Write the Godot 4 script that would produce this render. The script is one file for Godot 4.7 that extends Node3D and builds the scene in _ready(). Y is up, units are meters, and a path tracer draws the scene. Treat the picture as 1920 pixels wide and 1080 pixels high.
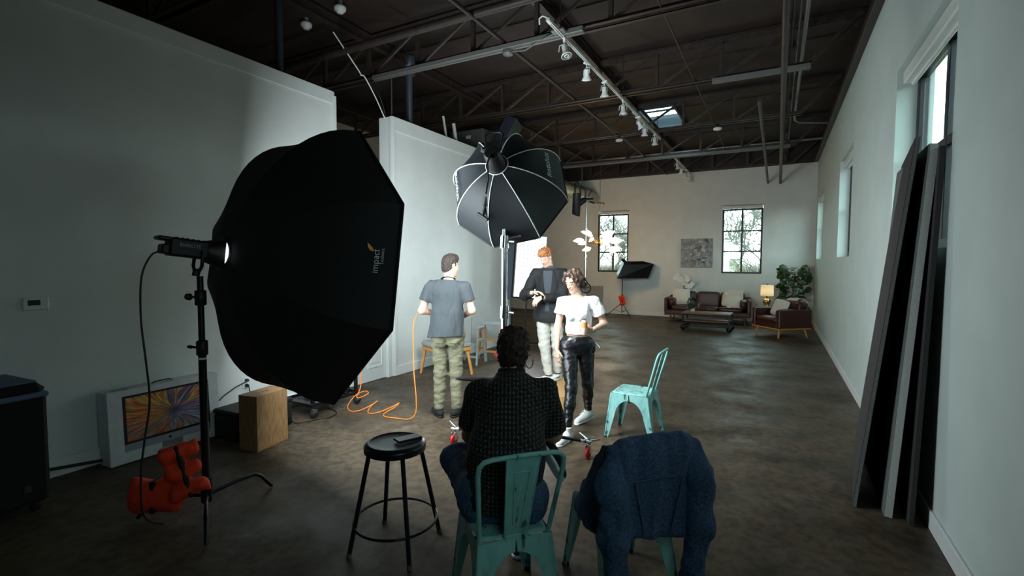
extends Node3D
# A photo studio in a former warehouse: softboxes, crew, painted steel roof, daylight windows.

const XR := 0.925      # face of the right wall
const XL := -4.95      # face of the left partition
const ZB := -15.8      # face of the back wall
const YC := 5.02       # underside of the roof deck
const YAW := 28.4      # heading of the camera in degrees

var M := {}
var used := {}
var rng := RandomNumberGenerator.new()

# ---------------------------------------------------------------- mesh builder
class MB:
	var st := SurfaceTool.new()
	func _init():
		st.begin(Mesh.PRIMITIVE_TRIANGLES)
		st.set_smooth_group(-1)
	func flat():
		st.set_smooth_group(-1)
		return self
	func smooth():
		st.set_smooth_group(0)
		return self
	func tri(a: Vector3, b: Vector3, c: Vector3, hint: Vector3):
		if (a - c).cross(a - b).dot(hint) < 0.0:
			st.add_vertex(a); st.add_vertex(c); st.add_vertex(b)
		else:
			st.add_vertex(a); st.add_vertex(b); st.add_vertex(c)
	func quad(a: Vector3, b: Vector3, c: Vector3, d: Vector3, hint: Vector3):
		tri(a, b, c, hint); tri(a, c, d, hint)
	func box(c: Vector3, s: Vector3, bev := 0.0, bs := Basis()):
		var h := s * 0.5
		var b: float = minf(bev, minf(h.x, minf(h.y, h.z)) * 0.9)
		if b <= 0.0:
			for ax in 3:
				for sg in [-1.0, 1.0]:
					var n := Vector3(); n[ax] = sg
					var u := Vector3(); u[(ax + 1) % 3] = h[(ax + 1) % 3]
					var v := Vector3(); v[(ax + 2) % 3] = h[(ax + 2) % 3]
					var o := n * h[ax]
					quad(c + bs * (o - u - v), c + bs * (o + u - v), c + bs * (o + u + v), c + bs * (o - u + v), bs * n)
			return self
		for ax in 3:
			var i1 := (ax + 1) % 3
			var i2 := (ax + 2) % 3
			for sg in [-1.0, 1.0]:
				var n := Vector3(); n[ax] = sg
				var u := Vector3(); u[i1] = h[i1] - b
				var v := Vector3(); v[i2] = h[i2] - b
				var o := n * h[ax]
				quad(c + bs * (o - u - v), c + bs * (o + u - v), c + bs * (o + u + v), c + bs * (o - u + v), bs * n)
			for s1 in [-1.0, 1.0]:
				for s2 in [-1.0, 1.0]:
					var e := Vector3(); e[ax] = h[ax] - b
					var p := Vector3(); p[i1] = s1 * h[i1]; p[i2] = s2 * (h[i2] - b)
					var q := Vector3(); q[i1] = s1 * (h[i1] - b); q[i2] = s2 * h[i2]
					quad(c + bs * (p - e), c + bs * (p + e), c + bs * (q + e), c + bs * (q - e), bs * (p + q))
		for sx in [-1.0, 1.0]:
			for sy in [-1.0, 1.0]:
				for sz in [-1.0, 1.0]:
					var k := Vector3(sx, sy, sz)
					tri(c + bs * (k * Vector3(h.x, h.y - b, h.z - b)), c + bs * (k * Vector3(h.x - b, h.y, h.z - b)), c + bs * (k * Vector3(h.x - b, h.y - b, h.z)), bs * k)
		return self
	# swept tube; r is a number or one radius per point
	func tube(pts: Array, r, segs := 8, caps := true, squash := 1.0):
		smooth()
		var n := pts.size()
		var rings := []
		var prev := Vector3.ZERO
		var u := Vector3.ZERO
		for i in n:
			var p: Vector3 = pts[i]
			var d: Vector3
			if i == 0: d = pts[1] - p
			elif i == n - 1: d = p - pts[i - 1]
			else: d = (pts[i + 1] - p).normalized() + (p - pts[i - 1]).normalized()
			d = d.normalized()
			if d == Vector3.ZERO: d = prev
			if i == 0:
				u = d.cross(Vector3.UP)
				if u.length() < 0.1: u = d.cross(Vector3.RIGHT)
				u = u.normalized()
			else:
				u = (u - d * u.dot(d)).normalized()
			prev = d
			var v := d.cross(u)
			var rr: float = r[i] if r is Array else r
			var ring := []
			for k in segs:
				var a := TAU * k / segs
				ring.append(p + (u * cos(a) + v * sin(a) * squash) * rr)
			rings.append(ring)
		for i in n - 1:
			for k in segs:
				var k2 := (k + 1) % segs
				var mid: Vector3 = (rings[i][k] + rings[i][k2] + rings[i + 1][k]) / 3.0 - (pts[i] + pts[i + 1]) * 0.5
				var ax: Vector3 = (pts[i + 1] - pts[i]).normalized()
				mid -= ax * mid.dot(ax)
				quad(rings[i][k], rings[i][k2], rings[i + 1][k2], rings[i + 1][k], mid)
		if caps:
			flat()
			for k in segs:
				tri(pts[0], rings[0][k], rings[0][(k + 1) % segs], pts[0] - pts[1])
				tri(pts[n - 1], rings[n - 1][k], rings[n - 1][(k + 1) % segs], pts[n - 1] - pts[n - 2])
		return self
	func bar(a: Vector3, b: Vector3, w: float, h: float, bev := 0.0):
		var d := (b - a)
		var z := d.normalized()
		var x := Vector3.UP.cross(z)
		if x.length() < 0.01: x = Vector3.RIGHT
		x = x.normalized()
		box((a + b) * 0.5, Vector3(w, h, d.length()), bev, Basis(x, z.cross(x), z))
		return self
	# profile of (radius, height) turned about the y axis of xf
	func lathe(prof: Array, segs := 16, xf := Transform3D()):
		smooth()
		var n := prof.size()
		for i in n - 1:
			var p: Vector2 = prof[i]
			var q: Vector2 = prof[i + 1]
			var dn := Vector2(q.y - p.y, p.x - q.x)
			for k in segs:
				var a := TAU * k / segs
				var b := TAU * (k + 1) / segs
				var m := (a + b) * 0.5
				var hint := Vector3(cos(m) * dn.x, dn.y, sin(m) * dn.x)
				var A := xf * Vector3(cos(a) * p.x, p.y, sin(a) * p.x)
				var B := xf * Vector3(cos(b) * p.x, p.y, sin(b) * p.x)
				var C := xf * Vector3(cos(b) * q.x, q.y, sin(b) * q.x)
				var D := xf * Vector3(cos(a) * q.x, q.y, sin(a) * q.x)
				hint = xf.basis * hint
				if p.x > 1e-5: tri(A, B, C, hint)
				if q.x > 1e-5: tri(A, C, D, hint)
		return self
	# polygon in the xy plane of xf, thickened along z by +-depth/2
	func prism(poly: PackedVector2Array, depth: float, xf := Transform3D()):
		flat()
		var idx := Geometry2D.triangulate_polygon(poly)
		var hz := depth * 0.5
		for i in range(0, idx.size(), 3):
			for s in [-1.0, 1.0]:
				var t := []
				for k in 3: t.append(xf * Vector3(poly[idx[i + k]].x, poly[idx[i + k]].y, s * hz))
				tri(t[0], t[1], t[2], xf.basis * Vector3(0, 0, s))
		var area := 0.0
		for i in poly.size():
			area += poly[i].cross(poly[(i + 1) % poly.size()])
		for i in poly.size():
			var p := poly[i]
			var q := poly[(i + 1) % poly.size()]
			var o := Vector2(q.y - p.y, p.x - q.x) * signf(area)
			quad(xf * Vector3(p.x, p.y, -hz), xf * Vector3(q.x, q.y, -hz), xf * Vector3(q.x, q.y, hz), xf * Vector3(p.x, p.y, hz), xf.basis * Vector3(o.x, o.y, 0))
		return self
	# closed soft form: superellipsoid, e = 1 round, e small = boxy
	func puff(c: Vector3, s: Vector3, e := 0.45, bs := Basis(), nu := 20, nv := 12, pinch := 0.0):
		smooth()
		var f := func(u: float, v: float) -> Vector3:
			var cu := cos(u); var su := sin(u); var cv := cos(v); var sv := sin(v)
			var p := Vector3(signf(cv) * pow(absf(cv), e) * signf(cu) * pow(absf(cu), e), signf(sv) * pow(absf(sv), e), signf(cv) * pow(absf(cv), e) * signf(su) * pow(absf(su), e))
			if pinch > 0.0:
				var edge := maxf(absf(p.x), absf(p.y))
				p.z *= 1.0 - pinch * pow(edge, 3.0)
				p.x *= 1.0 - 0.10 * (1.0 - p.y * p.y) * pinch
				p.y *= 1.0 - 0.10 * (1.0 - p.x * p.x) * pinch
			return c + bs * (p * s * 0.5)
		for i in nu:
			for j in nv:
				var u0 := -PI + TAU * i / nu
				var u1 := -PI + TAU * (i + 1) / nu
				var v0 := -PI / 2 + PI * j / nv
				var v1 := -PI / 2 + PI * (j + 1) / nv
				var A: Vector3 = f.call(u0, v0)
				var B: Vector3 = f.call(u1, v0)
				var C: Vector3 = f.call(u1, v1)
				var D: Vector3 = f.call(u0, v1)
				var h: Vector3 = (A + B + C + D) * 0.25 - c
				if j > 0: tri(A, B, C, h)
				if j < nv - 1: tri(A, C, D, h)
		return self
	# open sheet from a function of (u, v) in 0..1
	func sheet(f: Callable, nu: int, nv: int, hint := Vector3.UP):
		smooth()
		var g := []
		for i in nu + 1:
			var row := []
			for j in nv + 1: row.append(f.call(float(i) / nu, float(j) / nv))
			g.append(row)
		var s := 0.0
		for i in nu:
			for j in nv:
				var a: Vector3 = g[i][j]
				s += (a - g[i + 1][j + 1]).cross(a - g[i + 1][j]).dot(hint)
		for i in nu:
			for j in nv:
				var a: Vector3 = g[i][j]; var b: Vector3 = g[i + 1][j]; var c: Vector3 = g[i + 1][j + 1]; var d: Vector3 = g[i][j + 1]
				if s > 0:
					st.add_vertex(a); st.add_vertex(b); st.add_vertex(c)
					st.add_vertex(a); st.add_vertex(c); st.add_vertex(d)
				else:
					st.add_vertex(a); st.add_vertex(c); st.add_vertex(b)
					st.add_vertex(a); st.add_vertex(d); st.add_vertex(c)
		return self
	func mesh() -> ArrayMesh:
		st.index()
		st.generate_normals()
		return st.commit()

# ---------------------------------------------------------------- naming
func numbered(called: String) -> String:
	if not used.has(called):
		used[called] = 0
		return called
	used[called] += 1
	return "%s_%03d" % [called, used[called]]

func tag(o: Node, label: String, category: String, group := ""):
	o.set_meta("label", label)
	o.set_meta("category", category)
	if group != "": o.set_meta("group", group)
	return o

func thing(called: String, label: String, category: String, at := Vector3.ZERO, turn := 0.0, group := "") -> Node3D:
	var o := Node3D.new()
	o.name = numbered(called)
	add_child(o)
	o.position = at
	o.rotation_degrees.y = turn
	tag(o, label, category, group)
	return o

func put(called: String, me: Mesh, mat: Material, parent: Node = null) -> MeshInstance3D:
	var o := MeshInstance3D.new()
	o.mesh = me
	o.material_override = mat
	o.cast_shadow = GeometryInstance3D.SHADOW_CASTING_SETTING_ON
	if parent == null:
		o.name = numbered(called)
		add_child(o)
	else:
		o.name = called
		parent.add_child(o, true)
	return o

func obj(called: String, b: MB, mat: Material, parent: Node = null) -> MeshInstance3D:
	return put(called, b.mesh(), mat, parent)

func struct(called: String, b: MB, mat: Material) -> MeshInstance3D:
	var o := obj(called, b, mat)
	o.set_meta("kind", "structure")
	return o

func dup(root: Node3D, at: Vector3, turn: float, label := "") -> Node3D:
	var base := String(root.name)
	var r: Node3D = root.duplicate()
	r.name = numbered(base)
	add_child(r)
	r.position = at
	r.rotation_degrees.y = turn
	if label != "": r.set_meta("label", label)
	return r

# ---------------------------------------------------------------- materials
func mt(r: float, g: float, b: float, rough := 0.6, metal := 0.0) -> StandardMaterial3D:
	var m := StandardMaterial3D.new()
	m.albedo_color = Color(r / 255.0, g / 255.0, b / 255.0)
	m.roughness = rough
	m.metallic = metal
	return m

func noise_tex(freq: float, seed_: int, stops: Array, size := 512, oct := 4, kind := FastNoiseLite.TYPE_SIMPLEX_SMOOTH, bump := 0.0) -> NoiseTexture2D:
	var n := FastNoiseLite.new()
	n.noise_type = kind
	n.frequency = freq
	n.seed = seed_
	n.fractal_octaves = oct
	var t := NoiseTexture2D.new()
	t.width = size
	t.height = size
	t.seamless = true
	t.noise = n
	if bump > 0.0:
		t.as_normal_map = true
		t.bump_strength = bump
	elif stops.size() > 0:
		var g := Gradient.new()
		var off := PackedFloat32Array()
		var col := PackedColorArray()
		for s in stops:
			off.append(s[0])
			col.append(Color(s[1] / 255.0, s[2] / 255.0, s[3] / 255.0))
		g.offsets = off
		g.colors = col
		t.color_ramp = g
	return t

func triplanar(m: StandardMaterial3D, scale: float, world := false):
	m.uv1_triplanar = true
	m.uv1_world_triplanar = world
	m.uv1_scale = Vector3.ONE * scale
	return m

func noisy(freq: float, seed_: int, stops: Array, scale: float, rough := 0.6, metal := 0.0, world := false, oct := 4, bump := 0.0) -> StandardMaterial3D:
	var m := StandardMaterial3D.new()
	m.albedo_texture = noise_tex(freq, seed_, stops, 512, oct)
	m.roughness = rough
	m.metallic = metal
	if bump > 0.0:
		m.normal_enabled = true
		m.normal_texture = noise_tex(freq * 2.0, seed_ + 7, [], 512, oct, FastNoiseLite.TYPE_SIMPLEX_SMOOTH, 4.0)
		m.normal_scale = bump
	triplanar(m, scale, world)
	return m

func glow(r: float, g: float, b: float, energy: float) -> StandardMaterial3D:
	var m := mt(r, g, b, 0.5)
	m.emission_enabled = true
	m.emission = Color(r / 255.0, g / 255.0, b / 255.0)
	m.emission_energy_multiplier = energy
	return m

func make_materials():
	M.wall = noisy(0.01, 3, [[0.0, 212, 217, 214], [1.0, 222, 227, 224]], 0.35, 0.62, 0.0, true, 5, 0.04)
	M.wall_right = noisy(0.01, 4, [[0.0, 198, 212, 207], [1.0, 208, 221, 216]], 0.35, 0.62, 0.0, true, 5, 0.04)
	M.trim = mt(226, 230, 228, 0.45)
	M.deck = noisy(0.008, 8, [[0.0, 44, 35, 31], [0.6, 52, 41, 36], [1.0, 60, 48, 42]], 0.3, 0.7, 0.0, true, 5)
	M.steel_brown = noisy(0.02, 12, [[0.0, 42, 34, 31], [1.0, 64, 53, 48]], 0.8, 0.5, 0.0, true)
	M.steel_grey = mt(112, 112, 108, 0.45, 0.3)
	M.conduit = mt(128, 130, 130, 0.35, 0.7)
	M.white_metal = mt(222, 226, 222, 0.4)
	M.white_plastic = mt(228, 230, 226, 0.4)
	# polished, stained concrete
	var fm := StandardMaterial3D.new()
	fm.albedo_texture = noise_tex(0.006, 21, [[0.0, 58, 49, 39], [0.35, 83, 71, 57], [0.55, 96, 83, 67], [0.75, 82, 70, 58], [1.0, 114, 100, 82]], 1024, 6)
	triplanar(fm, 0.21, true)
	fm.detail_enabled = true
	fm.detail_blend_mode = BaseMaterial3D.BLEND_MODE_MUL
	fm.detail_albedo = noise_tex(0.05, 22, [[0.0, 176, 172, 166], [0.45, 232, 230, 226], [0.7, 255, 255, 252], [1.0, 214, 210, 204]], 1024, 5)
	fm.roughness_texture = noise_tex(0.012, 23, [[0.0, 92, 92, 92], [0.5, 128, 128, 128], [1.0, 176, 176, 176]], 512, 5)
	fm.roughness = 1.0
	fm.metallic_specular = 0.38
	fm.normal_enabled = true
	fm.normal_texture = noise_tex(0.06, 24, [], 512, 4, FastNoiseLite.TYPE_SIMPLEX_SMOOTH, 3.0)
	fm.normal_scale = 0.06
	M.floor = fm
	M.black_frame = mt(24, 26, 30, 0.4, 0.2)
	var gl := mt(225, 236, 240, 0.02)
	gl.transparency = BaseMaterial3D.TRANSPARENCY_ALPHA
	gl.albedo_color.a = 0.06
	M.pane = gl
	M.black = mt(14, 14, 15, 0.55)
	M.black_gloss = mt(12, 12, 14, 0.25)
	M.black_cloth = noisy(0.2, 31, [[0.0, 10, 10, 12], [1.0, 17, 17, 19]], 3.0, 0.85)
	M.black_metal = mt(20, 20, 22, 0.38, 0.4)
	M.chrome = mt(205, 212, 214, 0.16, 1.0)
	M.rubber = mt(18, 18, 18, 0.75)
	M.cable_black = mt(12, 12, 13, 0.5)
	M.cable_orange = mt(236, 128, 32, 0.45)
	M.sand_orange = noisy(0.04, 41, [[0.0, 214, 46, 14], [1.0, 238, 66, 24]], 3.0, 0.75, 0.0, false, 4, 0.5)
	M.red_wheel = mt(176, 26, 22, 0.4)
	M.wood = wood_mat(51, [[0.0, 150, 112, 66], [0.5, 178, 138, 86], [1.0, 198, 160, 108]], 0.5)
	M.wood_orange = wood_mat(52, [[0.0, 178, 116, 52], [0.5, 206, 142, 70], [1.0, 220, 162, 90]], 0.45)
	M.wood_dark = wood_mat(53, [[0.0, 84, 58, 40], [0.5, 112, 82, 58], [1.0, 134, 102, 74]], 0.45)
	M.apple = wood_mat(54, [[0.0, 124, 92, 58], [0.5, 152, 116, 76], [1.0, 172, 138, 94]], 0.6)
	M.grey_fabric = noisy(0.25, 61, [[0.0, 132, 136, 134], [1.0, 166, 170, 166]], 4.0, 0.9)
	M.grey_paint = mt(152, 164, 166, 0.5)
	M.leather = noisy(0.06, 63, [[0.0, 52, 24, 20], [0.6, 66, 31, 25], [1.0, 82, 40, 32]], 2.5, 0.38, 0.0, false, 4, 0.15)
	M.cream = noisy(0.15, 65, [[0.0, 214, 210, 196], [1.0, 236, 233, 220]], 4.0, 0.9, 0.0, false, 4, 0.3)
	M.leaf = noisy(0.03, 67, [[0.0, 28, 44, 20], [0.6, 46, 66, 30], [1.0, 84, 104, 46]], 3.0, 0.35)
	M.bark = noisy(0.05, 69, [[0.0, 70, 56, 44], [1.0, 112, 94, 76]], 4.0, 0.9)
	M.gold = mt(214, 184, 110, 0.2, 1.0)
	M.brass = mt(150, 118, 66, 0.3, 1.0)
	M.white_ceramic = mt(232, 232, 228, 0.2)
	M.duct = noisy(0.03, 71, [[0.0, 150, 152, 150], [1.0, 186, 188, 184]], 2.0, 0.35, 0.75)
	M.hvac = mt(110, 112, 106, 0.5, 0.2)
	M.hvac_dark = mt(70, 80, 90, 0.45, 0.4)
	M.teal = teal_mat()
	M.denim = noisy(0.05, 81, [[0.0, 40, 58, 86], [0.5, 60, 86, 120], [1.0, 100, 126, 156]], 2.2, 0.85, 0.0, false, 6, 0.5)
	M.denim_seam = mt(72, 92, 120, 0.85)
	M.stool = mt(26, 30, 40, 0.3, 0.3)
	M.board_dark = noisy(0.03, 85, [[0.0, 44, 43, 44], [1.0, 56, 54, 55]], 2.0, 0.8)
	M.board_light = noisy(0.03, 86, [[0.0, 92, 96, 94], [1.0, 112, 116, 114]], 2.0, 0.8)
	M.board_white = noisy(0.05, 87, [[0.0, 176, 180, 176], [1.0, 206, 210, 206]], 3.0, 0.85)

func wood_mat(seed_: int, stops: Array, rough: float) -> StandardMaterial3D:
	var m := StandardMaterial3D.new()
	m.albedo_texture = noise_tex(0.012, seed_, stops, 512, 5)
	m.roughness = rough
	triplanar(m, 1.0)
	m.uv1_scale = Vector3(6.0, 1.1, 6.0)
	return m

# turquoise enamel with the dark primer showing through chips
func teal_mat() -> StandardMaterial3D:
	var m := StandardMaterial3D.new()
	m.albedo_texture = noise_tex(0.010, 77, [[0.0, 30, 46, 52], [0.20, 44, 66, 70], [0.26, 126, 184, 179], [0.5, 140, 198, 192], [1.0, 154, 210, 204]], 512, 6)
	m.roughness = 0.42
	m.metallic = 0.05
	triplanar(m, 1.0)
	m.uv1_scale = Vector3(2.4, 0.9, 2.4)
	return m

# ================================================================ the scene
func _ready():
	# ---- camera
	var cam := Camera3D.new()
	cam.name = "view_camera"
	add_child(cam)
	cam.position = Vector3(0, 1.70, 0)
	cam.rotation_degrees = Vector3(-3.05, YAW, 0.2)
	cam.fov = 61.06
	cam.near = 0.05
	cam.current = true
	# ---- overcast sky, exposure
	var env := Environment.new()
	env.background_mode = Environment.BG_SKY
	var sm := ProceduralSkyMaterial.new()
	sm.sky_top_color = Color(0.72, 0.87, 0.87)
	sm.sky_horizon_color = Color(0.86, 0.95, 0.94)
	sm.ground_horizon_color = Color(0.42, 0.42, 0.38)
	sm.ground_bottom_color = Color(0.30, 0.29, 0.26)
	sm.sky_energy_multiplier = 2.4
	sm.ground_energy_multiplier = 1.0
	var sky := Sky.new()
	sky.sky_material = sm
	env.sky = sky
	env.ambient_light_source = Environment.AMBIENT_SOURCE_SKY
	env.tonemap_mode = Environment.TONE_MAPPER_LINEAR
	env.tonemap_exposure = 1.0
	env.sdfgi_enabled = true
	env.ssao_enabled = true
	env.ssil_enabled = true
	var we := WorldEnvironment.new()
	we.name = "environment"
	we.environment = env
	add_child(we)
	# ---- the big area lights (their fittings are built further down)
	area_light("softbox_light", Vector3(-3.135, 1.655, -2.70), Vector3(0.183, -0.122, -0.976), Vector2(1.75, 1.75), Color(0.93, 0.985, 1.0), 11.0)
	area_light("overhead_softbox_light", Vector3(-2.035, 2.245, -3.76), Vector3(-0.231, -0.368, -0.901), Vector2(0.68, 0.68), Color(0.95, 0.985, 1.0), 9.5)
	area_light("grid_panel_light", Vector3(-4.23, 1.62, -8.40), Vector3(0.72, -0.02, 0.69), Vector2(0.45, 1.1), Color(0.93, 0.98, 1.0), 3.0)
	make_materials()
	build_shell()
	build_roof()
	build_outside()
	build_back_room()
	build_left_side()
	build_lights()
	build_seats()
	build_right_side()
	build_people()

func area_light(called: String, at: Vector3, towards: Vector3, size: Vector2, col: Color, energy: float):
	var l := AreaLight3D.new()
	l.name = called
	l.area_size = size
	l.area_normalize_energy = true
	l.light_color = col
	l.light_energy = energy
	l.area_range = 25.0
	l.shadow_enabled = true
	add_child(l)
	l.look_at_from_position(at, at + towards, Vector3.UP)

# ---------------------------------------------------------------- shell
# a wall across the axis "ax" (0 = x, 2 = z) with rectangular openings [a0, a1, y0, y1]
func wall_boxes(b: MB, ax: int, face: float, thick: float, a0: float, a1: float, y0: float, y1: float, holes: Array):
	var cuts := [a0]
	for h in holes: cuts.append(h[0]); cuts.append(h[1])
	cuts.append(a1)
	cuts.sort()
	for i in cuts.size() - 1:
		var p: float = cuts[i]
		var q: float = cuts[i + 1]
		if q - p < 1e-4: continue
		var spans := [[y0, y1]]
		for h in holes:
			if p >= h[0] - 1e-4 and q <= h[1] + 1e-4: spans = [[y0, h[2]], [h[3], y1]]
		for s in spans:
			var c := Vector3(0, (s[0] + s[1]) * 0.5, 0)
			var e := Vector3(0, s[1] - s[0], 0)
			var o := 2 - ax
			c[ax] = face + thick * 0.5; e[ax] = absf(thick)
			c[o] = (p + q) * 0.5; e[o] = q - p
			b.box(c, e)

# a steel window standing in a plane across "ax"; a0..a1 along the wall
func make_window(called: String, ax: int, at: float, a0: float, a1: float, y0: float, y1: float, cols: int, rows: int, bar: float):
	var w := Node3D.new()
	w.name = called
	add_child(w)
	w.set_meta("kind", "structure")
	var o := 2 - ax
	var f := MB.new()
	var put_bar := func(b: MB, ca: float, cy: float, la: float, ly: float, dep: float):
		var c := Vector3(); c[ax] = at; c[o] = ca; c.y = cy
		var e := Vector3(); e[ax] = dep; e[o] = la; e.y = ly
		b.box(c, e, 0.004)
	put_bar.call(f, (a0 + a1) / 2, y0 + bar / 2, a1 - a0, bar, 0.07)
	put_bar.call(f, (a0 + a1) / 2, y1 - bar / 2, a1 - a0, bar, 0.07)
	put_bar.call(f, a0 + bar / 2, (y0 + y1) / 2, bar, y1 - y0 - 2 * bar, 0.07)
	put_bar.call(f, a1 - bar / 2, (y0 + y1) / 2, bar, y1 - y0 - 2 * bar, 0.07)
	obj("window_frame", f, M.black_frame, w)
	var iw := a1 - a0 - 2 * bar
	var ih := y1 - y0 - 2 * bar
	for i in cols - 1:
		var b := MB.new()
		put_bar.call(b, a0 + bar + iw * (i + 1) / cols, (y0 + y1) / 2, bar * 0.95, ih, 0.05)
		obj("muntin", b, M.black_frame, w)
	for j in rows - 1:
		var b := MB.new()
		put_bar.call(b, (a0 + a1) / 2, y0 + bar + ih * (j + 1) / rows, iw, bar * 0.85, 0.045)
		obj("muntin", b, M.black_frame, w)
	for i in cols:
		for j in rows:
			var b := MB.new()
			var c := Vector3(); c[ax] = at; c[o] = a0 + bar + iw * (i + 0.5) / cols; c.y = y0 + bar + ih * (j + 0.5) / rows
			var e := Vector3(); e[ax] = 0.006; e[o] = iw / cols - 0.012; e.y = ih / rows - 0.012
			b.box(c, e)
			obj("pane", b, M.pane, w)
	return w

func build_shell():
	# floor
	var b := MB.new()
	b.box(Vector3(-4.1, -0.1, -3.0), Vector3(10.9, 0.2, 26.4))
	struct("floor", b, M.floor)
	# right wall with three deep window recesses; an unseen fourth is added for daylight
	var rh := [[-5.69, -3.95, 1.80, 3.45], [-10.24, -8.60, 1.80, 3.45], [-15.33, -13.50, 1.80, 3.45], [-0.95, 0.70, 1.80, 3.45]]
	b = MB.new()
	wall_boxes(b, 0, XR, 0.27, ZB - 0.25, 10.0, 0.0, 4.56, rh)
	struct("wall_right", b, M.wall_right)
	b = MB.new()
	b.box(Vector3(XR + 0.16, 4.80, -3.0), Vector3(0.25, 0.48, 26.1))
	struct("trim_1", b, M.deck)
	b = MB.new()
	b.box(Vector3(XR - 0.05, 4.50, -2.95), Vector3(0.09, 0.11, 25.6), 0.01)
	struct("trim_2", b, M.steel_brown)
	b = MB.new()
	b.box(Vector3(XR - 0.009, 0.06, -2.95), Vector3(0.018, 0.12, 25.6), 0.004)
	struct("baseboard_right", b, M.trim)
	var n := 1
	for h in rh:
		make_window("window_%d" % (n if n < 4 else 7), 0, XR + 0.185, h[0], h[1], h[2], h[3] - 0.02, 2, 2, 0.085)  # the last one is added out of view to bring daylight onto the chairs
		n += 1
	n = 4
	# back wall with two windows
	var bh := [[-5.28, -4.25, 1.385, 3.37], [-1.45, -0.375, 1.385, 3.37]]
	b = MB.new()
	wall_boxes(b, 2, ZB, -0.25, -9.4, XR + 0.27, 0.0, 4.45, bh)
	struct("wall_back", b, M.wall)
	b = MB.new()
	b.box(Vector3(-4.1, 4.75, ZB - 0.125), Vector3(10.6, 0.60, 0.25))
	struct("trim_3", b, M.deck)
	b = MB.new()
	b.box(Vector3(-4.1, 0.06, ZB + 0.009), Vector3(10.1, 0.12, 0.018), 0.004)
	struct("baseboard_back", b, M.trim)
	for h in bh:
		make_window("window_%d" % n, 2, ZB - 0.06, h[0], h[1], h[2], h[3] - 0.09, 2, 3, 0.05)
		n += 1
	# roller blinds in the heads of the windows
	var where := ["of the recessed window behind the leaning boards", "of the second recessed window along the right wall", "of the recessed window by the fiddle-leaf plant"]
	for i in 3:
		var h = rh[i]
		var t := thing("roller_blind", "rolled-up white roller blind in the head " + where[i], "blind", Vector3(XR + 0.09, h[3] - 0.13, (h[0] + h[1]) / 2), 0, "roller blinds on the right wall")
		obj("cassette", MB.new().box(Vector3(0, 0.06, 0), Vector3(0.10, 0.115, h[1] - h[0] - 0.03), 0.012), M.white_metal, t)
		obj("hem_bar", MB.new().box(Vector3(0.02, -0.008, 0), Vector3(0.03, 0.025, h[1] - h[0] - 0.08), 0.006), M.trim, t)
	# blind added in the unseen extra window, drawn partway to limit its daylight
	var hb = rh[3]
	var rb := thing("roller_blind", "partly drawn white roller blind added to limit daylight in the added unseen window beside the chairs", "blind", Vector3(XR + 0.09, hb[3] - 0.13, (hb[0] + hb[1]) / 2), 0, "roller blinds on the right wall")
	obj("cassette", MB.new().box(Vector3(0, 0.06, 0), Vector3(0.10, 0.115, hb[1] - hb[0] - 0.03), 0.012), M.white_metal, rb)
	obj("added_blind_cloth", MB.new().box(Vector3(0.02, -0.22, 0), Vector3(0.004, 0.44, hb[1] - hb[0] - 0.04)), M.white_metal, rb)
	obj("hem_bar", MB.new().box(Vector3(0.02, -0.45, 0), Vector3(0.03, 0.025, hb[1] - hb[0] - 0.08), 0.006), M.trim, rb)
	for i in 2:
		var h = bh[i]
		var t := thing("roller_blind", ["rolled-up white blind above the window behind the leaf chandelier", "rolled-up white blind above the window right of the painting"][i], "blind", Vector3((h[0] + h[1]) / 2, h[3] - 0.085, ZB - 0.05), 0, "roller blinds on the back wall")
		obj("cassette", MB.new().box(Vector3(0, 0.042, 0), Vector3(h[1] - h[0] - 0.02, 0.08, 0.09), 0.01), M.white_metal, t)
		obj("head_rail", MB.new().box(Vector3(0, 0.095, 0.057), Vector3(h[1] - h[0] + 0.05, 0.016, 0.012)), M.steel_grey, t)
	# outer walls that close the building
	b = MB.new()
	b.box(Vector3(-9.4, 2.5, -3.0), Vector3(0.25, 5.0, 26.4))
	struct("wall_far_left", b, M.wall)
	b = MB.new()
	b.box(Vector3(-4.1, 2.5, 10.0), Vector3(10.8, 5.0, 0.25))
	struct("wall_front", b, M.wall)
	# left partitions
	b = MB.new()
	b.box(Vector3(XL - 0.10, 1.91, 2.71), Vector3(0.20, 3.82, 14.30))
	struct("wall_left", b, M.wall)
	b = MB.new()
	b.box(Vector3(XL + 0.009, 3.745, 2.72), Vector3(0.018, 0.15, 14.26), 0.003)
	struct("trim_4", b, M.wall)
	b = MB.new()
	b.box(Vector3(XL + 0.012, 1.90, -4.425), Vector3(0.024, 3.74, 0.05), 0.003)
	struct("trim_5", b, M.wall)
	b = MB.new()
	b.box(Vector3(XL + 0.009, 0.07, 2.72), Vector3(0.018, 0.14, 14.24), 0.005)
	struct("baseboard_left", b, M.trim)
	# low wall with the door between the two partitions
	b = MB.new()
	wall_boxes(b, 0, XL - 0.03, -0.14, -5.487, -4.44, 0.0, 2.83, [[-5.37, -4.56, 0.0, 2.04]])
	struct("wall_left_002", b, M.wall)
	var d := Node3D.new()
	d.name = "door_1"
	add_child(d)
	d.set_meta("kind", "structure")
	obj("door_leaf", MB.new().box(Vector3(XL - 0.075, 1.02, -4.965), Vector3(0.04, 2.03, 0.795), 0.003), M.trim, d)
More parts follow.
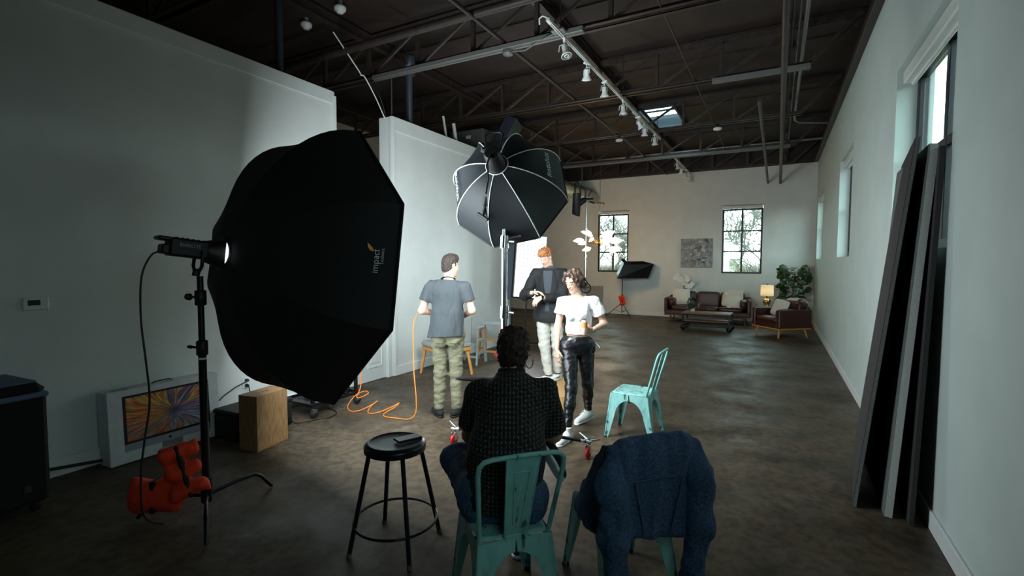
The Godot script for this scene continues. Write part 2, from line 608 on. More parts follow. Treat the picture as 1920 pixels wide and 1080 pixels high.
	for r in [[0.20, 0.82], [0.98, 1.90]]:
		for s in [-1, 1]:
			var pb := MB.new()
			var zc: float = -4.965 + s * 0.185
			var hh: float = r[1] - r[0]
			var yc: float = (r[0] + r[1]) / 2
			pb.box(Vector3(XL - 0.050, yc + hh / 2, zc), Vector3(0.016, 0.025, 0.29), 0.005)
			pb.box(Vector3(XL - 0.050, yc - hh / 2, zc), Vector3(0.016, 0.025, 0.29), 0.005)
			pb.box(Vector3(XL - 0.050, yc, zc - 0.133), Vector3(0.016, hh, 0.025), 0.005)
			pb.box(Vector3(XL - 0.050, yc, zc + 0.133), Vector3(0.016, hh, 0.025), 0.005)
			pb.box(Vector3(XL - 0.052, yc, zc), Vector3(0.014, hh - 0.10, 0.17), 0.006)
			obj("door_panel", pb, M.trim, d)
	obj("door_knob", MB.new().lathe([Vector2(0, 0), Vector2(0.02, 0.0), Vector2(0.008, 0.02), Vector2(0.024, 0.045), Vector2(0.018, 0.06), Vector2(0, 0.064)], 14, Transform3D(Basis(Vector3(0, 0, 1), -PI / 2), Vector3(XL - 0.055, 0.98, -4.62))), M.chrome, d)
	b = MB.new()
	b.box(Vector3(XL - 0.022, 1.04, -4.52), Vector3(0.02, 2.08, 0.07), 0.004)
	b.box(Vector3(XL - 0.022, 1.04, -5.41), Vector3(0.02, 2.08, 0.07), 0.004)
	b.box(Vector3(XL - 0.022, 2.085, -4.965), Vector3(0.02, 0.08, 0.96), 0.004)
	struct("trim_6", b, M.trim)
	# second partition
	b = MB.new()
	b.box(Vector3(XL - 0.125, 1.90, -7.27), Vector3(0.25, 3.80, 3.56))
	struct("wall_left_003", b, M.wall)
	b = MB.new()
	b.box(Vector3(XL + 0.009, 3.70, -7.27), Vector3(0.018, 0.20, 3.56), 0.003)
	struct("trim_7", b, M.wall)
	b = MB.new()
	b.box(Vector3(XL + 0.008, 1.80, -5.515), Vector3(0.016, 3.6, 0.05), 0.003)
	b.box(Vector3(XL - 0.02, 1.9, -5.481), Vector3(0.04, 3.8, 0.012), 0.002)
	struct("trim_8", b, M.wall)
	b = MB.new()
	b.box(Vector3(XL + 0.009, 0.07, -7.27), Vector3(0.018, 0.14, 3.54), 0.005)
	struct("baseboard_left_002", b, M.trim)

# ---------------------------------------------------------------- roof
func build_roof():
	# deck with a skylight opening
	var sx0 := -2.85; var sx1 := -2.0; var sz0 := -12.35; var sz1 := -10.72
	var b := MB.new()
	b.box(Vector3((-9.5 + sx0) / 2, YC + 0.08, -3.0), Vector3(sx0 + 9.5, 0.16, 26.6))
	b.box(Vector3((1.2 + sx1) / 2, YC + 0.08, -3.0), Vector3(1.2 - sx1, 0.16, 26.6))
	b.box(Vector3((sx0 + sx1) / 2, YC + 0.08, (sz1 + 10.3) / 2), Vector3(sx1 - sx0, 0.16, 10.3 - sz1))
	b.box(Vector3((sx0 + sx1) / 2, YC + 0.08, (sz0 - 16.25) / 2), Vector3(sx1 - sx0, 0.16, sz0 + 16.25))
	struct("ceiling", b, M.deck)
	# sheet joints of the deck
	b = MB.new()
	for i in 8:
		var z := -1.8 - i * 2.45 + 0.02
		b.box(Vector3(-4.1, YC - 0.012, z + 0.5), Vector3(10.2, 0.024, 0.06))
	struct("trim_9", b, M.deck)
	var w := Node3D.new()
	w.name = "window_6"
	add_child(w)
	w.set_meta("kind", "structure")
	b = MB.new()
	for s in [[sx0 - 0.02, (sz0 + sz1) / 2, 0.04, sz1 - sz0], [sx1 + 0.02, (sz0 + sz1) / 2, 0.04, sz1 - sz0], [(sx0 + sx1) / 2, sz0 - 0.02, sx1 - sx0 + 0.08, 0.04], [(sx0 + sx1) / 2, sz1 + 0.02, sx1 - sx0 + 0.08, 0.04]]:
		b.box(Vector3(s[0], YC + 0.09, s[1]), Vector3(s[2], 0.32, s[3]))
	obj("curb", b, M.hvac_dark, w)
	b = MB.new()
	b.box(Vector3((sx0 + sx1) / 2, YC + 0.26, (sz0 + sz1) / 2), Vector3(sx1 - sx0 + 0.08, 0.012, sz1 - sz0 + 0.08))
	obj("pane", b, M.pane, w)
	# open-web steel trusses across the room
	var zs := [-3.05, -5.50, -7.90, -10.36, -12.90, -15.35]
	var names := ["behind the smoke detectors", "carrying the near end of the long track light", "crossing the middle of the long track light", "under the near edge of the skylight", "between skylight and short track light", "against the back wall"]
	for i in zs.size():
		var z: float = zs[i]
		var t := thing("roof_truss", "brown open-web steel roof truss " + names[i], "truss", Vector3(0, 4.38, z), 0, "roof trusses")
		var y1 := YC - 4.38 - 0.05
		b = MB.new()
		for s in [-1, 1]:
			b.box(Vector3(-4.45, 0.03, s * 0.032), Vector3(9.55, 0.06, 0.008))
			b.box(Vector3(-4.45, 0.004, s * 0.058), Vector3(9.55, 0.008, 0.06))
		obj("bottom_chord", b, M.steel_brown, t)
		b = MB.new()
		for s in [-1, 1]:
			b.box(Vector3(-4.2, y1 - 0.03, s * 0.032), Vector3(10.2, 0.06, 0.008))
			b.box(Vector3(-4.2, y1 - 0.002, s * 0.06), Vector3(10.2, 0.008, 0.065))
		obj("top_chord", b, M.steel_brown, t)
		var x := 0.12
		while x > -9.0:
			obj("web_post", MB.new().box(Vector3(x, y1 / 2, 0), Vector3(0.05, y1 - 0.05, 0.05)), M.steel_brown, t)
			if x - 0.92 > -9.0:
				obj("web_diagonal", MB.new().bar(Vector3(x - 0.90, 0.04, 0), Vector3(x - 0.02, y1 - 0.04, 0), 0.035, 0.035), M.steel_brown, t)
			x -= 0.92
		obj("web_diagonal", MB.new().bar(Vector3(0.30, 0.03, 0), Vector3(0.87, y1 - 0.03, 0), 0.05, 0.05), M.steel_brown, t)
	# wireways bolted under the chords
	for s in [[-5.42, -5.2, -2.0, "pale steel wireway under the truss by the long track light"], [-7.82, -0.9, 0.33, "short steel wireway under the truss near the right wall"], [-12.82, -5.3, 0.2, "steel wireway under the truss beyond the skylight"]]:
		b = MB.new()
		b.box(Vector3((s[1] + s[2]) / 2, 0.03, 0), Vector3(s[2] - s[1], 0.06, 0.10), 0.006)
		b.box(Vector3((s[1] + s[2]) / 2, -0.006, 0), Vector3(s[2] - s[1], 0.012, 0.022))
		var o := obj("wireway", b, M.steel_grey)
		o.position = Vector3(0, 4.315, s[0] + 0.02)
		tag(o, s[3], "wireway")
	# long members running with the room
	var runs := [
		[-2.66, 4.84, 0.10, 0.14, "dark steel beam running lengthwise beside the long track light", "beam"],
		[-5.32, 4.86, 0.09, 0.12, "dark steel beam running lengthwise above the white partitions", "beam"],
		[-8.0, 4.86, 0.09, 0.12, "dark steel beam running lengthwise far behind the partitions", "beam"]]
	for r in runs:
		b = MB.new()
		b.box(Vector3(0, 0, 0), Vector3(r[2], 0.012, 19.4))
		b.box(Vector3(0, r[3], 0), Vector3(r[2], 0.012, 19.4))
		b.box(Vector3(0, r[3] / 2, 0), Vector3(0.012, r[3], 19.4))
		var o := obj("roof_beam", b, M.steel_brown)
		o.position = Vector3(r[0], r[1], -6.1)
		tag(o, r[4], r[5], "roof beams")
	pipe("sprinkler_pipe", [Vector3(-3.05, 4.42, 3.4), Vector3(-3.05, 4.42, -15.7)], 0.024, M.steel_brown, "thin brown sprinkler pipe running lengthwise left of the track light", "pipe")
	pipe("brace_rod", [Vector3(-1.15, 4.40, 3.4), Vector3(-1.15, 4.40, -13.2)], 0.010, M.steel_brown, "thin bracing rod under the trusses right of the track light", "rod")
	pipe("cross_pipe", [Vector3(-9.0, 4.46, -4.72), Vector3(0.7, 4.46, -4.72)], 0.05, M.steel_brown, "thick brown pipe crossing the room under the roof", "pipe")
	pipe("cross_pipe", [Vector3(-9.0, 4.50, -13.05), Vector3(0.86, 4.50, -13.05)], 0.03, M.conduit, "bright steel conduit crossing the room beyond the skylight", "pipe")
	# bundle of pipes and conduits near the right wall
	pipe("roof_conduit", [Vector3(-0.28, 4.02, -7.9), Vector3(-0.28, 3.97, -15.76)], 0.028, M.steel_brown, "shorter brown pipe starting at the second truss and ending on the back wall", "pipe")
	pipe("roof_conduit", [Vector3(0.00, 4.06, 3.4), Vector3(0.03, 3.94, -15.76)], 0.034, M.steel_brown, "long brown pipe ending low on the back wall", "pipe")
	pipe("roof_conduit", [Vector3(0.03, 4.62, 3.4), Vector3(0.03, 4.62, -13.6)], 0.022, M.steel_brown, "brown conduit high in the bundle, next to the long brown pipe", "pipe")
	pipe("roof_conduit", [Vector3(0.10, 4.66, 3.4), Vector3(0.10, 4.66, -15.4)], 0.020, M.steel_brown, "brown conduit in the middle of the overhead bundle", "pipe")
	pipe("roof_conduit", [Vector3(0.17, 4.70, 3.4), Vector3(0.17, 4.70, -15.4)], 0.016, M.conduit, "thin galvanised conduit in the overhead bundle", "pipe")
	pipe("roof_conduit", [Vector3(0.235, 4.60, 3.4), Vector3(0.235, 4.60, -11.35), Vector3(0.25, 4.57, -11.5), Vector3(0.31, 4.55, -11.6), Vector3(0.90, 4.50, -11.75)], 0.026, M.conduit, "galvanised conduit that bends over to the right wall", "pipe")
	# downpipe ends by the wall
	pipe("vent_pipe", [Vector3(-5.32, 3.2, -6.31), Vector3(-5.32, 4.70, -6.31), Vector3(-5.32, 4.705, -6.31), Vector3(-5.32, 5.0, -6.31)], [0.05, 0.05, 0.095, 0.095], M.hvac_dark, "dark vertical vent pipe with a wide collar behind the second partition", "pipe")
	pipe("vent_pipe", [Vector3(-5.5, 3.2, -4.08), Vector3(-5.5, 5.0, -4.08)], 0.045, M.hvac_dark, "dark vertical pipe behind the first partition", "pipe")
	pipe("hanging_cable", [Vector3(-5.02, 4.60, -4.50), Vector3(-5.02, 4.26, -4.93), Vector3(-5.01, 4.215, -4.95), Vector3(-5.0, 4.20, -5.02), Vector3(-5.03, 4.0, -5.25), Vector3(-5.07, 3.78, -5.47)], 0.008, M.white_plastic, "thin white cable hanging from the roof to the second partition", "cable")
	pipe("hanging_cable", [Vector3(-5.03, 4.18, -5.05), Vector3(-5.05, 4.10, -5.30), Vector3(-5.06, 3.95, -5.42), Vector3(-5.08, 3.79, -5.50)], 0.007, M.cable_black, "thin black cable looping down to the second partition", "cable")
	pipe("hanger_rod", [Vector3(-5.0, 3.78, -5.54), Vector3(-5.0, 4.36, -5.54)], 0.008, M.conduit, "thin straight hanger rod above the end of the second partition", "rod")
	# smoke detectors
	for s in [[Vector3(-5.0, 4.90, -4.60), "round white smoke detector under the roof, the nearer to the track light"], [Vector3(-5.75, 4.90, -4.69), "round white smoke detector over the first partition"]]:
		var t := thing("smoke_detector", s[1], "detector", s[0], 0, "smoke detectors")
		obj("base", MB.new().lathe([Vector2(0, 0.12), Vector2(0.03, 0.12), Vector2(0.03, 0.05), Vector2(0.075, 0.05), Vector2(0.075, 0.03)], 20), M.white_plastic, t)
		obj("head", MB.new().lathe([Vector2(0.075, 0.03), Vector2(0.068, 0.0), Vector2(0.045, -0.015), Vector2(0.04, -0.03), Vector2(0, -0.034)], 20), M.white_plastic, t)
	for s in [[Vector3(-1.08, 4.28, -10.36), "small white disc detector hanging under the truss right of the skylight"], [Vector3(-3.02, 4.28, -10.36), "small white disc detector under the truss left of the skylight"]]:
		var t := thing("disc_detector", s[1], "detector", s[0], 0, "small detectors under the truss")
		obj("base", MB.new().lathe([Vector2(0, 0.10), Vector2(0.02, 0.10), Vector2(0.02, 0.03), Vector2(0.05, 0.03)], 16), M.steel_brown, t)
		obj("head", MB.new().lathe([Vector2(0.0, 0.03), Vector2(0.075, 0.03), Vector2(0.08, 0.01), Vector2(0.06, -0.01), Vector2(0, -0.012)], 18), M.white_plastic, t)
	# junction box where the sprinkler pipe meets the wireway
	var jb := thing("junction_box", "round grey junction box with a flexible whip on the wireway", "junction box", Vector3(-3.0, 4.26, -5.42))
	obj("box", MB.new().lathe([Vector2(0, 0.0), Vector2(0.06, 0.0), Vector2(0.065, 0.01), Vector2(0.065, 0.06), Vector2(0, 0.06)], 14), M.steel_grey, jb)
	obj("whip", MB.new().tube([Vector3(0.06, 0.03, 0), Vector3(0.25, 0.0, 0.02), Vector3(0.45, 0.06, 0.05), Vector3(0.68, 0.07, 0.12)], 0.010, 6), M.steel_grey, jb)
	obj("feed_box", MB.new().box(Vector3(0.74, 0.07, 0.14), Vector3(0.16, 0.03, 0.10), 0.008), M.steel_grey, jb)
	# track lights
	track(Vector3(-2.25, 4.32, 0), -5.02, -10.75, [-5.42, -6.19, -6.93, -7.90, -8.87, -9.40, -10.22], "long white lighting track hanging lengthwise under the roof", "heads on the long track", ["nearest the feed whip of the long track", "second along from the feed whip of the long track", "third along the long track", "in the middle of the long track, past the second truss", "third from the far end of the long track", "next to last on the far end of the long track", "at the far end of the long track"])
	track(Vector3(-2.33, 4.34, 0), -12.95, -15.6, [-13.22, -13.95, -14.56, -15.40], "short white lighting track by the back wall", "heads on the short track", ["at the skylight end of the short track", "second on the short track", "third on the short track", "of the short track closest to the back wall"])

# Catmull-Rom through the points
func curve(pts: Array, n := 5) -> Array:
	var out := []
	for i in pts.size() - 1:
		var a: Vector3 = pts[maxi(i - 1, 0)]
		var b: Vector3 = pts[i]
		var c: Vector3 = pts[i + 1]
		var d: Vector3 = pts[mini(i + 2, pts.size() - 1)]
		for k in n: out.append(b.cubic_interpolate(c, a, d, float(k) / n))
	out.append(pts[pts.size() - 1])
	return out

func pipe(called: String, pts: Array, r, mat: Material, label: String, category: String) -> MeshInstance3D:
	var at: Vector3 = pts[0]
	var loc := []
	for p in pts: loc.append(p - at)
	if called.ends_with("cable"): loc = curve(loc)
	var o := obj(called, MB.new().tube(loc, r, 8), mat)
	o.position = at
	tag(o, label, category)
	return o

func track(at: Vector3, z0: float, z1: float, heads: Array, label: String, grp: String, which: Array):
	var t := thing("lighting_track", label, "track", Vector3(at.x, at.y, (z0 + z1) / 2))
	var ln := z0 - z1
	var b := MB.new()
	b.box(Vector3(-0.014, 0, 0), Vector3(0.008, 0.035, ln))
	b.box(Vector3(0.014, 0, 0), Vector3(0.008, 0.035, ln))
	b.box(Vector3(0, 0.014, 0), Vector3(0.03, 0.008, ln))
	obj("rail", b, M.white_metal, t)
	obj("feed_end", MB.new().box(Vector3(0, 0, ln / 2 + 0.03), Vector3(0.045, 0.045, 0.09), 0.008), M.white_metal, t)
	obj("feed_wire", MB.new().tube([Vector3(0, 0.02, ln / 2 + 0.06), Vector3(-0.06, 0.05, ln / 2 + 0.07), Vector3(-0.11, 0.04, ln / 2 + 0.05), Vector3(-0.12, -0.01, ln / 2 + 0.02)], 0.009, 6), M.white_metal, t)
	for s in [-0.45, 0.0, 0.45]:
		obj("hanger", MB.new().tube([Vector3(0, 0.015, ln * s), Vector3(0, 0.66, ln * s)], 0.006, 6), M.steel_brown, t)
	for i in heads.size():
		var h := thing("track_spotlight", "white spotlight " + which[i], "spotlight", Vector3(at.x, at.y, heads[i]), [20, -30, 60, 10, 80, -20, 35][i % 7], grp)
		obj("adapter", MB.new().box(Vector3(0, -0.03, 0), Vector3(0.03, 0.03, 0.10), 0.006), M.white_metal, h)
		obj("stem", MB.new().tube([Vector3(0, -0.04, 0), Vector3(0.0, -0.075, 0), Vector3(0.02, -0.09, 0)], 0.008, 6), M.white_metal, h)
		obj("yoke", MB.new().tube([Vector3(-0.062, -0.17, 0), Vector3(-0.055, -0.10, 0), Vector3(0, -0.078, 0), Vector3(0.055, -0.10, 0), Vector3(0.062, -0.17, 0)], 0.005, 6), M.white_metal, h)
		var bs := Basis(Vector3(0, 0, 1), deg_to_rad([14, -22, 10, 4, 26, -8, 6][i % 7])) * Basis(Vector3(1, 0, 0), deg_to_rad([-12, 18, 6, 0, -20, 10, 4][i % 7]))
		var xf := Transform3D(bs, Vector3(0, -0.10, 0))
		var sh := obj("lamp_housing", MB.new().lathe([Vector2(0, 0.0), Vector2(0.03, 0.0), Vector2(0.034, -0.01), Vector2(0.034, -0.075), Vector2(0.044, -0.095), Vector2(0.062, -0.125), Vector2(0.066, -0.14), Vector2(0.06, -0.142)], 18, xf), M.white_metal, h)
		obj("reflector", MB.new().lathe([Vector2(0.06, -0.142), Vector2(0.05, -0.132), Vector2(0.02, -0.11), Vector2(0.0, -0.108)], 18, xf), M.steel_grey, sh)
		obj("lamp_ring", MB.new().lathe([Vector2(0.024, -0.128), Vector2(0.032, -0.132), Vector2(0.026, -0.14), Vector2(0.018, -0.138)], 14, xf), M.white_metal, sh)

# ---------------------------------------------------------------- outside
func build_outside():
	var b := MB.new()
	b.box(Vector3(-4, -0.6, -40), Vector3(80, 0.2, 47))
	var g := obj("ground", b, noisy(0.02, 91, [[0.0, 108, 100, 70], [0.5, 140, 132, 92], [1.0, 168, 158, 118]], 0.3, 0.95, 0.0, true))
	g.set_meta("kind", "structure")
	# white domed tank
	var t := thing("storage_tank", "white domed tank standing outside the window right of the painting", "tank", Vector3(-2.15, -0.5, -24))
	obj("tank_wall", MB.new().lathe([Vector2(0.52, 0), Vector2(0.52, 2.05)], 24), M.white_metal, t)
	obj("dome", MB.new().lathe([Vector2(0.50, 2.05), Vector2(0.70, 2.12), Vector2(0.72, 2.4), Vector2(0.62, 2.8), Vector2(0.42, 3.08), Vector2(0.2, 3.22), Vector2(0, 3.25)], 24), M.white_metal, t)
	# parked pale car far outside, low in the window
	# bare winter trees and scrub
	var bark := mt(122, 118, 110, 0.9)
	var spots := [[-1.7, -26.0, 9.0, 1], [-0.2, -23.5, 8.5, 2], [-3.2, -29.0, 10.0, 3], [-7.3, -23.0, 8.0, 4], [-9.0, -26.5, 10.0, 5], [-6.2, -26.0, 9.0, 6], [-8.6, -21.5, 7.5, 7], [0.9, -27.0, 9.5, 8]]
	var lab := ["bare grey winter tree behind the white tank", "bare winter tree at the right edge of the window by the lamp", "tall bare winter tree further behind the tank", "bare winter tree behind the leaf chandelier's window", "tall bare winter tree left in the chandelier's window", "bare winter tree right in the chandelier's window", "low bare winter tree close to the chandelier's window", "bare winter tree standing far to the right outside"]
	for i in spots.size():
		var s = spots[i]
		rng.seed = 100 + s[3]
		var mb := MB.new()
		branch(mb, Vector3.ZERO, Vector3(rng.randf_range(-0.1, 0.1), 1, rng.randf_range(-0.1, 0.1)).normalized(), s[2] * 0.17, 0.10, 0)
		var o := obj("bare_tree", mb, bark)
		o.position = Vector3(s[0], -0.5, s[1])
		tag(o, lab[i], "tree", "bare trees outside")
	for i in 6:
		rng.seed = 300 + i
		var mb := MB.new()
		for k in 26:
			var a := rng.randf() * TAU
			var l := rng.randf_range(1.6, 3.0)
			var q := Vector3(cos(a), 0, sin(a)) * rng.randf_range(0.5, 1.5)
			mb.tube([Vector3(cos(a), 0, sin(a)) * 0.15, q * 0.5 + Vector3(0, l * 0.65, 0), q + Vector3(0, l * rng.randf_range(0.7, 1.0), 0)], [0.022, 0.015, 0.006], 4, false)
		var o := obj("scrub_bush", mb, mt(150, 138, 104, 0.9))
		o.position = Vector3([-0.7, -1.0, -6.4, -7.7, -5.3, 0.4][i], -0.5, [-21.0, -23.5, -20.5, -21.5, -22.5, -22.0][i])
		tag(o, ["straw-coloured scrub outside the window right of the painting", "pale scrub bush a little further out past the white tank", "straw-coloured scrub outside the chandelier's window", "pale scrub bush at the left of the chandelier's window", "pale scrub bush further out in the chandelier's window", "pale scrub bush at the right of the window by the lamp"][i], "bush", "scrub bushes outside")

func branch(mb: MB, p: Vector3, d: Vector3, l: float, r: float, depth: int):
	var mid := p + d * l * 0.5 + Vector3(rng.randf_range(-1, 1), 0, rng.randf_range(-1, 1)) * l * 0.06
	var e := p + d * l
	mb.tube([p, mid, e], [r, r * 0.85, r * 0.65], 5 if depth < 2 else 3, false)
	if depth >= 5: return
	var n := 3 if depth < 4 else 4
	for k in n:
		var a := rng.randf() * TAU
		var side := d.cross(Vector3(cos(a), 0.3, sin(a))).normalized()
		var nd := (d + side * rng.randf_range(0.45, 0.85) + Vector3(0, 0.12, 0)).normalized()
		branch(mb, e if k != 2 else mid, nd, l * rng.randf_range(0.70, 0.88), maxf(r * 0.62, 0.020), depth + 1)

# ================================================================ the far end of the room
func build_back_room():
	var b: MB
	# ---- sofa
	var s := thing("leather_sofa", "dark brown leather three-seat sofa with wooden plinth against the back wall", "sofa", Vector3(-1.70, 0, -14.92))
	var W := 2.26
	obj("plinth", MB.new().box(Vector3(0, 0.20, 0), Vector3(W, 0.035, 0.86), 0.006), M.wood_dark, s)
	obj("base", MB.new().box(Vector3(0, 0.28, 0), Vector3(W - 0.02, 0.13, 0.86), 0.02), M.leather, s)
	for k in [-1, 1]:
		for q in [-1, 1]:
			obj("leg", MB.new().tube([Vector3(k * 0.95, 0.19, q * 0.30), Vector3(k * 1.0, 0.0, q * 0.36)], [0.026, 0.014], 8), M.wood_dark, s)
		obj("arm", MB.new().box(Vector3(k * (W / 2 - 0.05), 0.48, 0), Vector3(0.10, 0.42, 0.86), 0.03), M.leather, s)
		obj("arm_bolster", MB.new().puff(Vector3(k * (W / 2 - 0.19), 0.55, 0.05), Vector3(0.20, 0.27, 0.70), 0.5), M.leather, s)
	obj("back_frame", MB.new().box(Vector3(0, 0.50, -0.38), Vector3(W - 0.04, 0.46, 0.10), 0.03), M.leather, s)
	for k in 3:
		obj("seat_cushion", MB.new().puff(Vector3((k - 1) * 0.635, 0.395, 0.07), Vector3(0.64, 0.15, 0.70), 0.28, Basis(), 28, 12), M.leather, s)
		obj("back_cushion", MB.new().puff(Vector3((k - 1) * 0.635, 0.64, -0.24), Vector3(0.63, 0.44, 0.20), 0.30, Basis(Vector3(1, 0, 0), -0.12), 28, 12), M.leather, s)
	var t := put("throw_pillow", MB.new().puff(Vector3.ZERO, Vector3(0.52, 0.50, 0.17), 0.5, Basis(), 28, 16, 0.75).mesh(), M.cream)
	t.position = Vector3(-2.42, 0.705, -14.90)
	t.rotation = Vector3(-0.25, 0.15, 0.03)
	tag(t, "white throw pillow on the left end of the brown sofa", "pillow", "pillows on the sofa")
	t = put("throw_pillow", MB.new().puff(Vector3.ZERO, Vector3(0.56, 0.44, 0.14), 0.42, Basis(), 28, 16, 0.6).mesh(), M.cream)
	t.position = Vector3(-1.06, 0.67, -14.88)
	t.rotation = Vector3(-0.4, -0.1, -0.05)
	tag(t, "cream pillow in the right seat of the brown sofa", "pillow", "pillows on the sofa")
	# throw over the arm end of the sofa
	b = MB.new()
	b.sheet(func(u: float, v: float) -> Vector3:
		var x := -0.20 + 0.40 * u
		var fold := 0.008 * sin(u * 21.0 + v * 4.0)
		var p := v * 1.1
		if p < 0.34: return Vector3(x, 0.0 + fold, 0.34 - p)
		if p < 0.46:
			var a := (p - 0.34) / 0.12
			return Vector3(x, 0.07 * a * a + fold, -0.04 * a)
		return Vector3(x, 0.07 + (p - 0.46) * 0.62 + fold, -0.04 - (p - 0.46) * 0.07), 16, 22)
	var th := put("throw_blanket", b.mesh(), M.cream)
	th.position = Vector3(-0.98, 0.478, -14.78)
	tag(th, "cream throw blanket spread over the right seat of the sofa", "blanket")
	# ---- armchair, seen from the side
	var a := thing("leather_armchair", "dark brown leather armchair on splayed wooden legs near the right wall", "armchair", Vector3(0.13, 0, -12.93), 130.6)
	# local -z is its front
	obj("plinth", MB.new().box(Vector3(0, 0.215, 0), Vector3(0.86, 0.03, 0.86), 0.006), M.wood_orange, a)
	for k in [-1, 1]:
		for q in [-1, 1]:
			obj("leg", MB.new().tube([Vector3(k * 0.33, 0.205, q * 0.33), Vector3(k * 0.37, 0.0, q * 0.38)], [0.028, 0.015], 8), M.wood_orange, a)
		obj("arm", MB.new().box(Vector3(k * 0.39, 0.44, 0.0), Vector3(0.10, 0.42, 0.86), 0.02), M.leather, a)
	obj("seat_base", MB.new().box(Vector3(0, 0.285, -0.02), Vector3(0.70, 0.11, 0.80), 0.015), M.leather, a)
	obj("seat_cushion", MB.new().puff(Vector3(0, 0.40, -0.08), Vector3(0.68, 0.16, 0.70), 0.28, Basis(), 28, 12), M.leather, a)
	obj("backrest", MB.new().box(Vector3(0, 0.47, 0.38), Vector3(0.78, 0.46, 0.10), 0.02), M.leather, a)
	obj("back_cushion", MB.new().puff(Vector3(0, 0.62, 0.27), Vector3(0.66, 0.42, 0.19), 0.32, Basis(Vector3(1, 0, 0), 0.14), 28, 12), M.leather, a)
	obj("arm_bolster", MB.new().puff(Vector3(-0.29, 0.55, -0.12), Vector3(0.17, 0.22, 0.50), 0.5), M.leather, a)
	var pil := put("throw_pillow", MB.new().puff(Vector3.ZERO, Vector3(0.50, 0.42, 0.14), 0.45, Basis(), 28, 16, 0.7).mesh(), M.cream)
	pil.position = Vector3(0.10, 0.655, -12.955)
	pil.rotation_degrees = Vector3(22, 130, 6)
	tag(pil, "cream pillow leaning in the brown armchair", "pillow")
	b = MB.new()
	b.sheet(func(u: float, v: float) -> Vector3:
		var x := -0.17 + 0.34 * u + 0.03 * sin(v * 6.0)
		var w := 0.010 * sin(u * 17.0 + 1.0) + 0.008 * sin(v * 14.0 + u * 5.0)
		var q := v * 2.0 - 1.0
		return Vector3(x, 0.012 - 0.20 * pow(absf(q), 3.0) + w, q * 0.16), 14, 16)
	th = put("throw_blanket", b.mesh(), M.cream)
	th.position = Vector3(0.44, 0.865, -13.16)
	th.rotation_degrees = Vector3(0, 130, 0)
	tag(th, "white throw crumpled over the back of the armchair", "blanket")
	# ---- coffee table on wheels
	var c := thing("coffee_table", "industrial coffee table with wooden top and shelf on iron wheels before the sofa", "coffee table", Vector3(-1.50, 0, -13.18), -2)
	for k in 4: obj("top_plank", MB.new().box(Vector3(0, 0.43, -0.225 + k * 0.15), Vector3(1.14, 0.035, 0.146), 0.005), M.wood_dark, c)
	obj("top_band", MB.new().box(Vector3(0, 0.402, 0), Vector3(1.12, 0.022, 0.58), 0.003), M.black_metal, c)
	for k in 3: obj("shelf_plank", MB.new().box(Vector3(0, 0.235, -0.18 + k * 0.18), Vector3(1.06, 0.028, 0.175), 0.005), M.wood_dark, c)
	for k in [-1, 1]:
		for q in [-1, 1]:
			obj("post", MB.new().box(Vector3(k * 0.54, 0.26, q * 0.27), Vector3(0.035, 0.28, 0.035), 0.004), M.black_metal, c)
			obj("wheel", MB.new().lathe([Vector2(0, -0.018), Vector2(0.06, -0.018), Vector2(0.066, 0), Vector2(0.06, 0.018), Vector2(0, 0.018)], 16, Transform3D(Basis(Vector3(1, 0, 0), PI / 2), Vector3(k * 0.54, 0.066, q * 0.27))), M.black_metal, c)
		obj("axle_bar", MB.new().box(Vector3(k * 0.54, 0.115, 0), Vector3(0.03, 0.03, 0.55), 0.003), M.black_metal, c)
	obj("lower_rail", MB.new().box(Vector3(0, 0.11, 0.25), Vector3(1.08, 0.025, 0.025), 0.003), M.black_metal, c)
	obj("lower_rail", MB.new().box(Vector3(0, 0.11, -0.25), Vector3(1.08, 0.025, 0.025), 0.003), M.black_metal, c)
	# small pot plant on it
	var pp := thing("potted_boxwood", "small round green plant in a white pot on the coffee table", "plant", Vector3(-1.86, 0.449, -13.18))
	obj("pot", MB.new().lathe([Vector2(0, 0), Vector2(0.05, 0), Vector2(0.065, 0.10), Vector2(0.058, 0.10), Vector2(0.05, 0.085), Vector2(0, 0.085)], 18), M.white_ceramic, pp)
	rng.seed = 5
	b = MB.new()
	for k in 260:
		var d := Vector3(rng.randfn(), rng.randfn(), rng.randfn()).normalized()
		var p := Vector3(0, 0.205, 0) + d * rng.randf_range(0.09, 0.135)
		leaf(b, p, (d + Vector3(rng.randf_range(-.5, .5), rng.randf_range(-.5, .5), rng.randf_range(-.5, .5))).normalized(), 0.055, 0.04)
	obj("foliage", b, M.leaf, pp).set_meta("kind", "stuff")
	# ---- orchid behind the sofa
	var o := thing("orchid", "white flowering orchid on a slim stand behind the left end of the sofa", "orchid", Vector3(-2.46, 0, -15.54))
	obj("stand", MB.new().box(Vector3(0, 0.35, 0), Vector3(0.24, 0.70, 0.24), 0.008), M.white_metal, o)
	obj("pot", MB.new().lathe([Vector2(0, 0.70), Vector2(0.07, 0.70), Vector2(0.09, 0.84), Vector2(0.08, 0.84), Vector2(0, 0.82)], 18), M.white_ceramic, o)
	rng.seed = 9
	var petal := mt(236, 236, 232, 0.6)
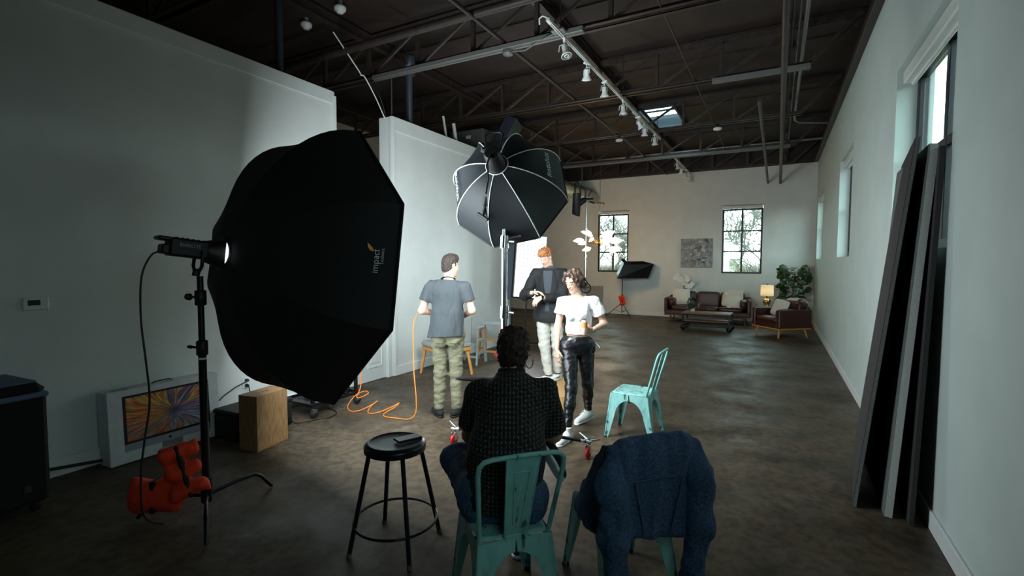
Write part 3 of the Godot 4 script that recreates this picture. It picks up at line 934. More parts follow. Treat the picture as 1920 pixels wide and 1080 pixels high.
	for k in 4:
		var sp := [-0.20, -0.06, 0.10, 0.20]
		var x: float = sp[k]
		var top := Vector3(x, [1.36, 1.22, 1.28, 1.10][k], 0.05)
		obj("stem", MB.new().tube([Vector3(0, 0.82, 0), Vector3(x * 0.2, 1.05, 0.0), Vector3(x * 0.6, top.y - 0.05, 0.02), top], 0.005, 5), M.leaf, o)
		for j in 6:
			var f := MB.new()
			var p := Vector3(x * 0.55, top.y - 0.06, 0.03).lerp(top + Vector3(x * 0.2, -0.06, 0.06), j / 5.0) + Vector3(rng.randf_range(-.05, .05), rng.randf_range(-.09, .05), rng.randf_range(-.04, .06))
			for q in 5:
				var an := TAU * q / 5 + rng.randf()
				leaf(f, p, Vector3(cos(an), sin(an), 0.35).normalized(), 0.075, 0.07, Vector3(0.1, 0.2, 1))
			obj("flower", f, petal, o)
	for k in 5: 
		var an := TAU * k / 5
		var f := MB.new()
		leaf(f, Vector3(0, 0.83, 0), Vector3(cos(an), 0.45, sin(an) * 0.5).normalized(), 0.18, 0.06)
		obj("leaf", f, M.leaf, o)
	# ---- side table and lamp
	var st := thing("side_table", "small round dark side table between sofa and armchair", "side table", Vector3(-0.22, 0, -14.75))
	obj("top", MB.new().lathe([Vector2(0, 0.53), Vector2(0.21, 0.53), Vector2(0.22, 0.54), Vector2(0.21, 0.55), Vector2(0, 0.55)], 24), M.wood_dark, st)
	obj("pole", MB.new().tube([Vector3(0, 0.02, 0), Vector3(0, 0.53, 0)], 0.02, 10), M.black_metal, st)
	obj("foot", MB.new().lathe([Vector2(0, 0), Vector2(0.17, 0), Vector2(0.17, 0.012), Vector2(0.03, 0.03), Vector2(0, 0.03)], 24), M.black_metal, st)
	var l := thing("table_lamp", "table lamp with lit cream drum shade and gold base", "lamp", Vector3(-0.20, 0.551, -14.75))
	obj("base", MB.new().lathe([Vector2(0, 0), Vector2(0.07, 0), Vector2(0.07, 0.015), Vector2(0.05, 0.025), Vector2(0.085, 0.06), Vector2(0.10, 0.11), Vector2(0.085, 0.16), Vector2(0.045, 0.195), Vector2(0.03, 0.20), Vector2(0, 0.20)], 20), M.gold, l)
	obj("neck", MB.new().tube([Vector3(0, 0.20, 0), Vector3(0, 0.28, 0)], 0.018, 10), M.black_metal, l)
	var shade := mt(238, 230, 210, 0.8)
	shade.backlight_enabled = true
	shade.backlight = Color(0.70, 0.66, 0.56)
	obj("lamp_shade", MB.new().lathe([Vector2(0.160, 0.27), Vector2(0.152, 0.545)], 28), shade, l)
	obj("finial", MB.new().lathe([Vector2(0, 0.60), Vector2(0.008, 0.59), Vector2(0.005, 0.55), Vector2(0.003, 0.27), Vector2(0, 0.27)], 8), M.black_metal, l)
	var bulb := obj("bulb", MB.new().lathe([Vector2(0, 0.34), Vector2(0.02, 0.345), Vector2(0.033, 0.39), Vector2(0.024, 0.43), Vector2(0, 0.44)], 14), glow(255, 224, 170, 2.0), l)
	omni("lamp_bulb_light", Vector3(-0.20, 0.551 + 0.39, -14.75), Color(1.0, 0.90, 0.74), 0.06, 0.03)
	# ---- fiddle-leaf fig
	var fg := thing("fiddle_leaf_fig", "tall leafy fiddle-leaf fig in the back right corner", "plant", Vector3(0.42, 0, -15.05))
	obj("pot", MB.new().lathe([Vector2(0, 0), Vector2(0.13, 0), Vector2(0.17, 0.30), Vector2(0.155, 0.30), Vector2(0.15, 0.27), Vector2(0, 0.27)], 20), M.white_ceramic, fg)
	obj("trunk", MB.new().tube([Vector3(0, 0.26, 0), Vector3(0.02, 0.6, 0.01), Vector3(-0.01, 1.0, 0), Vector3(0.02, 1.45, 0.01)], [0.028, 0.025, 0.02, 0.012], 8), M.bark, fg)
	rng.seed = 33
	for k in 120:
		var y := rng.randf_range(0.76, 1.62)
		var wide := 0.36 * sin(PI * clampf((y - 0.55) / 1.25, 0.0, 1.0)) + 0.03
		var an := k * 2.399
		var rr := wide * sqrt(rng.randf_range(0.15, 1.0))
		var p := Vector3(cos(an) * rr * 0.8, y - 0.04, sin(an) * rr * 0.55)
		var f := MB.new()
		leaf(f, p, (Vector3(cos(an), rng.randf_range(-0.7, 0.5), sin(an))).normalized(), minf(rng.randf_range(0.18, 0.26), (0.86 - 0.42 - p.x) if cos(an) > 0.2 else 1.0), rng.randf_range(0.13, 0.19), Vector3(rng.randf_range(-0.5, 0.2), rng.randf_range(0.2, 1.0), rng.randf_range(0.2, 1.0)))
		obj("leaf", f, M.leaf, fg)
	for k in 8:
		var an := k * 2.399
		obj("branch", MB.new().tube([Vector3(0, 0.75 + k * 0.09, 0), Vector3(cos(an) * 0.24, 0.95 + k * 0.085, sin(an) * 0.18)], [0.009, 0.004], 5), M.bark, fg)
	# ---- painting
	var p := thing("abstract_painting", "abstract grey canvas painting on the back wall between the windows", "painting", Vector3(-2.15, 1.99, ZB))
	obj("stretcher", MB.new().box(Vector3(0, 0, 0.02), Vector3(0.915, 0.875, 0.038), 0.004), M.grey_paint, p)
	var pm := StandardMaterial3D.new()
	pm.albedo_texture = ImageTexture.create_from_image(paint_image())
	pm.roughness = 0.8
	var q := QuadMesh.new()
	q.size = Vector2(0.91, 0.87)
	var pc := put("canvas", q, pm, p)
	pc.position = Vector3(0, 0, 0.0405)
	var cv := thing("leaning_canvas", "unframed grey canvas leaning on the back wall below the chandelier", "canvas", Vector3(-5.36, 0, ZB + 0.12))
	obj("stretcher", MB.new().box(Vector3(0, 0.45, 0), Vector3(0.62, 0.92, 0.03), 0.004, Basis(Vector3(1, 0, 0), -0.10)), M.grey_paint, cv)
	obj("canvas_face", MB.new().box(Vector3(0, 0.452, 0.017), Vector3(0.61, 0.91, 0.003), 0.0, Basis(Vector3(1, 0, 0), -0.10)), noisy(0.03, 95, [[0.0, 120, 122, 120], [0.5, 152, 154, 150], [1.0, 176, 174, 166]], 2.0, 0.8), cv)
	outlet("power_outlet", Vector3(-4.82, 0.44, ZB + 0.006), 0, "pale wall outlet with a white cord on the back wall by the tripod", true)
	# ---- strip softbox on a tripod
	var tr := thing("light_tripod", "black tripod stand holding the strip softbox by the back wall", "stand", Vector3(-4.22, 0, -15.05), YAW)
	obj("pole", MB.new().tube([Vector3(0, 0.12, 0), Vector3(0, 1.32, 0)], 0.014, 8), M.black_metal, tr)
	obj("collar", MB.new().tube([Vector3(0, 0.62, 0), Vector3(0, 0.70, 0)], 0.024, 8), M.black_metal, tr)
	for k in 3:
		var an := deg_to_rad([-100, 20, 140][k])
		var d := Vector3(sin(an), 0, cos(an))
		obj("leg", MB.new().tube([Vector3(0, 0.42, 0) + d * 0.02, d * 0.50 + Vector3(0, 0.01, 0)], 0.011, 6), M.black_metal, tr)
		obj("brace", MB.new().tube([Vector3(0, 0.14, 0), d * 0.25 + Vector3(0, 0.215, 0)], 0.007, 5), M.black_metal, tr)
	sandbag("sandbag", Vector3(-4.20, 0.52, -14.99), 0.16, 0.30, 0.10, Vector3(0.1, 0.5, 0.2), "small red-orange sandbag hanging on the tripod by the back wall")
	var sb := thing("strip_softbox", "black rectangular softbox tilted down on the tripod by the back wall", "softbox", Vector3(-4.22, 1.33, -15.05), YAW)
	b = MB.new()
	var low := [Vector3(-0.22, -0.13, 0.24), Vector3(0.74, -0.12, 0.24), Vector3(0.78, -0.08, -0.26), Vector3(-0.18, -0.09, -0.26)]
	var mid := [Vector3(-0.02, 0.30, 0.20), Vector3(0.95, 0.32, 0.10), Vector3(0.96, 0.34, -0.16), Vector3(0.0, 0.32, -0.20)]
	var crown := [Vector3(0.03, 0.40, 0.08), Vector3(0.62, 0.41, 0.05), Vector3(0.62, 0.41, -0.08), Vector3(0.03, 0.40, -0.10)]
	for k in 4:
		var k2 := (k + 1) % 4
		b.quad(low[k], low[k2], mid[k2], mid[k], (low[k] + low[k2] + mid[k]) / 3.0 - Vector3(0.36, 0.12, 0))
		b.quad(mid[k], mid[k2], crown[k2], crown[k], (mid[k] + mid[k2]) * 0.5 - Vector3(0.36, 0.10, 0))
	b.quad(crown[0], crown[1], crown[2], crown[3], Vector3.UP)
	obj("shell", b, M.black_gloss, sb)
	b = MB.new()
	for k in 1: b.quad(low[0] + Vector3(0, 0.02, 0), low[1] + Vector3(0, 0.02, 0), low[2] + Vector3(0, 0.02, 0), low[3] + Vector3(0, 0.02, 0), Vector3.DOWN)
	obj("diffuser", b, M.grey_paint, sb)
	obj("lamp_head", MB.new().tube([Vector3(0.10, 0.36, 0.02), Vector3(-0.04, 0.48, 0.06)], 0.05, 12), M.black_metal, sb)
	obj("bracket", MB.new().box(Vector3(-0.02, 0.16, 0.13), Vector3(0.03, 0.34, 0.03), 0.004, Basis(Vector3(1, 0, 0), 0.7)), M.black_metal, sb)
	obj("spigot", MB.new().tube([Vector3(0, -0.02, 0), Vector3(0, 0.09, 0)], 0.018, 8), M.black_metal, sb)
	# ---- chandelier of glowing leaves
	var ch := thing("leaf_chandelier", "brass chandelier with glowing leaf-shaped shades before the left back window", "chandelier", Vector3(-4.26, 2.24, -12.88), YAW)
	obj("hub", MB.new().lathe([Vector2(0, -0.10), Vector2(0.03, -0.09), Vector2(0.04, 0), Vector2(0.02, 0.10), Vector2(0, 0.11)], 12), M.brass, ch)
	obj("rod", MB.new().tube([Vector3(0, 0.10, 0), Vector3(0, 2.16, 0)], 0.006, 6), M.brass, ch)
	obj("hook", MB.new().tube([Vector3(-0.07, 1.04, 0), Vector3(-0.05, 1.08, 0), Vector3(0.04, 1.06, 0), Vector3(0.09, 1.08, 0), Vector3(0.12, 1.02, 0)], 0.014, 6), M.black_metal, ch)
	var gls := mt(200, 230, 225, 0.05)
	gls.transparency = BaseMaterial3D.TRANSPARENCY_ALPHA
	gls.albedo_color.a = 0.35
	obj("glass_drop", MB.new().lathe([Vector2(0.01, 1.0), Vector2(0.035, 0.92), Vector2(0.05, 0.82), Vector2(0.04, 0.80), Vector2(0.0, 0.80)], 12), gls, ch)
	var lm := glow(255, 238, 210, 4.0)
	var leaves := [[-0.52, 0.06, 0.2, -0.10, 0.30], [-0.40, 0.02, -0.1, -0.35, 0.24], [-0.30, 0.27, 0.1, 0.10, 0.30], [-0.20, 0.22, -0.2, 0.55, 0.26], [-0.24, 0.10, 0.3, -0.7, 0.18], [-0.30, -0.16, 0.1, -0.25, 0.26], [0.10, 0.20, 0.1, 0.62, 0.30], [0.24, 0.22, -0.2, 0.50, 0.32], [0.04, 0.03, 0.3, 0.85, 0.18], [0.14, -0.02, 0.2, 0.95, 0.26], [0.38, 0.07, -0.1, 0.0, 0.38], [0.30, -0.19, 0.1, 0.14, 0.36]]
	for v in leaves:
		var p0 := Vector3(v[0], v[1], v[2])
		obj("arm", MB.new().tube([Vector3(0, 0, 0), p0 * 0.5 + Vector3(0, -0.06, 0), p0], 0.006, 5), M.brass, ch)
		var f := MB.new()
		var an: float = v[3] if v[0] > 0 else PI - v[3]
		var d := Vector3(cos(an), sin(an), 0.15).normalized()
		var side := d.cross(Vector3(0, 0.5, 1)).normalized()
		var nn := d.cross(side)
		f.sheet(func(u: float, w: float) -> Vector3:
			var wd: float = 0.27 * v[4] * sin(PI * pow(u, 0.75)) * (w * 2.0 - 1.0)
			return p0 + d * (u - 0.25) * v[4] + side * wd + nn * (0.03 * (w * 2 - 1) * (w * 2 - 1)), 8, 4, Vector3(0, 0, 1))
		f.sheet(func(u: float, w: float) -> Vector3:
			var wd: float = 0.27 * v[4] * sin(PI * pow(u, 0.75)) * (w * 2.0 - 1.0)
			return p0 + d * (u - 0.25) * v[4] + side * wd + nn * (0.012 + 0.018 * (w * 2 - 1) * (w * 2 - 1)), 8, 4, Vector3(0, 0, -1))
		obj("leaf_lamp", f, lm, ch)
	omni("chandelier_light", Vector3(-4.22, 2.26, -12.95), Color(1.0, 0.80, 0.54), 1.7, 0.25)
	# ---- tall chrome stand with a hanging black lamp head
	var cs := thing("chrome_stand", "tall chrome light stand behind the two standing models", "stand", Vector3(-3.44, 0, -9.53), YAW)
	obj("pole", MB.new().tube([Vector3(0, 0.25, 0), Vector3(0, 1.75, 0)], 0.02, 10), M.chrome, cs)
	obj("pole", MB.new().tube([Vector3(0, 1.75, 0), Vector3(0, 2.95, 0)], 0.014, 10), M.chrome, cs)
	for y in [1.25, 1.78, 2.32]: obj("collar", MB.new().tube([Vector3(0, y, 0), Vector3(0, y + 0.07, 0)], 0.03, 10), M.chrome, cs)
	for k in 3:
		var an := TAU * k / 3 + 0.5
		obj("leg", MB.new().tube([Vector3(0, 0.30, 0), Vector3(sin(an) * 0.5, 0.012, cos(an) * 0.5)], 0.012, 6), M.chrome, cs)
	b = MB.new()
	for k in 24:
		var a0 := TAU * k / 24
		var a1 := TAU * (k + 1) / 24
		b.tube([Vector3(cos(a0) * 0.10, 1.17 + sin(a0) * 0.10, 0.05), Vector3(cos(a1) * 0.10, 1.17 + sin(a1) * 0.10, 0.05)], 0.012, 6, false)
	for k in 3:
		var a0 := TAU * k / 3 + 0.3
		b.tube([Vector3(0, 1.17, 0.045), Vector3(cos(a0) * 0.10, 1.17 + sin(a0) * 0.10, 0.05)], 0.007, 5, false)
	obj("hand_wheel", b, M.black_metal, cs)
	b = MB.new()
	b.tube([Vector3(-0.10, 2.98, 0), Vector3(0.14, 2.99, 0)], 0.02, 8)
	b.tube([Vector3(-0.02, 2.92, 0), Vector3(-0.02, 3.18, 0.02)], 0.016, 8)
	b.tube([Vector3(0.04, 3.04, 0), Vector3(0.10, 3.16, 0.02)], 0.012, 6)
	b.tube([Vector3(0.06, 2.93, 0.03), Vector3(0.16, 2.90, 0.03)], 0.018, 6)
	obj("grip_head", b, M.black_metal, cs)
	var hl := thing("hanging_lamp_head", "black tube-shaped lamp head hanging from the tall chrome stand", "lamp", Vector3(-3.61, 2.92, -9.44), YAW)
	obj("barrel", MB.new().tube([Vector3(-0.02, -0.26, 0), Vector3(-0.012, -0.24, 0), Vector3(0.0, 0.16, 0), Vector3(0.0, 0.18, 0)], [0.09, 0.085, 0.085, 0.09], 14), M.black, hl)
	obj("yoke", MB.new().tube([Vector3(-0.05, 0.15, 0.06), Vector3(-0.04, 0.36, 0.04), Vector3(0.0, 0.43, 0.0), Vector3(0.05, 0.36, -0.02), Vector3(0.08, 0.12, 0)], 0.016, 6), M.black, hl)
	obj("spigot_arm", MB.new().tube([Vector3(0.04, -0.05, 0), Vector3(0.14, 0.04, 0), Vector3(0.20, 0.07, 0)], [0.05, 0.06, 0.03], 8), M.black, hl)
	# ---- spiral duct along the left
	var du := thing("air_duct", "silver round air duct running along the left side to the back wall", "duct", Vector3(-5.42, 3.84, -10.4))
	b = MB.new()
	b.tube([Vector3(0, 0, 0), Vector3(0, 0, -4.85)], 0.20, 24)
	obj("pipe_run", b, M.duct, du)
	for k in 8: obj("seam_ring", MB.new().lathe([Vector2(0.20, -0.018), Vector2(0.208, -0.012), Vector2(0.208, 0.012), Vector2(0.20, 0.018)], 24, Transform3D(Basis(Vector3(1, 0, 0), PI / 2), Vector3(0, 0, -0.3 - k * 0.62))), M.duct, du)
	obj("end_collar", MB.new().tube([Vector3(0, 0, -4.85), Vector3(0, 0, -5.39)], 0.185, 24), M.duct, du)
	for k in 3: obj("hanger_strap", MB.new().box(Vector3(0, 0.66, -0.6 - k * 1.8), Vector3(0.03, 0.95, 0.004)), M.steel_grey, du)
	# ---- air handler behind the second partition
	var hv := thing("air_handler", "grey air handler with sloping duct above the second partition", "air handler", Vector3(-6.05, 3.3, -9.45))
	obj("cabinet", MB.new().box(Vector3(0, 0.55, 0), Vector3(0.85, 1.45, 0.75), 0.01), M.hvac, hv)
	obj("label_plate", MB.new().box(Vector3(0.05, 1.12, 0.378), Vector3(0.12, 0.07, 0.004)), M.white_plastic, hv)
	obj("sloping_duct", MB.new().box(Vector3(0.60, 0.95, -0.10), Vector3(0.28, 1.3, 0.40), 0.01, Basis(Vector3(0, 0, 1), -0.42) * Basis(Vector3(1, 0, 0), -0.25)), M.hvac_dark, hv)
	obj("stand_leg", MB.new().box(Vector3(-0.35, -1.7, 0), Vector3(0.08, 3.2, 0.08)), M.hvac_dark, hv)
	obj("stand_leg", MB.new().box(Vector3(0.35, -1.7, 0), Vector3(0.08, 3.2, 0.08)), M.hvac_dark, hv)
	for k in 2:
		var tb := pipe("fluorescent_tube", [Vector3(-5.34 - k * 0.02, 0.0, -8.40 - k * 0.30), Vector3(-5.36, 4.32 - k * 0.05, -7.28 - k * 0.32)], 0.022 + 0.012 * k, M.white_metal, ["white tube leaning upright behind the second partition, the thinner of two", "white tube leaning upright behind the second partition, the thicker of two"][k], "tube")

func leaf(b: MB, p: Vector3, d: Vector3, l: float, w: float, upv := Vector3(0.13, 1, 0.2)):
	var s := d.cross(upv).normalized()
	var n := s.cross(d).normalized()
	b.smooth()
	var a := p
	var e := p + d * l - n * l * 0.12
	var m1 := p + d * l * 0.55 + n * l * 0.05
	var l1 := p + d * l * 0.35 + s * w * 0.42 + n * l * 0.10
	var l2 := p + d * l * 0.72 + s * w * 0.48 + n * l * 0.05
	var r1 := p + d * l * 0.35 - s * w * 0.42 + n * l * 0.10
	var r2 := p + d * l * 0.72 - s * w * 0.48 + n * l * 0.05
	for k in [[a, l1, m1], [l1, l2, m1], [l2, e, m1], [e, r2, m1], [r2, r1, m1], [r1, a, m1]]:
		b.tri(k[0], k[1], k[2], n)

func omni(called: String, at: Vector3, col: Color, energy: float, size: float):
	var l := OmniLight3D.new()
	l.name = called
	l.light_color = col
	l.light_energy = energy
	l.light_size = size
	l.omni_range = 25.0
	l.omni_attenuation = 2.0
	l.shadow_enabled = true
	add_child(l)
	l.position = at

func paint_image() -> Image:
	var im := Image.create(256, 244, false, Image.FORMAT_RGB8)
	var n := FastNoiseLite.new()
	n.frequency = 0.02; n.seed = 4; n.fractal_octaves = 5
	for y in 244:
		for x in 256:
			var v := 0.60 + 0.14 * n.get_noise_2d(x, y) + 0.10 * n.get_noise_2d(x * 6.0, y * 0.7 + 300)
			im.set_pixel(x, y, Color(v * 0.98, v, v * 1.01))
	rng.seed = 77
	for k in 110:
		var w := rng.randi_range(8, 30)
		var h := rng.randi_range(5, 22)
		var x := clampi(int(rng.randfn(128, 58)), 0, 250 - w)
		var y := clampi(int(rng.randfn(122, 52)), 0, 240 - h)
		var c: Color = [Color(0.82, 0.83, 0.82), Color(0.74, 0.75, 0.75), Color(0.26, 0.30, 0.36), Color(0.45, 0.48, 0.52), Color(0.70, 0.62, 0.48), Color(0.36, 0.40, 0.46), Color(0.86, 0.86, 0.84)][rng.randi() % 7]
		for j in h:
			for i in w:
				var a := 0.62 + 0.6 * n.get_noise_2d((x + i) * 3.0, (y + j) * 3.0)
				im.set_pixel(x + i, y + j, im.get_pixel(x + i, y + j).lerp(c, clampf(a, 0.0, 0.9)))
	return im

func outlet(called: String, at: Vector3, turn: float, label: String, cord: bool):
	var o := thing(called, label, "outlet", at, turn)
	obj("plate", MB.new().box(Vector3.ZERO, Vector3(0.075, 0.118, 0.008), 0.003), M.white_plastic, o)
	for s in [-1, 1]: obj("socket", MB.new().lathe([Vector2(0, 0.006), Vector2(0.016, 0.006), Vector2(0.017, 0.003)], 14, Transform3D(Basis(Vector3(1, 0, 0), PI / 2), Vector3(0, s * 0.028, 0.002))), M.trim, o)
	if cord:
		obj("cord", MB.new().tube([Vector3(0, -0.03, 0.02), Vector3(-0.02, -0.16, 0.04), Vector3(0.02, -0.28, 0.05), Vector3(-0.12, -0.40, 0.06), Vector3(-0.22, -0.425, 0.08)], 0.005, 5), M.white_plastic, o)
	return o

# a pillow-like orange sandbag: two lobes joined by a strap
func sandbag(called: String, at: Vector3, w: float, h: float, d: float, turn: Vector3, label: String):
	var t := thing(called, label, "sandbag", at)
	t.rotation = turn
	var r := d * 0.5
	var pr := []
	for k in 3:
		var y := (k - 1) * (h * 0.5 - r * 0.9)
		pr.append(cone(Vector3(-w * 0.5 + r * 0.8, y, 0.01 * (k - 1)), Vector3(w * 0.5 - r * 0.8, y * 0.96, -0.01 * (k - 1)), r, r * 0.92, 0.06))
	for sx in [-1.0, 1.0]:
		for sy in [-1.0, 1.0]:
			pr.append(cone(Vector3(sx * w * 0.34, sy * h * 0.36, 0), Vector3(sx * w * 0.50, sy * h * 0.50, 0.01 * sx), r * 0.45, 0.006, 0.05))
	garment("bag", pr, M.sand_orange, t, 0.009, [], 0.016, 6.0, Vector3.ONE, int(w * 100))
	obj("strap", MB.new().box(Vector3(0, 0, 0), Vector3(w * 0.15, h * 1.02, d * 1.04), 0.012), M.black_cloth, t)
	return t

# ================================================================ the left wall
func build_left_side():
	var b: MB
	# thermostat
	var th := thing("thermostat", "white thermostat with a dark display on the left wall", "thermostat", Vector3(XL + 0.012, 1.372, -1.53), 90)
	obj("case", MB.new().box(Vector3.ZERO, Vector3(0.15, 0.10, 0.024), 0.006), M.white_plastic, th)
	obj("display", MB.new().box(Vector3(-0.012, 0.008, 0.0125), Vector3(0.072, 0.04, 0.003)), mt(62, 72, 72, 0.2), th)
	for k in 2: obj("button", MB.new().box(Vector3(0.05, 0.018 - k * 0.028, 0.0125), Vector3(0.018, 0.012, 0.004), 0.002), M.trim, th)
	# black travel case
	var c := thing("travel_case", "tall black travel case with grey-blue stripes on its lid", "case", Vector3(-4.58, 0, -1.04), 4)
	obj("body", MB.new().box(Vector3(0, 0.43, 0), Vector3(0.52, 0.74, 0.66), 0.03), M.black_cloth, c)
	b = MB.new()
	b.box(Vector3(0, 0.83, 0), Vector3(0.52, 0.10, 0.66), 0.045)
	obj("lid", b, M.black_cloth, c)
	obj("stripe", MB.new().box(Vector3(0, 0.796, 0), Vector3(0.532, 0.035, 0.672), 0.01), mt(98, 116, 142, 0.8), c)
	obj("stripe", MB.new().box(Vector3(0, 0.883, 0), Vector3(0.44, 0.012, 0.58), 0.004), mt(98, 116, 142, 0.8), c)
	for k in [-1, 1]:
		for q in [-1, 1]:
			obj("wheel", MB.new().lathe([Vector2(0, -0.015), Vector2(0.03, -0.015), Vector2(0.03, 0.015), Vector2(0, 0.015)], 12, Transform3D(Basis(Vector3(0, 0, 1), PI / 2), Vector3(k * 0.2, 0.03, q * 0.26))), M.rubber, c)
	obj("latch", MB.new().box(Vector3(0.263, 0.18, -0.20), Vector3(0.012, 0.05, 0.04), 0.003), M.chrome, c)
	obj("handle", MB.new().box(Vector3(0.0, 0.20, -0.345), Vector3(0.16, 0.14, 0.035), 0.012), M.black, c)
	pipe("floor_rod", [Vector3(-4.80, 0.135, -1.40), Vector3(-4.86, 0.05, -1.87)], 0.012, M.black_metal, "thin black rod leaning between travel case and computer box", "rod")
	# computer box with its printed picture
	var ib := thing("computer_box", "white cardboard computer box with a printed colourful screen leaning on the wall", "box", Vector3(-4.725, 0, -2.325), 90)
	ib.rotation_degrees.x = -3.0
	var bw := 0.90; var bh := 0.61; var bd := 0.17
	obj("carton", MB.new().box(Vector3(0, bh / 2 + 0.008, -bd / 2), Vector3(bw, bh, bd), 0.004), noisy(0.02, 15, [[0.0, 206, 210, 212], [1.0, 224, 227, 228]], 1.0, 0.55), ib)
	obj("printed_bezel", MB.new().box(Vector3(0.005, 0.365, 0.0008), Vector3(0.70, 0.405, 0.002)), mt(16, 16, 20, 0.3), ib)
	obj("printed_chin", MB.new().box(Vector3(0.005, 0.132, 0.0008), Vector3(0.70, 0.062, 0.002)), mt(150, 156, 162, 0.4), ib)
	var im := StandardMaterial3D.new()
	im.albedo_texture = ImageTexture.create_from_image(streak_image())
	im.roughness = 0.45
	var q := QuadMesh.new()
	q.size = Vector2(0.655, 0.365)
	put("printed_screen", q, im, ib).position = Vector3(0.005, 0.366, 0.0028)
	obj("printed_foot", MB.new().box(Vector3(0.02, 0.075, 0.0008), Vector3(0.17, 0.05, 0.002)), mt(120, 126, 132, 0.4), ib)
	obj("printed_foot", MB.new().box(Vector3(0.02, 0.045, 0.0008), Vector3(0.20, 0.012, 0.0024)), mt(160, 166, 172, 0.4), ib)
	b = MB.new()
	b.lathe([Vector2(0, 0.0012), Vector2(0.010, 0.0012), Vector2(0.0115, 0)], 14, Transform3D(Basis(Vector3(1, 0, 0), PI / 2), Vector3(0.0, 0.130, 0.0018)))
	b.box(Vector3(0.003, 0.1445, 0.0022), Vector3(0.003, 0.007, 0.001), 0.0, Basis(Vector3(0, 0, 1), -0.5))
	obj("printed_emblem", b, mt(24, 24, 28, 0.4), ib)
	obj("carry_handle", MB.new().tube([Vector3(-0.08, bh + 0.008, -bd / 2), Vector3(-0.05, bh + 0.022, -bd / 2), Vector3(0.06, bh + 0.024, -bd / 2), Vector3(0.09, bh + 0.008, -bd / 2)], 0.009, 6, true, 0.5), M.black, ib)
	var tx := TextMesh.new()
	tx.text = "iMac"
	tx.font_size = 26
	tx.pixel_size = 0.0022
	tx.depth = 0.001
	var to := put("lettering", tx, mt(30, 32, 36, 0.5), ib)
	to.rotation_degrees = Vector3(-90, 0, 0)
	to.position = Vector3(-0.33, bh + 0.0092, -bd / 2 + 0.02)
	# wooden apple box standing on end
	var ab := thing("apple_box", "wooden apple box standing on end with a slotted hand hole on top", "box", Vector3(-4.14, 0, -2.83), -80)
	var hw := 0.36; var hd := 0.21; var hh := 0.50
	for k in [-1, 1]:
		obj("face_panel", MB.new().box(Vector3(0, hh / 2, k * (hd / 2 - 0.009)), Vector3(hw, hh, 0.018), 0.003), M.apple, ab)
		obj("edge_panel", MB.new().box(Vector3(k * (hw / 2 - 0.009), hh / 2, 0), Vector3(0.018, hh, hd - 0.037), 0.002), M.apple, ab)
	obj("end_panel", MB.new().box(Vector3(0, 0.010, 0), Vector3(hw - 0.038, 0.018, hd - 0.038), 0.002), M.apple, ab)
	b = MB.new()
	var iw := hw - 0.037; var idp := hd - 0.037
	b.box(Vector3(0, hh - 0.010, idp / 2 - 0.034), Vector3(iw, 0.018, 0.068))
	b.box(Vector3(0, hh - 0.010, -idp / 2 + 0.034), Vector3(iw, 0.018, 0.068))
	b.box(Vector3(iw / 2 - 0.055, hh - 0.010, 0), Vector3(0.11, 0.018, 0.04))
	b.box(Vector3(-iw / 2 + 0.055, hh - 0.010, 0), Vector3(0.11, 0.018, 0.04))
	obj("top_panel", b, M.apple, ab)
	# black battery case behind it
	var bc := thing("battery_case", "black hard case on the floor behind the apple box", "case", Vector3(-4.56, 0, -3.02), 4)
	obj("shell", MB.new().box(Vector3(0, 0.12, 0), Vector3(0.36, 0.24, 0.62), 0.02), M.black, bc)
	obj("lid", MB.new().box(Vector3(0, 0.262, 0), Vector3(0.37, 0.045, 0.63), 0.015), M.black, bc)
	obj("handle", MB.new().tube([Vector3(0.0, 0.22, 0.32), Vector3(0.0, 0.22, 0.35), Vector3(0.0, 0.14, 0.35), Vector3(0.0, 0.14, 0.32)], 0.012, 6), M.rubber, bc)
	# outlet with two plugs
	var ol = outlet("power_outlet", Vector3(XL + 0.005, 0.405, -3.18), 90, "white wall outlet with two black plugs on the left partition", false)
	for s in [-1, 1]: obj("plug", MB.new().lathe([Vector2(0, 0.045), Vector2(0.012, 0.045), Vector2(0.017, 0.03), Vector2(0.017, 0.006), Vector2(0, 0.006)], 12, Transform3D(Basis(Vector3(1, 0, 0), PI / 2), Vector3(0, s * 0.028, 0))), M.cable_black, ol)
	obj("cord", MB.new().tube([Vector3(0, 0.028, 0.045), Vector3(-0.06, 0.026, 0.08), Vector3(-0.18, 0.0, 0.10), Vector3(-0.30, -0.06, 0.10), Vector3(-0.42, -0.16, 0.09), Vector3(-0.52, -0.30, 0.12), Vector3(-0.55, -0.39, 0.16)], 0.006, 6), M.cable_black, ol)
	obj("cord", MB.new().tube([Vector3(0, -0.028, 0.045), Vector3(-0.01, -0.04, 0.07), Vector3(-0.005, -0.085, 0.075), Vector3(0.05, -0.105, 0.09), Vector3(0.10, -0.115, 0.12)], 0.006, 6), M.cable_black, ol)
	# equipment cart
	var ct := thing("equipment_cart", "black metal equipment cart on casters behind the big softbox", "cart", Vector3(-4.62, 0, -3.88))
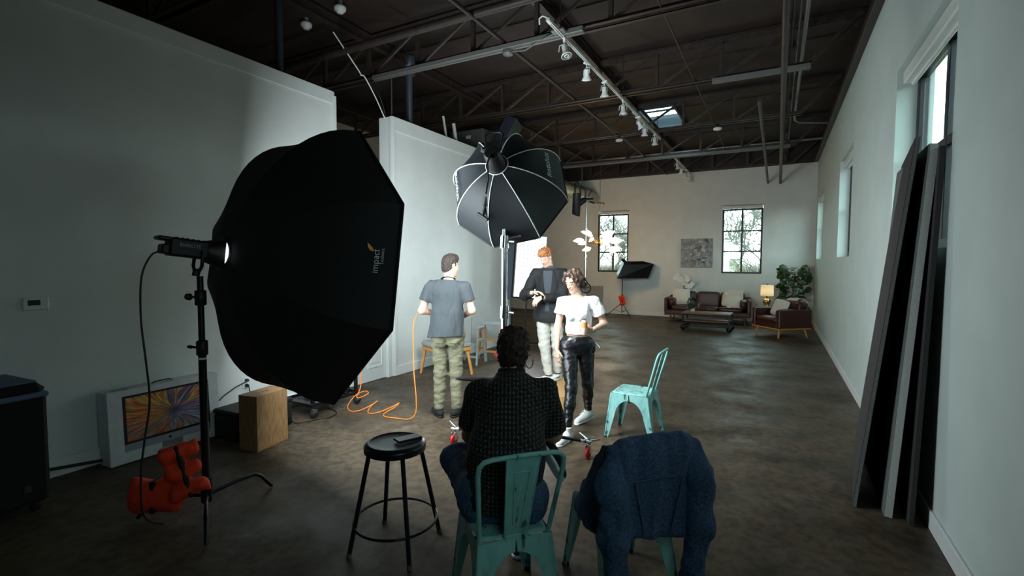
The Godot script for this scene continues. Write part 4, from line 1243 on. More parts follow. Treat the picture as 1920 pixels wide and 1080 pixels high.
	for k in [-1, 1]:
		for qv in [-1, 1]:
			var px: float = k * 0.235
			var pz: float = qv * 0.31
			obj("post", MB.new().box(Vector3(px, 0.50, pz), Vector3(0.035, 0.80, 0.035), 0.004), M.black_metal, ct)
			var w := obj("caster", MB.new().lathe([Vector2(0, -0.016), Vector2(0.045, -0.016), Vector2(0.05, -0.008), Vector2(0.05, 0.008), Vector2(0.045, 0.016), Vector2(0, 0.016)], 16, Transform3D(Basis(Vector3(0, 0, 1), PI / 2), Vector3(px + 0.02, 0.05, pz))), M.rubber, ct)
			var f := MB.new()
			f.box(Vector3(px, 0.075, pz), Vector3(0.006, 0.055, 0.04), 0.002)
			f.box(Vector3(px + 0.04, 0.075, pz), Vector3(0.006, 0.055, 0.04), 0.002)
			f.box(Vector3(px + 0.02, 0.103, pz), Vector3(0.05, 0.006, 0.05), 0.002)
			obj("fork", f, M.chrome, w)
	for y in [0.125, 0.88]:
		b = MB.new()
		b.box(Vector3(0, y, 0), Vector3(0.52, 0.012, 0.68), 0.003)
		for k in [-1, 1]:
			b.box(Vector3(k * 0.255, y + 0.012, 0), Vector3(0.012, 0.036, 0.68), 0.003)
			b.box(Vector3(0, y + 0.012, k * 0.335), Vector3(0.50, 0.036, 0.012), 0.003)
		obj("shelf", b, M.black_metal, ct)
	var cl := put("folded_cloth", MB.new().sheet(func(u: float, v: float) -> Vector3:
		return Vector3(-0.14 + 0.28 * u, 0.03 + 0.055 * sin(PI * u) * sin(PI * v) + 0.012 * sin(u * 14.0 + v * 6.0), 0.24 - 0.40 * v), 18, 18).mesh(), M.black_cloth)
	cl.position = Vector3(-4.70, 0.128, -3.96)
	tag(cl, "black cloth bundled on the lower shelf of the cart", "cloth")
	# water bottle
	var wb := thing("water_bottle", "clear water bottle with blue label on the cart's lower shelf", "bottle", Vector3(-4.47, 0.132, -3.70))
	var water := mt(214, 230, 238, 0.05)
	water.transparency = BaseMaterial3D.TRANSPARENCY_ALPHA
	water.albedo_color.a = 0.45
	obj("bottle_body", MB.new().lathe([Vector2(0, 0), Vector2(0.028, 0), Vector2(0.032, 0.008), Vector2(0.032, 0.06), Vector2(0.030, 0.065), Vector2(0.032, 0.07), Vector2(0.032, 0.145), Vector2(0.014, 0.185), Vector2(0.013, 0.20)], 18), water, wb)
	obj("bottle_label", MB.new().lathe([Vector2(0.0326, 0.078), Vector2(0.0326, 0.128)], 18), mt(58, 124, 190, 0.4), wb)
	obj("cap", MB.new().lathe([Vector2(0.0145, 0.19), Vector2(0.0145, 0.206), Vector2(0, 0.207)], 14), M.white_plastic, wb)
	# a lens
	var ln := thing("camera_lens", "black camera lens standing on the cart's lower shelf", "lens", Vector3(-4.47, 0.132, -4.12))
	obj("barrel", MB.new().lathe([Vector2(0, 0), Vector2(0.034, 0), Vector2(0.036, 0.01), Vector2(0.036, 0.05), Vector2(0.039, 0.055), Vector2(0.039, 0.095), Vector2(0.036, 0.10)], 20), M.black, ln)
	obj("focus_ring", MB.new().lathe([Vector2(0.0405, 0.058), Vector2(0.0415, 0.064), Vector2(0.0415, 0.082), Vector2(0.0405, 0.088)], 20), M.rubber, ln)
	obj("cap", MB.new().lathe([Vector2(0.037, 0.10), Vector2(0.037, 0.112), Vector2(0.034, 0.116), Vector2(0, 0.116)], 20), M.black_metal, ln)
	# screwdriver
	var sd := thing("screwdriver", "screwdriver with orange and green handle on the cart's lower shelf", "screwdriver", Vector3(-4.45, 0.146, -3.83), 30)
	sd.rotation_degrees.z = 3
	obj("handle", MB.new().tube([Vector3(0, 0, 0.02), Vector3(0, 0, -0.02), Vector3(0, 0, -0.06)], [0.010, 0.014, 0.011], 10), M.cable_orange, sd)
	obj("handle_end", MB.new().tube([Vector3(0, 0, -0.06), Vector3(0, 0, -0.09)], [0.011, 0.009], 10), mt(40, 150, 120, 0.4), sd)
	obj("shaft", MB.new().tube([Vector3(0, 0, 0.02), Vector3(0, 0, 0.11)], 0.003, 6), M.chrome, sd)
	# power cable under the cart
	pipe("power_cable", [Vector3(-4.36, 0.10, -3.26), Vector3(-4.38, 0.012, -3.34), Vector3(-4.30, 0.010, -3.48), Vector3(-4.28, 0.010, -3.56), Vector3(-4.22, 0.010, -3.66), Vector3(-4.30, 0.010, -3.82), Vector3(-4.52, 0.010, -3.88)], 0.006, M.cable_black, "black power cable lying on the floor by the cart's caster", "cable")
	# grey chair behind the photographer
	var gc := thing("upholstered_chair", "low grey upholstered chair on orange wooden legs beside the partition", "chair", Vector3(-4.36, 0, -5.98), 66)
	obj("seat_frame", MB.new().box(Vector3(0, 0.395, 0), Vector3(0.56, 0.05, 0.54), 0.008), M.wood_orange, gc)
	obj("seat", MB.new().box(Vector3(0, 0.46, 0), Vector3(0.58, 0.085, 0.56), 0.03), M.grey_fabric, gc)
	obj("backrest", MB.new().box(Vector3(0, 0.68, 0.25), Vector3(0.58, 0.42, 0.07), 0.03, Basis(Vector3(1, 0, 0), 0.10)), M.grey_fabric, gc)
	for k in [-1, 1]:
		for qv in [-1, 1]:
			obj("leg", MB.new().bar(Vector3(k * 0.24, 0.38, qv * 0.22), Vector3(k * 0.29, 0.0, qv * 0.27), 0.045, 0.035, 0.004), M.wood_orange, gc)
	# step stools: grey and natural
	for i in 2:
		var sl := thing("step_stool", ["grey painted wooden step stool behind the photographer", "natural wood step stool with grey top near the rolling stand"][i], "stool", [Vector3(-4.50, 0, -6.86), Vector3(-4.40, 0, -7.42)][i], [8, 10][i])
		var m1: Material = M.grey_paint if i == 0 else M.wood_orange
		obj("top", MB.new().box(Vector3(0, 0.605, 0), Vector3(0.42, 0.035, 0.26), 0.005), M.grey_paint, sl)
		for k in [-1, 1]:
			for qv in [-1, 1]:
				obj("leg", MB.new().bar(Vector3(k * 0.18, 0.59, qv * 0.09), Vector3(k * 0.20, 0.0, qv * 0.19), 0.03, 0.055, 0.004), m1, sl)
			for y in [0.18, 0.40]: obj("side_rail", MB.new().box(Vector3(k * 0.192, y, 0), Vector3(0.025, 0.04, 0.25), 0.003), m1, sl)
		obj("step", MB.new().box(Vector3(0, 0.34, 0.155), Vector3(0.38, 0.025, 0.10), 0.004), m1, sl)
		obj("step", MB.new().box(Vector3(0, 0.14, 0.19), Vector3(0.38, 0.025, 0.08), 0.004), m1, sl)

func streak_image() -> Image:
	var im := Image.create(320, 180, false, Image.FORMAT_RGB8)
	var n := FastNoiseLite.new()
	n.seed = 6; n.frequency = 0.9; n.fractal_octaves = 3
	var pal := [Color(0.82, 0.24, 0.14), Color(0.92, 0.62, 0.16), Color(0.86, 0.72, 0.22), Color(0.72, 0.30, 0.36), Color(0.20, 0.36, 0.58), Color(0.32, 0.28, 0.50), Color(0.72, 0.68, 0.62), Color(0.30, 0.46, 0.52), Color(0.78, 0.50, 0.34)]
	for y in 180:
		for x in 320:
			var dx := (x - 176) / 160.0
			var dy := (y - 92) / 90.0
			var r := sqrt(dx * dx + dy * dy) + 0.001
			var a := atan2(dy, dx) + 0.10 * sin(r * 2.0)
			var v := n.get_noise_3d(cos(a) * 5.0, sin(a) * 5.0, r * 0.7) * 0.5 + 0.5
			var w := n.get_noise_3d(cos(a) * 26.0, sin(a) * 26.0, r * 1.6 + 9.0) * 0.5 + 0.5
			var idx := fposmod(v * 9.0 + a * 1.4, 9.0)
			var c: Color = pal[int(idx) % 9].lerp(pal[(int(idx) + 1) % 9], idx - floor(idx))
			c = c.lerp(Color(0.9, 0.88, 0.84) if w > 0.5 else Color(0.16, 0.16, 0.26), clampf(absf(w - 0.5) * 1.6, 0.0, 0.7))
			c = c.lerp(Color(0.12, 0.16, 0.30), clampf(0.75 - r * 2.4, 0.0, 0.7))
			im.set_pixel(x, y, c)
	return im

# ================================================================ lights and stands
func octa_basis(a: Vector3, roll := 0.0) -> Basis:
	return Basis.looking_at(a, Vector3.UP) * Basis(Vector3(0, 0, 1), roll)

# eight curved fabric panels from the speed ring (z = 0) to the rim (z = -depth)
func octa_point(k: float, t: float, r0: float, R: float, depth: float) -> Vector3:
	var q := t * PI * 0.5
	var r := r0 + (R - r0) * (0.94 * sin(q) + 0.06 * t)
	var z := -depth * (0.90 * (1.0 - cos(q)) + 0.10 * t)
	var a := PI / 8.0 + k * PI / 4.0
	return Vector3(cos(a) * r, sin(a) * r, z)

func octa_shell(parent: Node, r0: float, R: float, depth: float, mat: Material, piping: Material):
	for k in 8:
		var f := func(u: float, t: float) -> Vector3:
			var p := octa_point(k, t, r0, R, depth).lerp(octa_point(k + 1, t, r0, R, depth), u)
			var sag := 1.0 - 0.05 * 4.0 * u * (1.0 - u) * sin(PI * t)
			return Vector3(p.x * sag, p.y * sag, p.z)
		var a := PI / 4.0 + k * PI / 4.0
		obj("fabric_panel", MB.new().sheet(f, 6, 14, Vector3(cos(a), sin(a), 0.4)), mat, parent)
		if piping:
			var pts := []
			for i in 13: pts.append(octa_point(k, i / 12.0, r0, R, depth) * Vector3(1.004, 1.004, 1.0))
			obj("piping", MB.new().tube(pts, 0.0045, 5), piping, parent)
	var rim := []
	for k in 9: rim.append(octa_point(k % 8, 1.0, r0, R, depth))
	obj("rim", MB.new().tube(rim, 0.012 if piping == null else 0.008, 6, false), mat, parent)
	var d := MB.new()
	for k in 8: d.tri(Vector3(0, 0, -depth * 0.90), octa_point(k, 0.93, r0, R, depth) * Vector3(0.985, 0.985, 0) + Vector3(0, 0, -depth * 0.90), octa_point((k + 1) % 8, 0.93, r0, R, depth) * Vector3(0.985, 0.985, 0) + Vector3(0, 0, -depth * 0.90), Vector3(0, 0, -1))
	return obj("diffuser", d, glow(238, 246, 255, 1.0), parent)

func lettering(text: String, size: float, mat: Material, parent: Node, xf: Transform3D, serif := false):
	var tx := TextMesh.new()
	tx.text = text
	var ft := SystemFont.new()
	ft.font_names = PackedStringArray(["Droid Serif" if serif else "Droid Sans"])
	tx.font = ft
	tx.font_size = 40
	tx.pixel_size = size / 40.0
	tx.depth = 0.002
	var o := put("lettering", tx, mat, parent)
	o.transform = xf
	return o

func build_lights():
	var b: MB
	var a := Vector3(0.183, -0.122, -0.976).normalized()
	var S := Vector3(-3.30, 0, -1.83)
	# ---- stand of the big softbox
	var st := thing("light_stand", "heavy black light stand carrying the big octagonal softbox", "stand", S)
	obj("pole", MB.new().tube([Vector3(0, 0.10, 0), Vector3(0, 1.10, 0)], 0.024, 12), M.black_metal, st)
	obj("pole", MB.new().tube([Vector3(0, 1.08, 0), Vector3(0, 1.60, 0)], 0.019, 12), M.black_metal, st)
	obj("band", MB.new().tube([Vector3(0, 1.055, 0), Vector3(0, 1.068, 0)], 0.0255, 12), M.white_metal, st)
	for y in [1.13, 1.46]:
		obj("collar", MB.new().tube([Vector3(0, y - 0.05, 0), Vector3(0, y - 0.045, 0), Vector3(0, y + 0.045, 0), Vector3(0, y + 0.05, 0)], [0.026, 0.034, 0.034, 0.026], 12), M.black, st)
		var kn := Vector3(-0.85, 0.05, 0.35).normalized()
		obj("knob", MB.new().tube([Vector3(0, y, 0), kn * 0.07 + Vector3(0, y, 0), kn * 0.075 + Vector3(0, y, 0), kn * 0.10 + Vector3(0, y, 0)], [0.008, 0.008, 0.024 if y > 1.3 else 0.012, 0.020 if y > 1.3 else 0.010], 8), M.black, st)
	obj("hub", MB.new().tube([Vector3(0, 0.10, 0), Vector3(0, 0.26, 0)], 0.034, 12), M.black_metal, st)
	for tip in [Vector3(0.0, 0.012, -0.475), Vector3(0.36, 0.012, 0.21), Vector3(-0.34, 0.012, 0.25)]:
		var d := Vector3(tip.x, 0, tip.z)
		obj("leg", MB.new().tube([Vector3(0, 0.14, 0), d * 0.45 + Vector3(0, 0.155, 0), d * 0.72 + Vector3(0, 0.15, 0), d * 0.82 + Vector3(0, 0.12, 0), tip], 0.013, 8), M.black_metal, st)
	sandbag("sandbag", Vector3(-3.30, 0.36, -1.70), 0.20, 0.34, 0.10, Vector3(-0.1, 0.9, 0.25), "orange sandbag hanging upright on the big light stand's hub")
	sandbag("sandbag", Vector3(-3.52, 0.17, -1.64), 0.30, 0.20, 0.12, Vector3(-0.1, 0.55, 0.02), "orange sandbag with a black strap lying over the big stand's leg")
	# ---- lamp head
	var ring := S + Vector3(0, 1.765, 0) + a * 0.13
	var hd := thing("studio_lamp", "black studio lamp head on the back of the big softbox", "lamp", ring)
	hd.basis = octa_basis(a)
	obj("housing", MB.new().box(Vector3(0, 0.005, 0.20), Vector3(0.12, 0.115, 0.22), 0.012), M.black, hd)
	obj("rear_fin", MB.new().box(Vector3(0, 0.050, 0.335), Vector3(0.11, 0.026, 0.07), 0.008), M.black, hd)
	obj("rear_cap", MB.new().box(Vector3(0, -0.015, 0.325), Vector3(0.10, 0.06, 0.04), 0.008), M.black, hd)
	for k in 6: obj("cooling_fin", MB.new().box(Vector3(0, 0.0635, 0.12 + k * 0.030), Vector3(0.10, 0.008, 0.006)), M.black_metal, hd)
	obj("mount", MB.new().tube([Vector3(0, 0, 0.10), Vector3(0, 0, 0.0)], [0.07, 0.10], 20), M.black, hd)
	obj("yoke", MB.new().tube([Vector3(0.07, 0.0, 0.13), Vector3(0.075, -0.10, 0.13), Vector3(0.05, -0.125, 0.13), Vector3(-0.05, -0.125, 0.13), Vector3(-0.075, -0.10, 0.13), Vector3(-0.07, 0.0, 0.13)], 0.011, 6), M.black, hd)
	obj("tilt_knob", MB.new().tube([Vector3(0.0, -0.12, 0.13), Vector3(0.0, -0.165, 0.135)], 0.022, 10), M.black, hd)
	obj("power_cord", MB.new().tube(curve([Vector3(0, -0.035, 0.34), Vector3(0.0, -0.065, 0.385), Vector3(0.0, -0.20, 0.42), Vector3(0.0, -0.45, 0.40), Vector3(0.03, -0.70, 0.36), Vector3(0.04, -0.95, 0.32), Vector3(0.06, -1.18, 0.33), Vector3(0.07, -1.40, 0.33), Vector3(0.10, -1.62, 0.30), Vector3(0.12, -1.685, 0.20)]), 0.006, 6), M.cable_black, hd)
	lettering("NANLITE", 0.030, mt(150, 155, 160, 0.5), hd, Transform3D(Basis(Vector3(0, 0, -1), Vector3(0, 1, 0), Vector3(1, 0, 0)), Vector3(0.0612, 0.022, 0.20)))
	var lk := []
	for i in 7:
		var an := deg_to_rad(-32 + i * 11)
		lk.append(Vector3(cos(an) * 0.122, sin(an) * 0.122, 0.008))
	obj("light_gap", MB.new().tube(lk, [0.002, 0.006, 0.009, 0.010, 0.009, 0.006, 0.002], 6), glow(236, 246, 255, 1.2), hd)
	# ---- big octagonal softbox
	var sb := thing("octagonal_softbox", "big black octagonal softbox with a small printed logo near the left wall", "softbox", ring + a * 0.02)
	sb.basis = octa_basis(a)
	octa_shell(sb, 0.10, 1.075, 0.67, M.black_cloth, null)
	obj("speed_ring", MB.new().lathe([Vector2(0.10, -0.02), Vector2(0.115, -0.01), Vector2(0.115, 0.02), Vector2(0.09, 0.02)], 20, Transform3D(Basis(Vector3(1, 0, 0), PI / 2), Vector3.ZERO)), M.black, sb)
	# logo on the panel that faces the camera
	var p0 := octa_point(7, 0.86, 0.10, 1.075, 0.67).lerp(octa_point(8, 0.86, 0.10, 1.075, 0.67), 0.5)
	var p1 := octa_point(7, 0.78, 0.10, 1.075, 0.67).lerp(octa_point(8, 0.78, 0.10, 1.075, 0.67), 0.5)
	var up := (p1 - p0).normalized()
	var rt := Vector3(0, 1, 0)
	var nn := rt.cross(up).normalized()
	var tb := Basis(rt, up, nn)
	lettering("impact", 0.050, mt(206, 210, 208, 0.6), sb, Transform3D(tb, p0 * Vector3(0.985, 1, 1) + nn * 0.012 + Vector3(0, 0.02, 0)))
	lettering("Luxbanx", 0.024, mt(190, 194, 192, 0.6), sb, Transform3D(tb, p0 * Vector3(0.985, 1, 1) - up * 0.038 + nn * 0.012 + Vector3(0, 0.055, 0)), true)
	b = MB.new()
	b.prism(PackedVector2Array([Vector2(0, 0), Vector2(0.020, 0.009), Vector2(0.040, 0.032), Vector2(0.05, 0.045), Vector2(0.022, 0.040), Vector2(0.004, 0.024)]), 0.002, Transform3D(tb, p0 * Vector3(0.985, 1, 1) + up * 0.016 + nn * 0.012 + Vector3(0, 0.080, 0)))
	obj("logo_mark", b, mt(216, 150, 44, 0.6), sb)
	var q5 := octa_point(4, 0.72, 0.10, 1.075, 0.67)
	obj("tie_loop", MB.new().tube(curve([q5, q5 * 1.035 + Vector3(0, -0.015, 0.03), q5 * 1.03 + Vector3(0.02, -0.03, 0), q5]), 0.003, 5), M.black, sb)
	# ---- rolling stand with the overhead octabox
	var rs := thing("rolling_stand", "chrome rolling stand with red casters carrying the overhead octabox", "stand", Vector3(-1.91, 0, -3.40))
	obj("pole", MB.new().tube([Vector3(0, 0.22, 0), Vector3(0, 1.34, 0)], 0.029, 14), M.chrome, rs)
	obj("pole", MB.new().tube([Vector3(0, 1.30, 0), Vector3(0, 1.88, 0)], 0.024, 14), M.chrome, rs)
	obj("pole", MB.new().tube([Vector3(0, 1.85, 0), Vector3(0, 2.24, 0)], 0.019, 14), M.chrome, rs)
	for y in [1.30, 1.86]:
		obj("collar", MB.new().tube([Vector3(0, y - 0.05, 0), Vector3(0, y + 0.05, 0)], 0.036, 12), M.chrome, rs)
		obj("knob", MB.new().tube([Vector3(0.03, y, 0), Vector3(0.08, y, 0.02), Vector3(0.11, y, 0.03)], [0.008, 0.012, 0.012], 8), M.chrome, rs)
	obj("side_tube", MB.new().tube([Vector3(0.055, 0.30, -0.02), Vector3(0.055, 1.34, -0.02)], 0.012, 8), M.black_metal, rs)
	obj("hub", MB.new().tube([Vector3(0, 0.18, 0), Vector3(0, 0.40, 0)], 0.042, 14), M.black_metal, rs)
	obj("clamp_block", MB.new().box(Vector3(0.06, 1.00, 0.0), Vector3(0.09, 0.10, 0.07), 0.01), M.black, rs)
	obj("red_lever", MB.new().tube([Vector3(-0.03, 0.93, 0.02), Vector3(-0.07, 0.96, 0.03)], 0.010, 6), M.red_wheel, rs)
	var tips := [Vector3(-0.68, 0, -0.28), Vector3(0.52, 0, -0.58), Vector3(0.13, 0, 0.60)]
	for tp in tips:
		var d: Vector3 = tp.normalized()
		obj("leg", MB.new().tube([Vector3(0, 0.36, 0), d * 0.08 + Vector3(0, 0.34, 0), tp * 0.96 + Vector3(0, 0.15, 0)], [0.016, 0.016, 0.013], 8), M.black_metal, rs)
		obj("leg_brace", MB.new().tube([Vector3(0, 0.20, 0), tp * 0.5 + Vector3(0, 0.245, 0)], 0.008, 6), M.black_metal, rs)
		b = MB.new()
		b.tube([tp + Vector3(0, 0.17, 0), tp + Vector3(0, 0.10, 0)], 0.018, 10)
		b.box(tp + Vector3(0, 0.150, 0), Vector3(0.06, 0.03, 0.06), 0.008)
		for s in [-1, 1]: b.box(tp + Vector3(s * 0.02, 0.082, 0.01), Vector3(0.006, 0.07, 0.04), 0.002)
		b.box(tp + d * -0.06 + Vector3(0.0, 0.165, 0), Vector3(0.05, 0.03, 0.05), 0.01)
		b.tube([tp + Vector3(0.0, 0.16, 0), tp + Vector3(-0.10, 0.19, -0.05)], [0.012, 0.008], 6)
		b.tube([tp + Vector3(0.0, 0.15, 0), tp + Vector3(0.09, 0.17, -0.04)], [0.012, 0.008], 6)
		var cs := obj("caster", b, M.chrome, rs)
		obj("wheel", MB.new().lathe([Vector2(0, -0.014), Vector2(0.046, -0.014), Vector2(0.052, -0.006), Vector2(0.052, 0.006), Vector2(0.046, 0.014), Vector2(0, 0.014)], 20, Transform3D(Basis(Vector3(0, 0, 1), PI / 2), tp + Vector3(0, 0.052, 0.012))), M.red_wheel, cs)
	b = MB.new()
	b.box(Vector3(0, 2.27, 0), Vector3(0.06, 0.09, 0.06), 0.008)
	b.tube([Vector3(-0.07, 2.28, 0), Vector3(0.16, 2.27, 0)], 0.02, 10)
	b.tube([Vector3(0.05, 2.33, 0.0), Vector3(0.05, 2.20, 0.0)], 0.025, 10)
	b.tube([Vector3(0.12, 2.27, 0.0), Vector3(0.15, 2.22, 0.03)], 0.014, 8)
	obj("grip_head", b, M.chrome, rs)
	b = MB.new()
	b.tube([Vector3(-0.06, 2.28, 0.05), Vector3(-0.05, 2.34, 0.08), Vector3(-0.02, 2.44, 0.10)], 0.03, 8)
	obj("bracket", b, M.black, rs)
	b = MB.new()
	b.tube([Vector3(-0.04, 2.34, 0.12), Vector3(-0.055, 2.24, 0.14), Vector3(-0.07, 2.17, 0.15)], 0.008, 6)
	b.tube([Vector3(-0.075, 2.20, 0.15), Vector3(-0.085, 2.13, 0.15)], 0.026, 10)
	b.tube([Vector3(-0.085, 2.14, 0.15), Vector3(-0.10, 2.06, 0.16)], 0.012, 8)
	b.tube([Vector3(-0.145, 2.075, 0.16), Vector3(-0.055, 2.025, 0.16)], 0.013, 8)
	obj("hanging_handle", b, M.black, rs)
	var a2 := Vector3(-0.231, -0.368, -0.901).normalized()
	var ox := thing("octabox", "black octabox with white piping high on the rolling stand", "softbox", Vector3(-1.912, 2.445, -3.285))
	ox.basis = octa_basis(a2, deg_to_rad(-32.5))
	var dark_cloth := noisy(0.2, 35, [[0.0, 22, 27, 32], [1.0, 32, 38, 44]], 3.0, 0.6)
	octa_shell(ox, 0.085, 0.505, 0.44, dark_cloth, M.white_plastic)
	var rp := []
	for k in 21: rp.append(Vector3(cos(TAU * k / 20) * 0.088, sin(TAU * k / 20) * 0.088, 0.003))
	obj("ring_piping", MB.new().tube(rp, 0.005, 5, false), M.white_plastic, ox)
	obj("speed_ring", MB.new().lathe([Vector2(0, 0.01), Vector2(0.07, 0.012), Vector2(0.084, 0.0), Vector2(0.084, -0.02)], 20, Transform3D(Basis(Vector3(1, 0, 0), PI / 2), Vector3.ZERO)), M.black, ox)
	for k in [[0.5, 0.55, "Rotolux", 0.9], [4.5, 0.55, "Rotolux", 1.0], [6.5, 0.86, "Rotolux", 0.45]]:
		var i0 := int(floor(k[0]))
		var c0 := octa_point(i0, k[1], 0.085, 0.505, 0.44).lerp(octa_point(i0 + 1, k[1], 0.085, 0.505, 0.44), 0.5)
		var c1 := octa_point(i0, k[1] + 0.08, 0.085, 0.505, 0.44).lerp(octa_point(i0 + 1, k[1] + 0.08, 0.085, 0.505, 0.44), 0.5)
		var ax := (c1 - c0).normalized()
		var tn := (octa_point(i0 + 1, k[1], 0.085, 0.505, 0.44) - octa_point(i0, k[1], 0.085, 0.505, 0.44)).normalized()
		var no := tn.cross(ax).normalized()
		if no.dot(Vector3(c0.x, c0.y, 0.1)) < 0: no = -no
		var xa := tn
		var ya := no.cross(xa)
		lettering(k[2], 0.075 * k[3], mt(190, 200, 200, 0.6), ox, Transform3D(Basis(xa, ya, no), c0 * 0.985 + no * 0.016))
	var sl := thing("strobe_head", "black strobe head with a carrying handle behind the octabox", "lamp", Vector3(-1.912, 2.445, -3.285) - a2 * 0.02)
	sl.basis = octa_basis(a2)
	obj("body", MB.new().tube([Vector3(0, 0, 0.0), Vector3(0, 0, 0.03), Vector3(0, 0, 0.14), Vector3(0, 0, 0.15)], [0.075, 0.068, 0.062, 0.05], 16), M.black, sl)
	obj("handle", MB.new().tube([Vector3(-0.055, 0.05, 0.10), Vector3(-0.07, 0.16, 0.13), Vector3(-0.05, 0.185, 0.13), Vector3(0.05, 0.185, 0.13), Vector3(0.07, 0.16, 0.13), Vector3(0.055, 0.05, 0.10)], 0.010, 6), M.black, sl)
	obj("grip_collar", MB.new().tube([Vector3(-0.05, 0.05, 0.10), Vector3(-0.09, 0.05, 0.12)], 0.022, 10), M.steel_grey, sl)
	obj("sync_cable", MB.new().tube([Vector3(0, -0.02, 0.15), Vector3(-0.01, -0.10, 0.17), Vector3(0.0, -0.22, 0.14), Vector3(-0.01, -0.33, 0.12)], 0.007, 6), M.cable_black, sl)
	# folded umbrella held across the rolling stand
	var um := thing("folded_umbrella", "long thin folded black umbrella held crosswise on the rolling stand", "umbrella", Vector3(-1.87, 0.76, -3.345))
	var ud := Vector3(0.654, -0.056, -0.464).normalized()
	obj("canopy", MB.new().tube([ud * -0.39, ud * -0.36, ud * -0.22, ud * -0.05, ud * 0.16], [0.006, 0.014, 0.020, 0.026, 0.020], 10), M.black, um)
	obj("shaft", MB.new().tube([ud * 0.10, ud * 0.42], 0.008, 8), M.black_metal, um)
	obj("handle", MB.new().tube([ud * 0.28, ud * 0.30, ud * 0.40, ud * 0.42], [0.010, 0.017, 0.017, 0.012], 10), M.black, um)
	# ---- glowing grid panel leaning at the end of the partition
	var gp := thing("grid_light_panel", "tall glowing light panel with a fabric grid behind the man in the blazer", "light panel", Vector3(-4.30, 0, -8.46))
	gp.rotation_degrees = Vector3(-4, 44, -5)
	var gw := 0.60; var gh := 1.22
	obj("backing", MB.new().box(Vector3(0, 1.62, -0.03), Vector3(gw + 0.05, gh + 0.05, 0.05), 0.01), M.black_cloth, gp)
	obj("lit_face", MB.new().box(Vector3(0, 1.62, 0.0), Vector3(gw, gh, 0.006)), glow(238, 246, 255, 2.2), gp)
	b = MB.new()
	for i in 9: b.box(Vector3(-gw / 2 + gw * i / 8.0, 1.62, 0.03), Vector3(0.006, gh, 0.05))
	for j in 17: b.box(Vector3(0, 1.62 - gh / 2 + gh * j / 16.0, 0.03), Vector3(gw, 0.006, 0.05))
	obj("fabric_grid", b, M.white_metal, gp)
	obj("frame_side", MB.new().box(Vector3(-gw / 2 - 0.10, 1.60, -0.05), Vector3(0.18, gh + 0.1, 0.02), 0.004), M.hvac_dark, gp)
	obj("stand_pole", MB.new().tube([Vector3(0.0, 0.12, -0.06), Vector3(0, 1.10, -0.06)], 0.016, 8), M.black_metal, gp)
	obj("base_bar", MB.new().tube([Vector3(-0.30, 0.12, -0.06), Vector3(0.32, 0.12, -0.06)], 0.014, 8), M.black_metal, gp)
	obj("base_bar", MB.new().tube([Vector3(0, 0.12, -0.30), Vector3(0, 0.12, 0.24)], 0.014, 8), M.black_metal, gp)
	for k in [Vector3(-0.30, 0, -0.06), Vector3(0.32, 0, -0.06), Vector3(0, 0, -0.30), Vector3(0, 0, 0.24)]:
		obj("caster", MB.new().lathe([Vector2(0, -0.014), Vector2(0.05, -0.014), Vector2(0.05, 0.014), Vector2(0, 0.014)], 14, Transform3D(Basis(Vector3(0, 0, 1), PI / 2), k + Vector3(0, 0.06, 0))), M.rubber, gp)
	# orange tether cable from the photographer's hands
	pipe("tether_cable", [Vector3(-3.43, 1.13, -4.18), Vector3(-3.47, 1.02, -4.16), Vector3(-3.46, 0.80, -4.14), Vector3(-3.42, 0.50, -4.10), Vector3(-3.36, 0.25, -4.06), Vector3(-3.36, 0.08, -4.05), Vector3(-3.42, 0.012, -4.02), Vector3(-3.55, 0.010, -3.98), Vector3(-3.72, 0.010, -3.96), Vector3(-3.80, 0.010, -4.06), Vector3(-3.76, 0.05, -4.16), Vector3(-3.74, 0.09, -4.22), Vector3(-3.80, 0.05, -4.16), Vector3(-3.88, 0.012, -4.02), Vector3(-3.97, 0.010, -3.97), Vector3(-4.02, 0.05, -4.06), Vector3(-3.99, 0.10, -4.14), Vector3(-4.03, 0.06, -4.08), Vector3(-4.12, 0.010, -3.97), Vector3(-4.22, 0.010, -3.93), Vector3(-4.33, 0.04, -4.02), Vector3(-4.34, 0.12, -4.15), Vector3(-4.26, 0.16, -4.22), Vector3(-4.20, 0.14, -4.20), Vector3(-4.30, 0.10, -4.12), Vector3(-4.352, 0.22, -4.24), Vector3(-4.352, 0.55, -4.24), Vector3(-4.40, 0.90, -4.23)], 0.006, M.cable_orange, "orange tether cable looping over the floor to the photographer's camera", "cable")

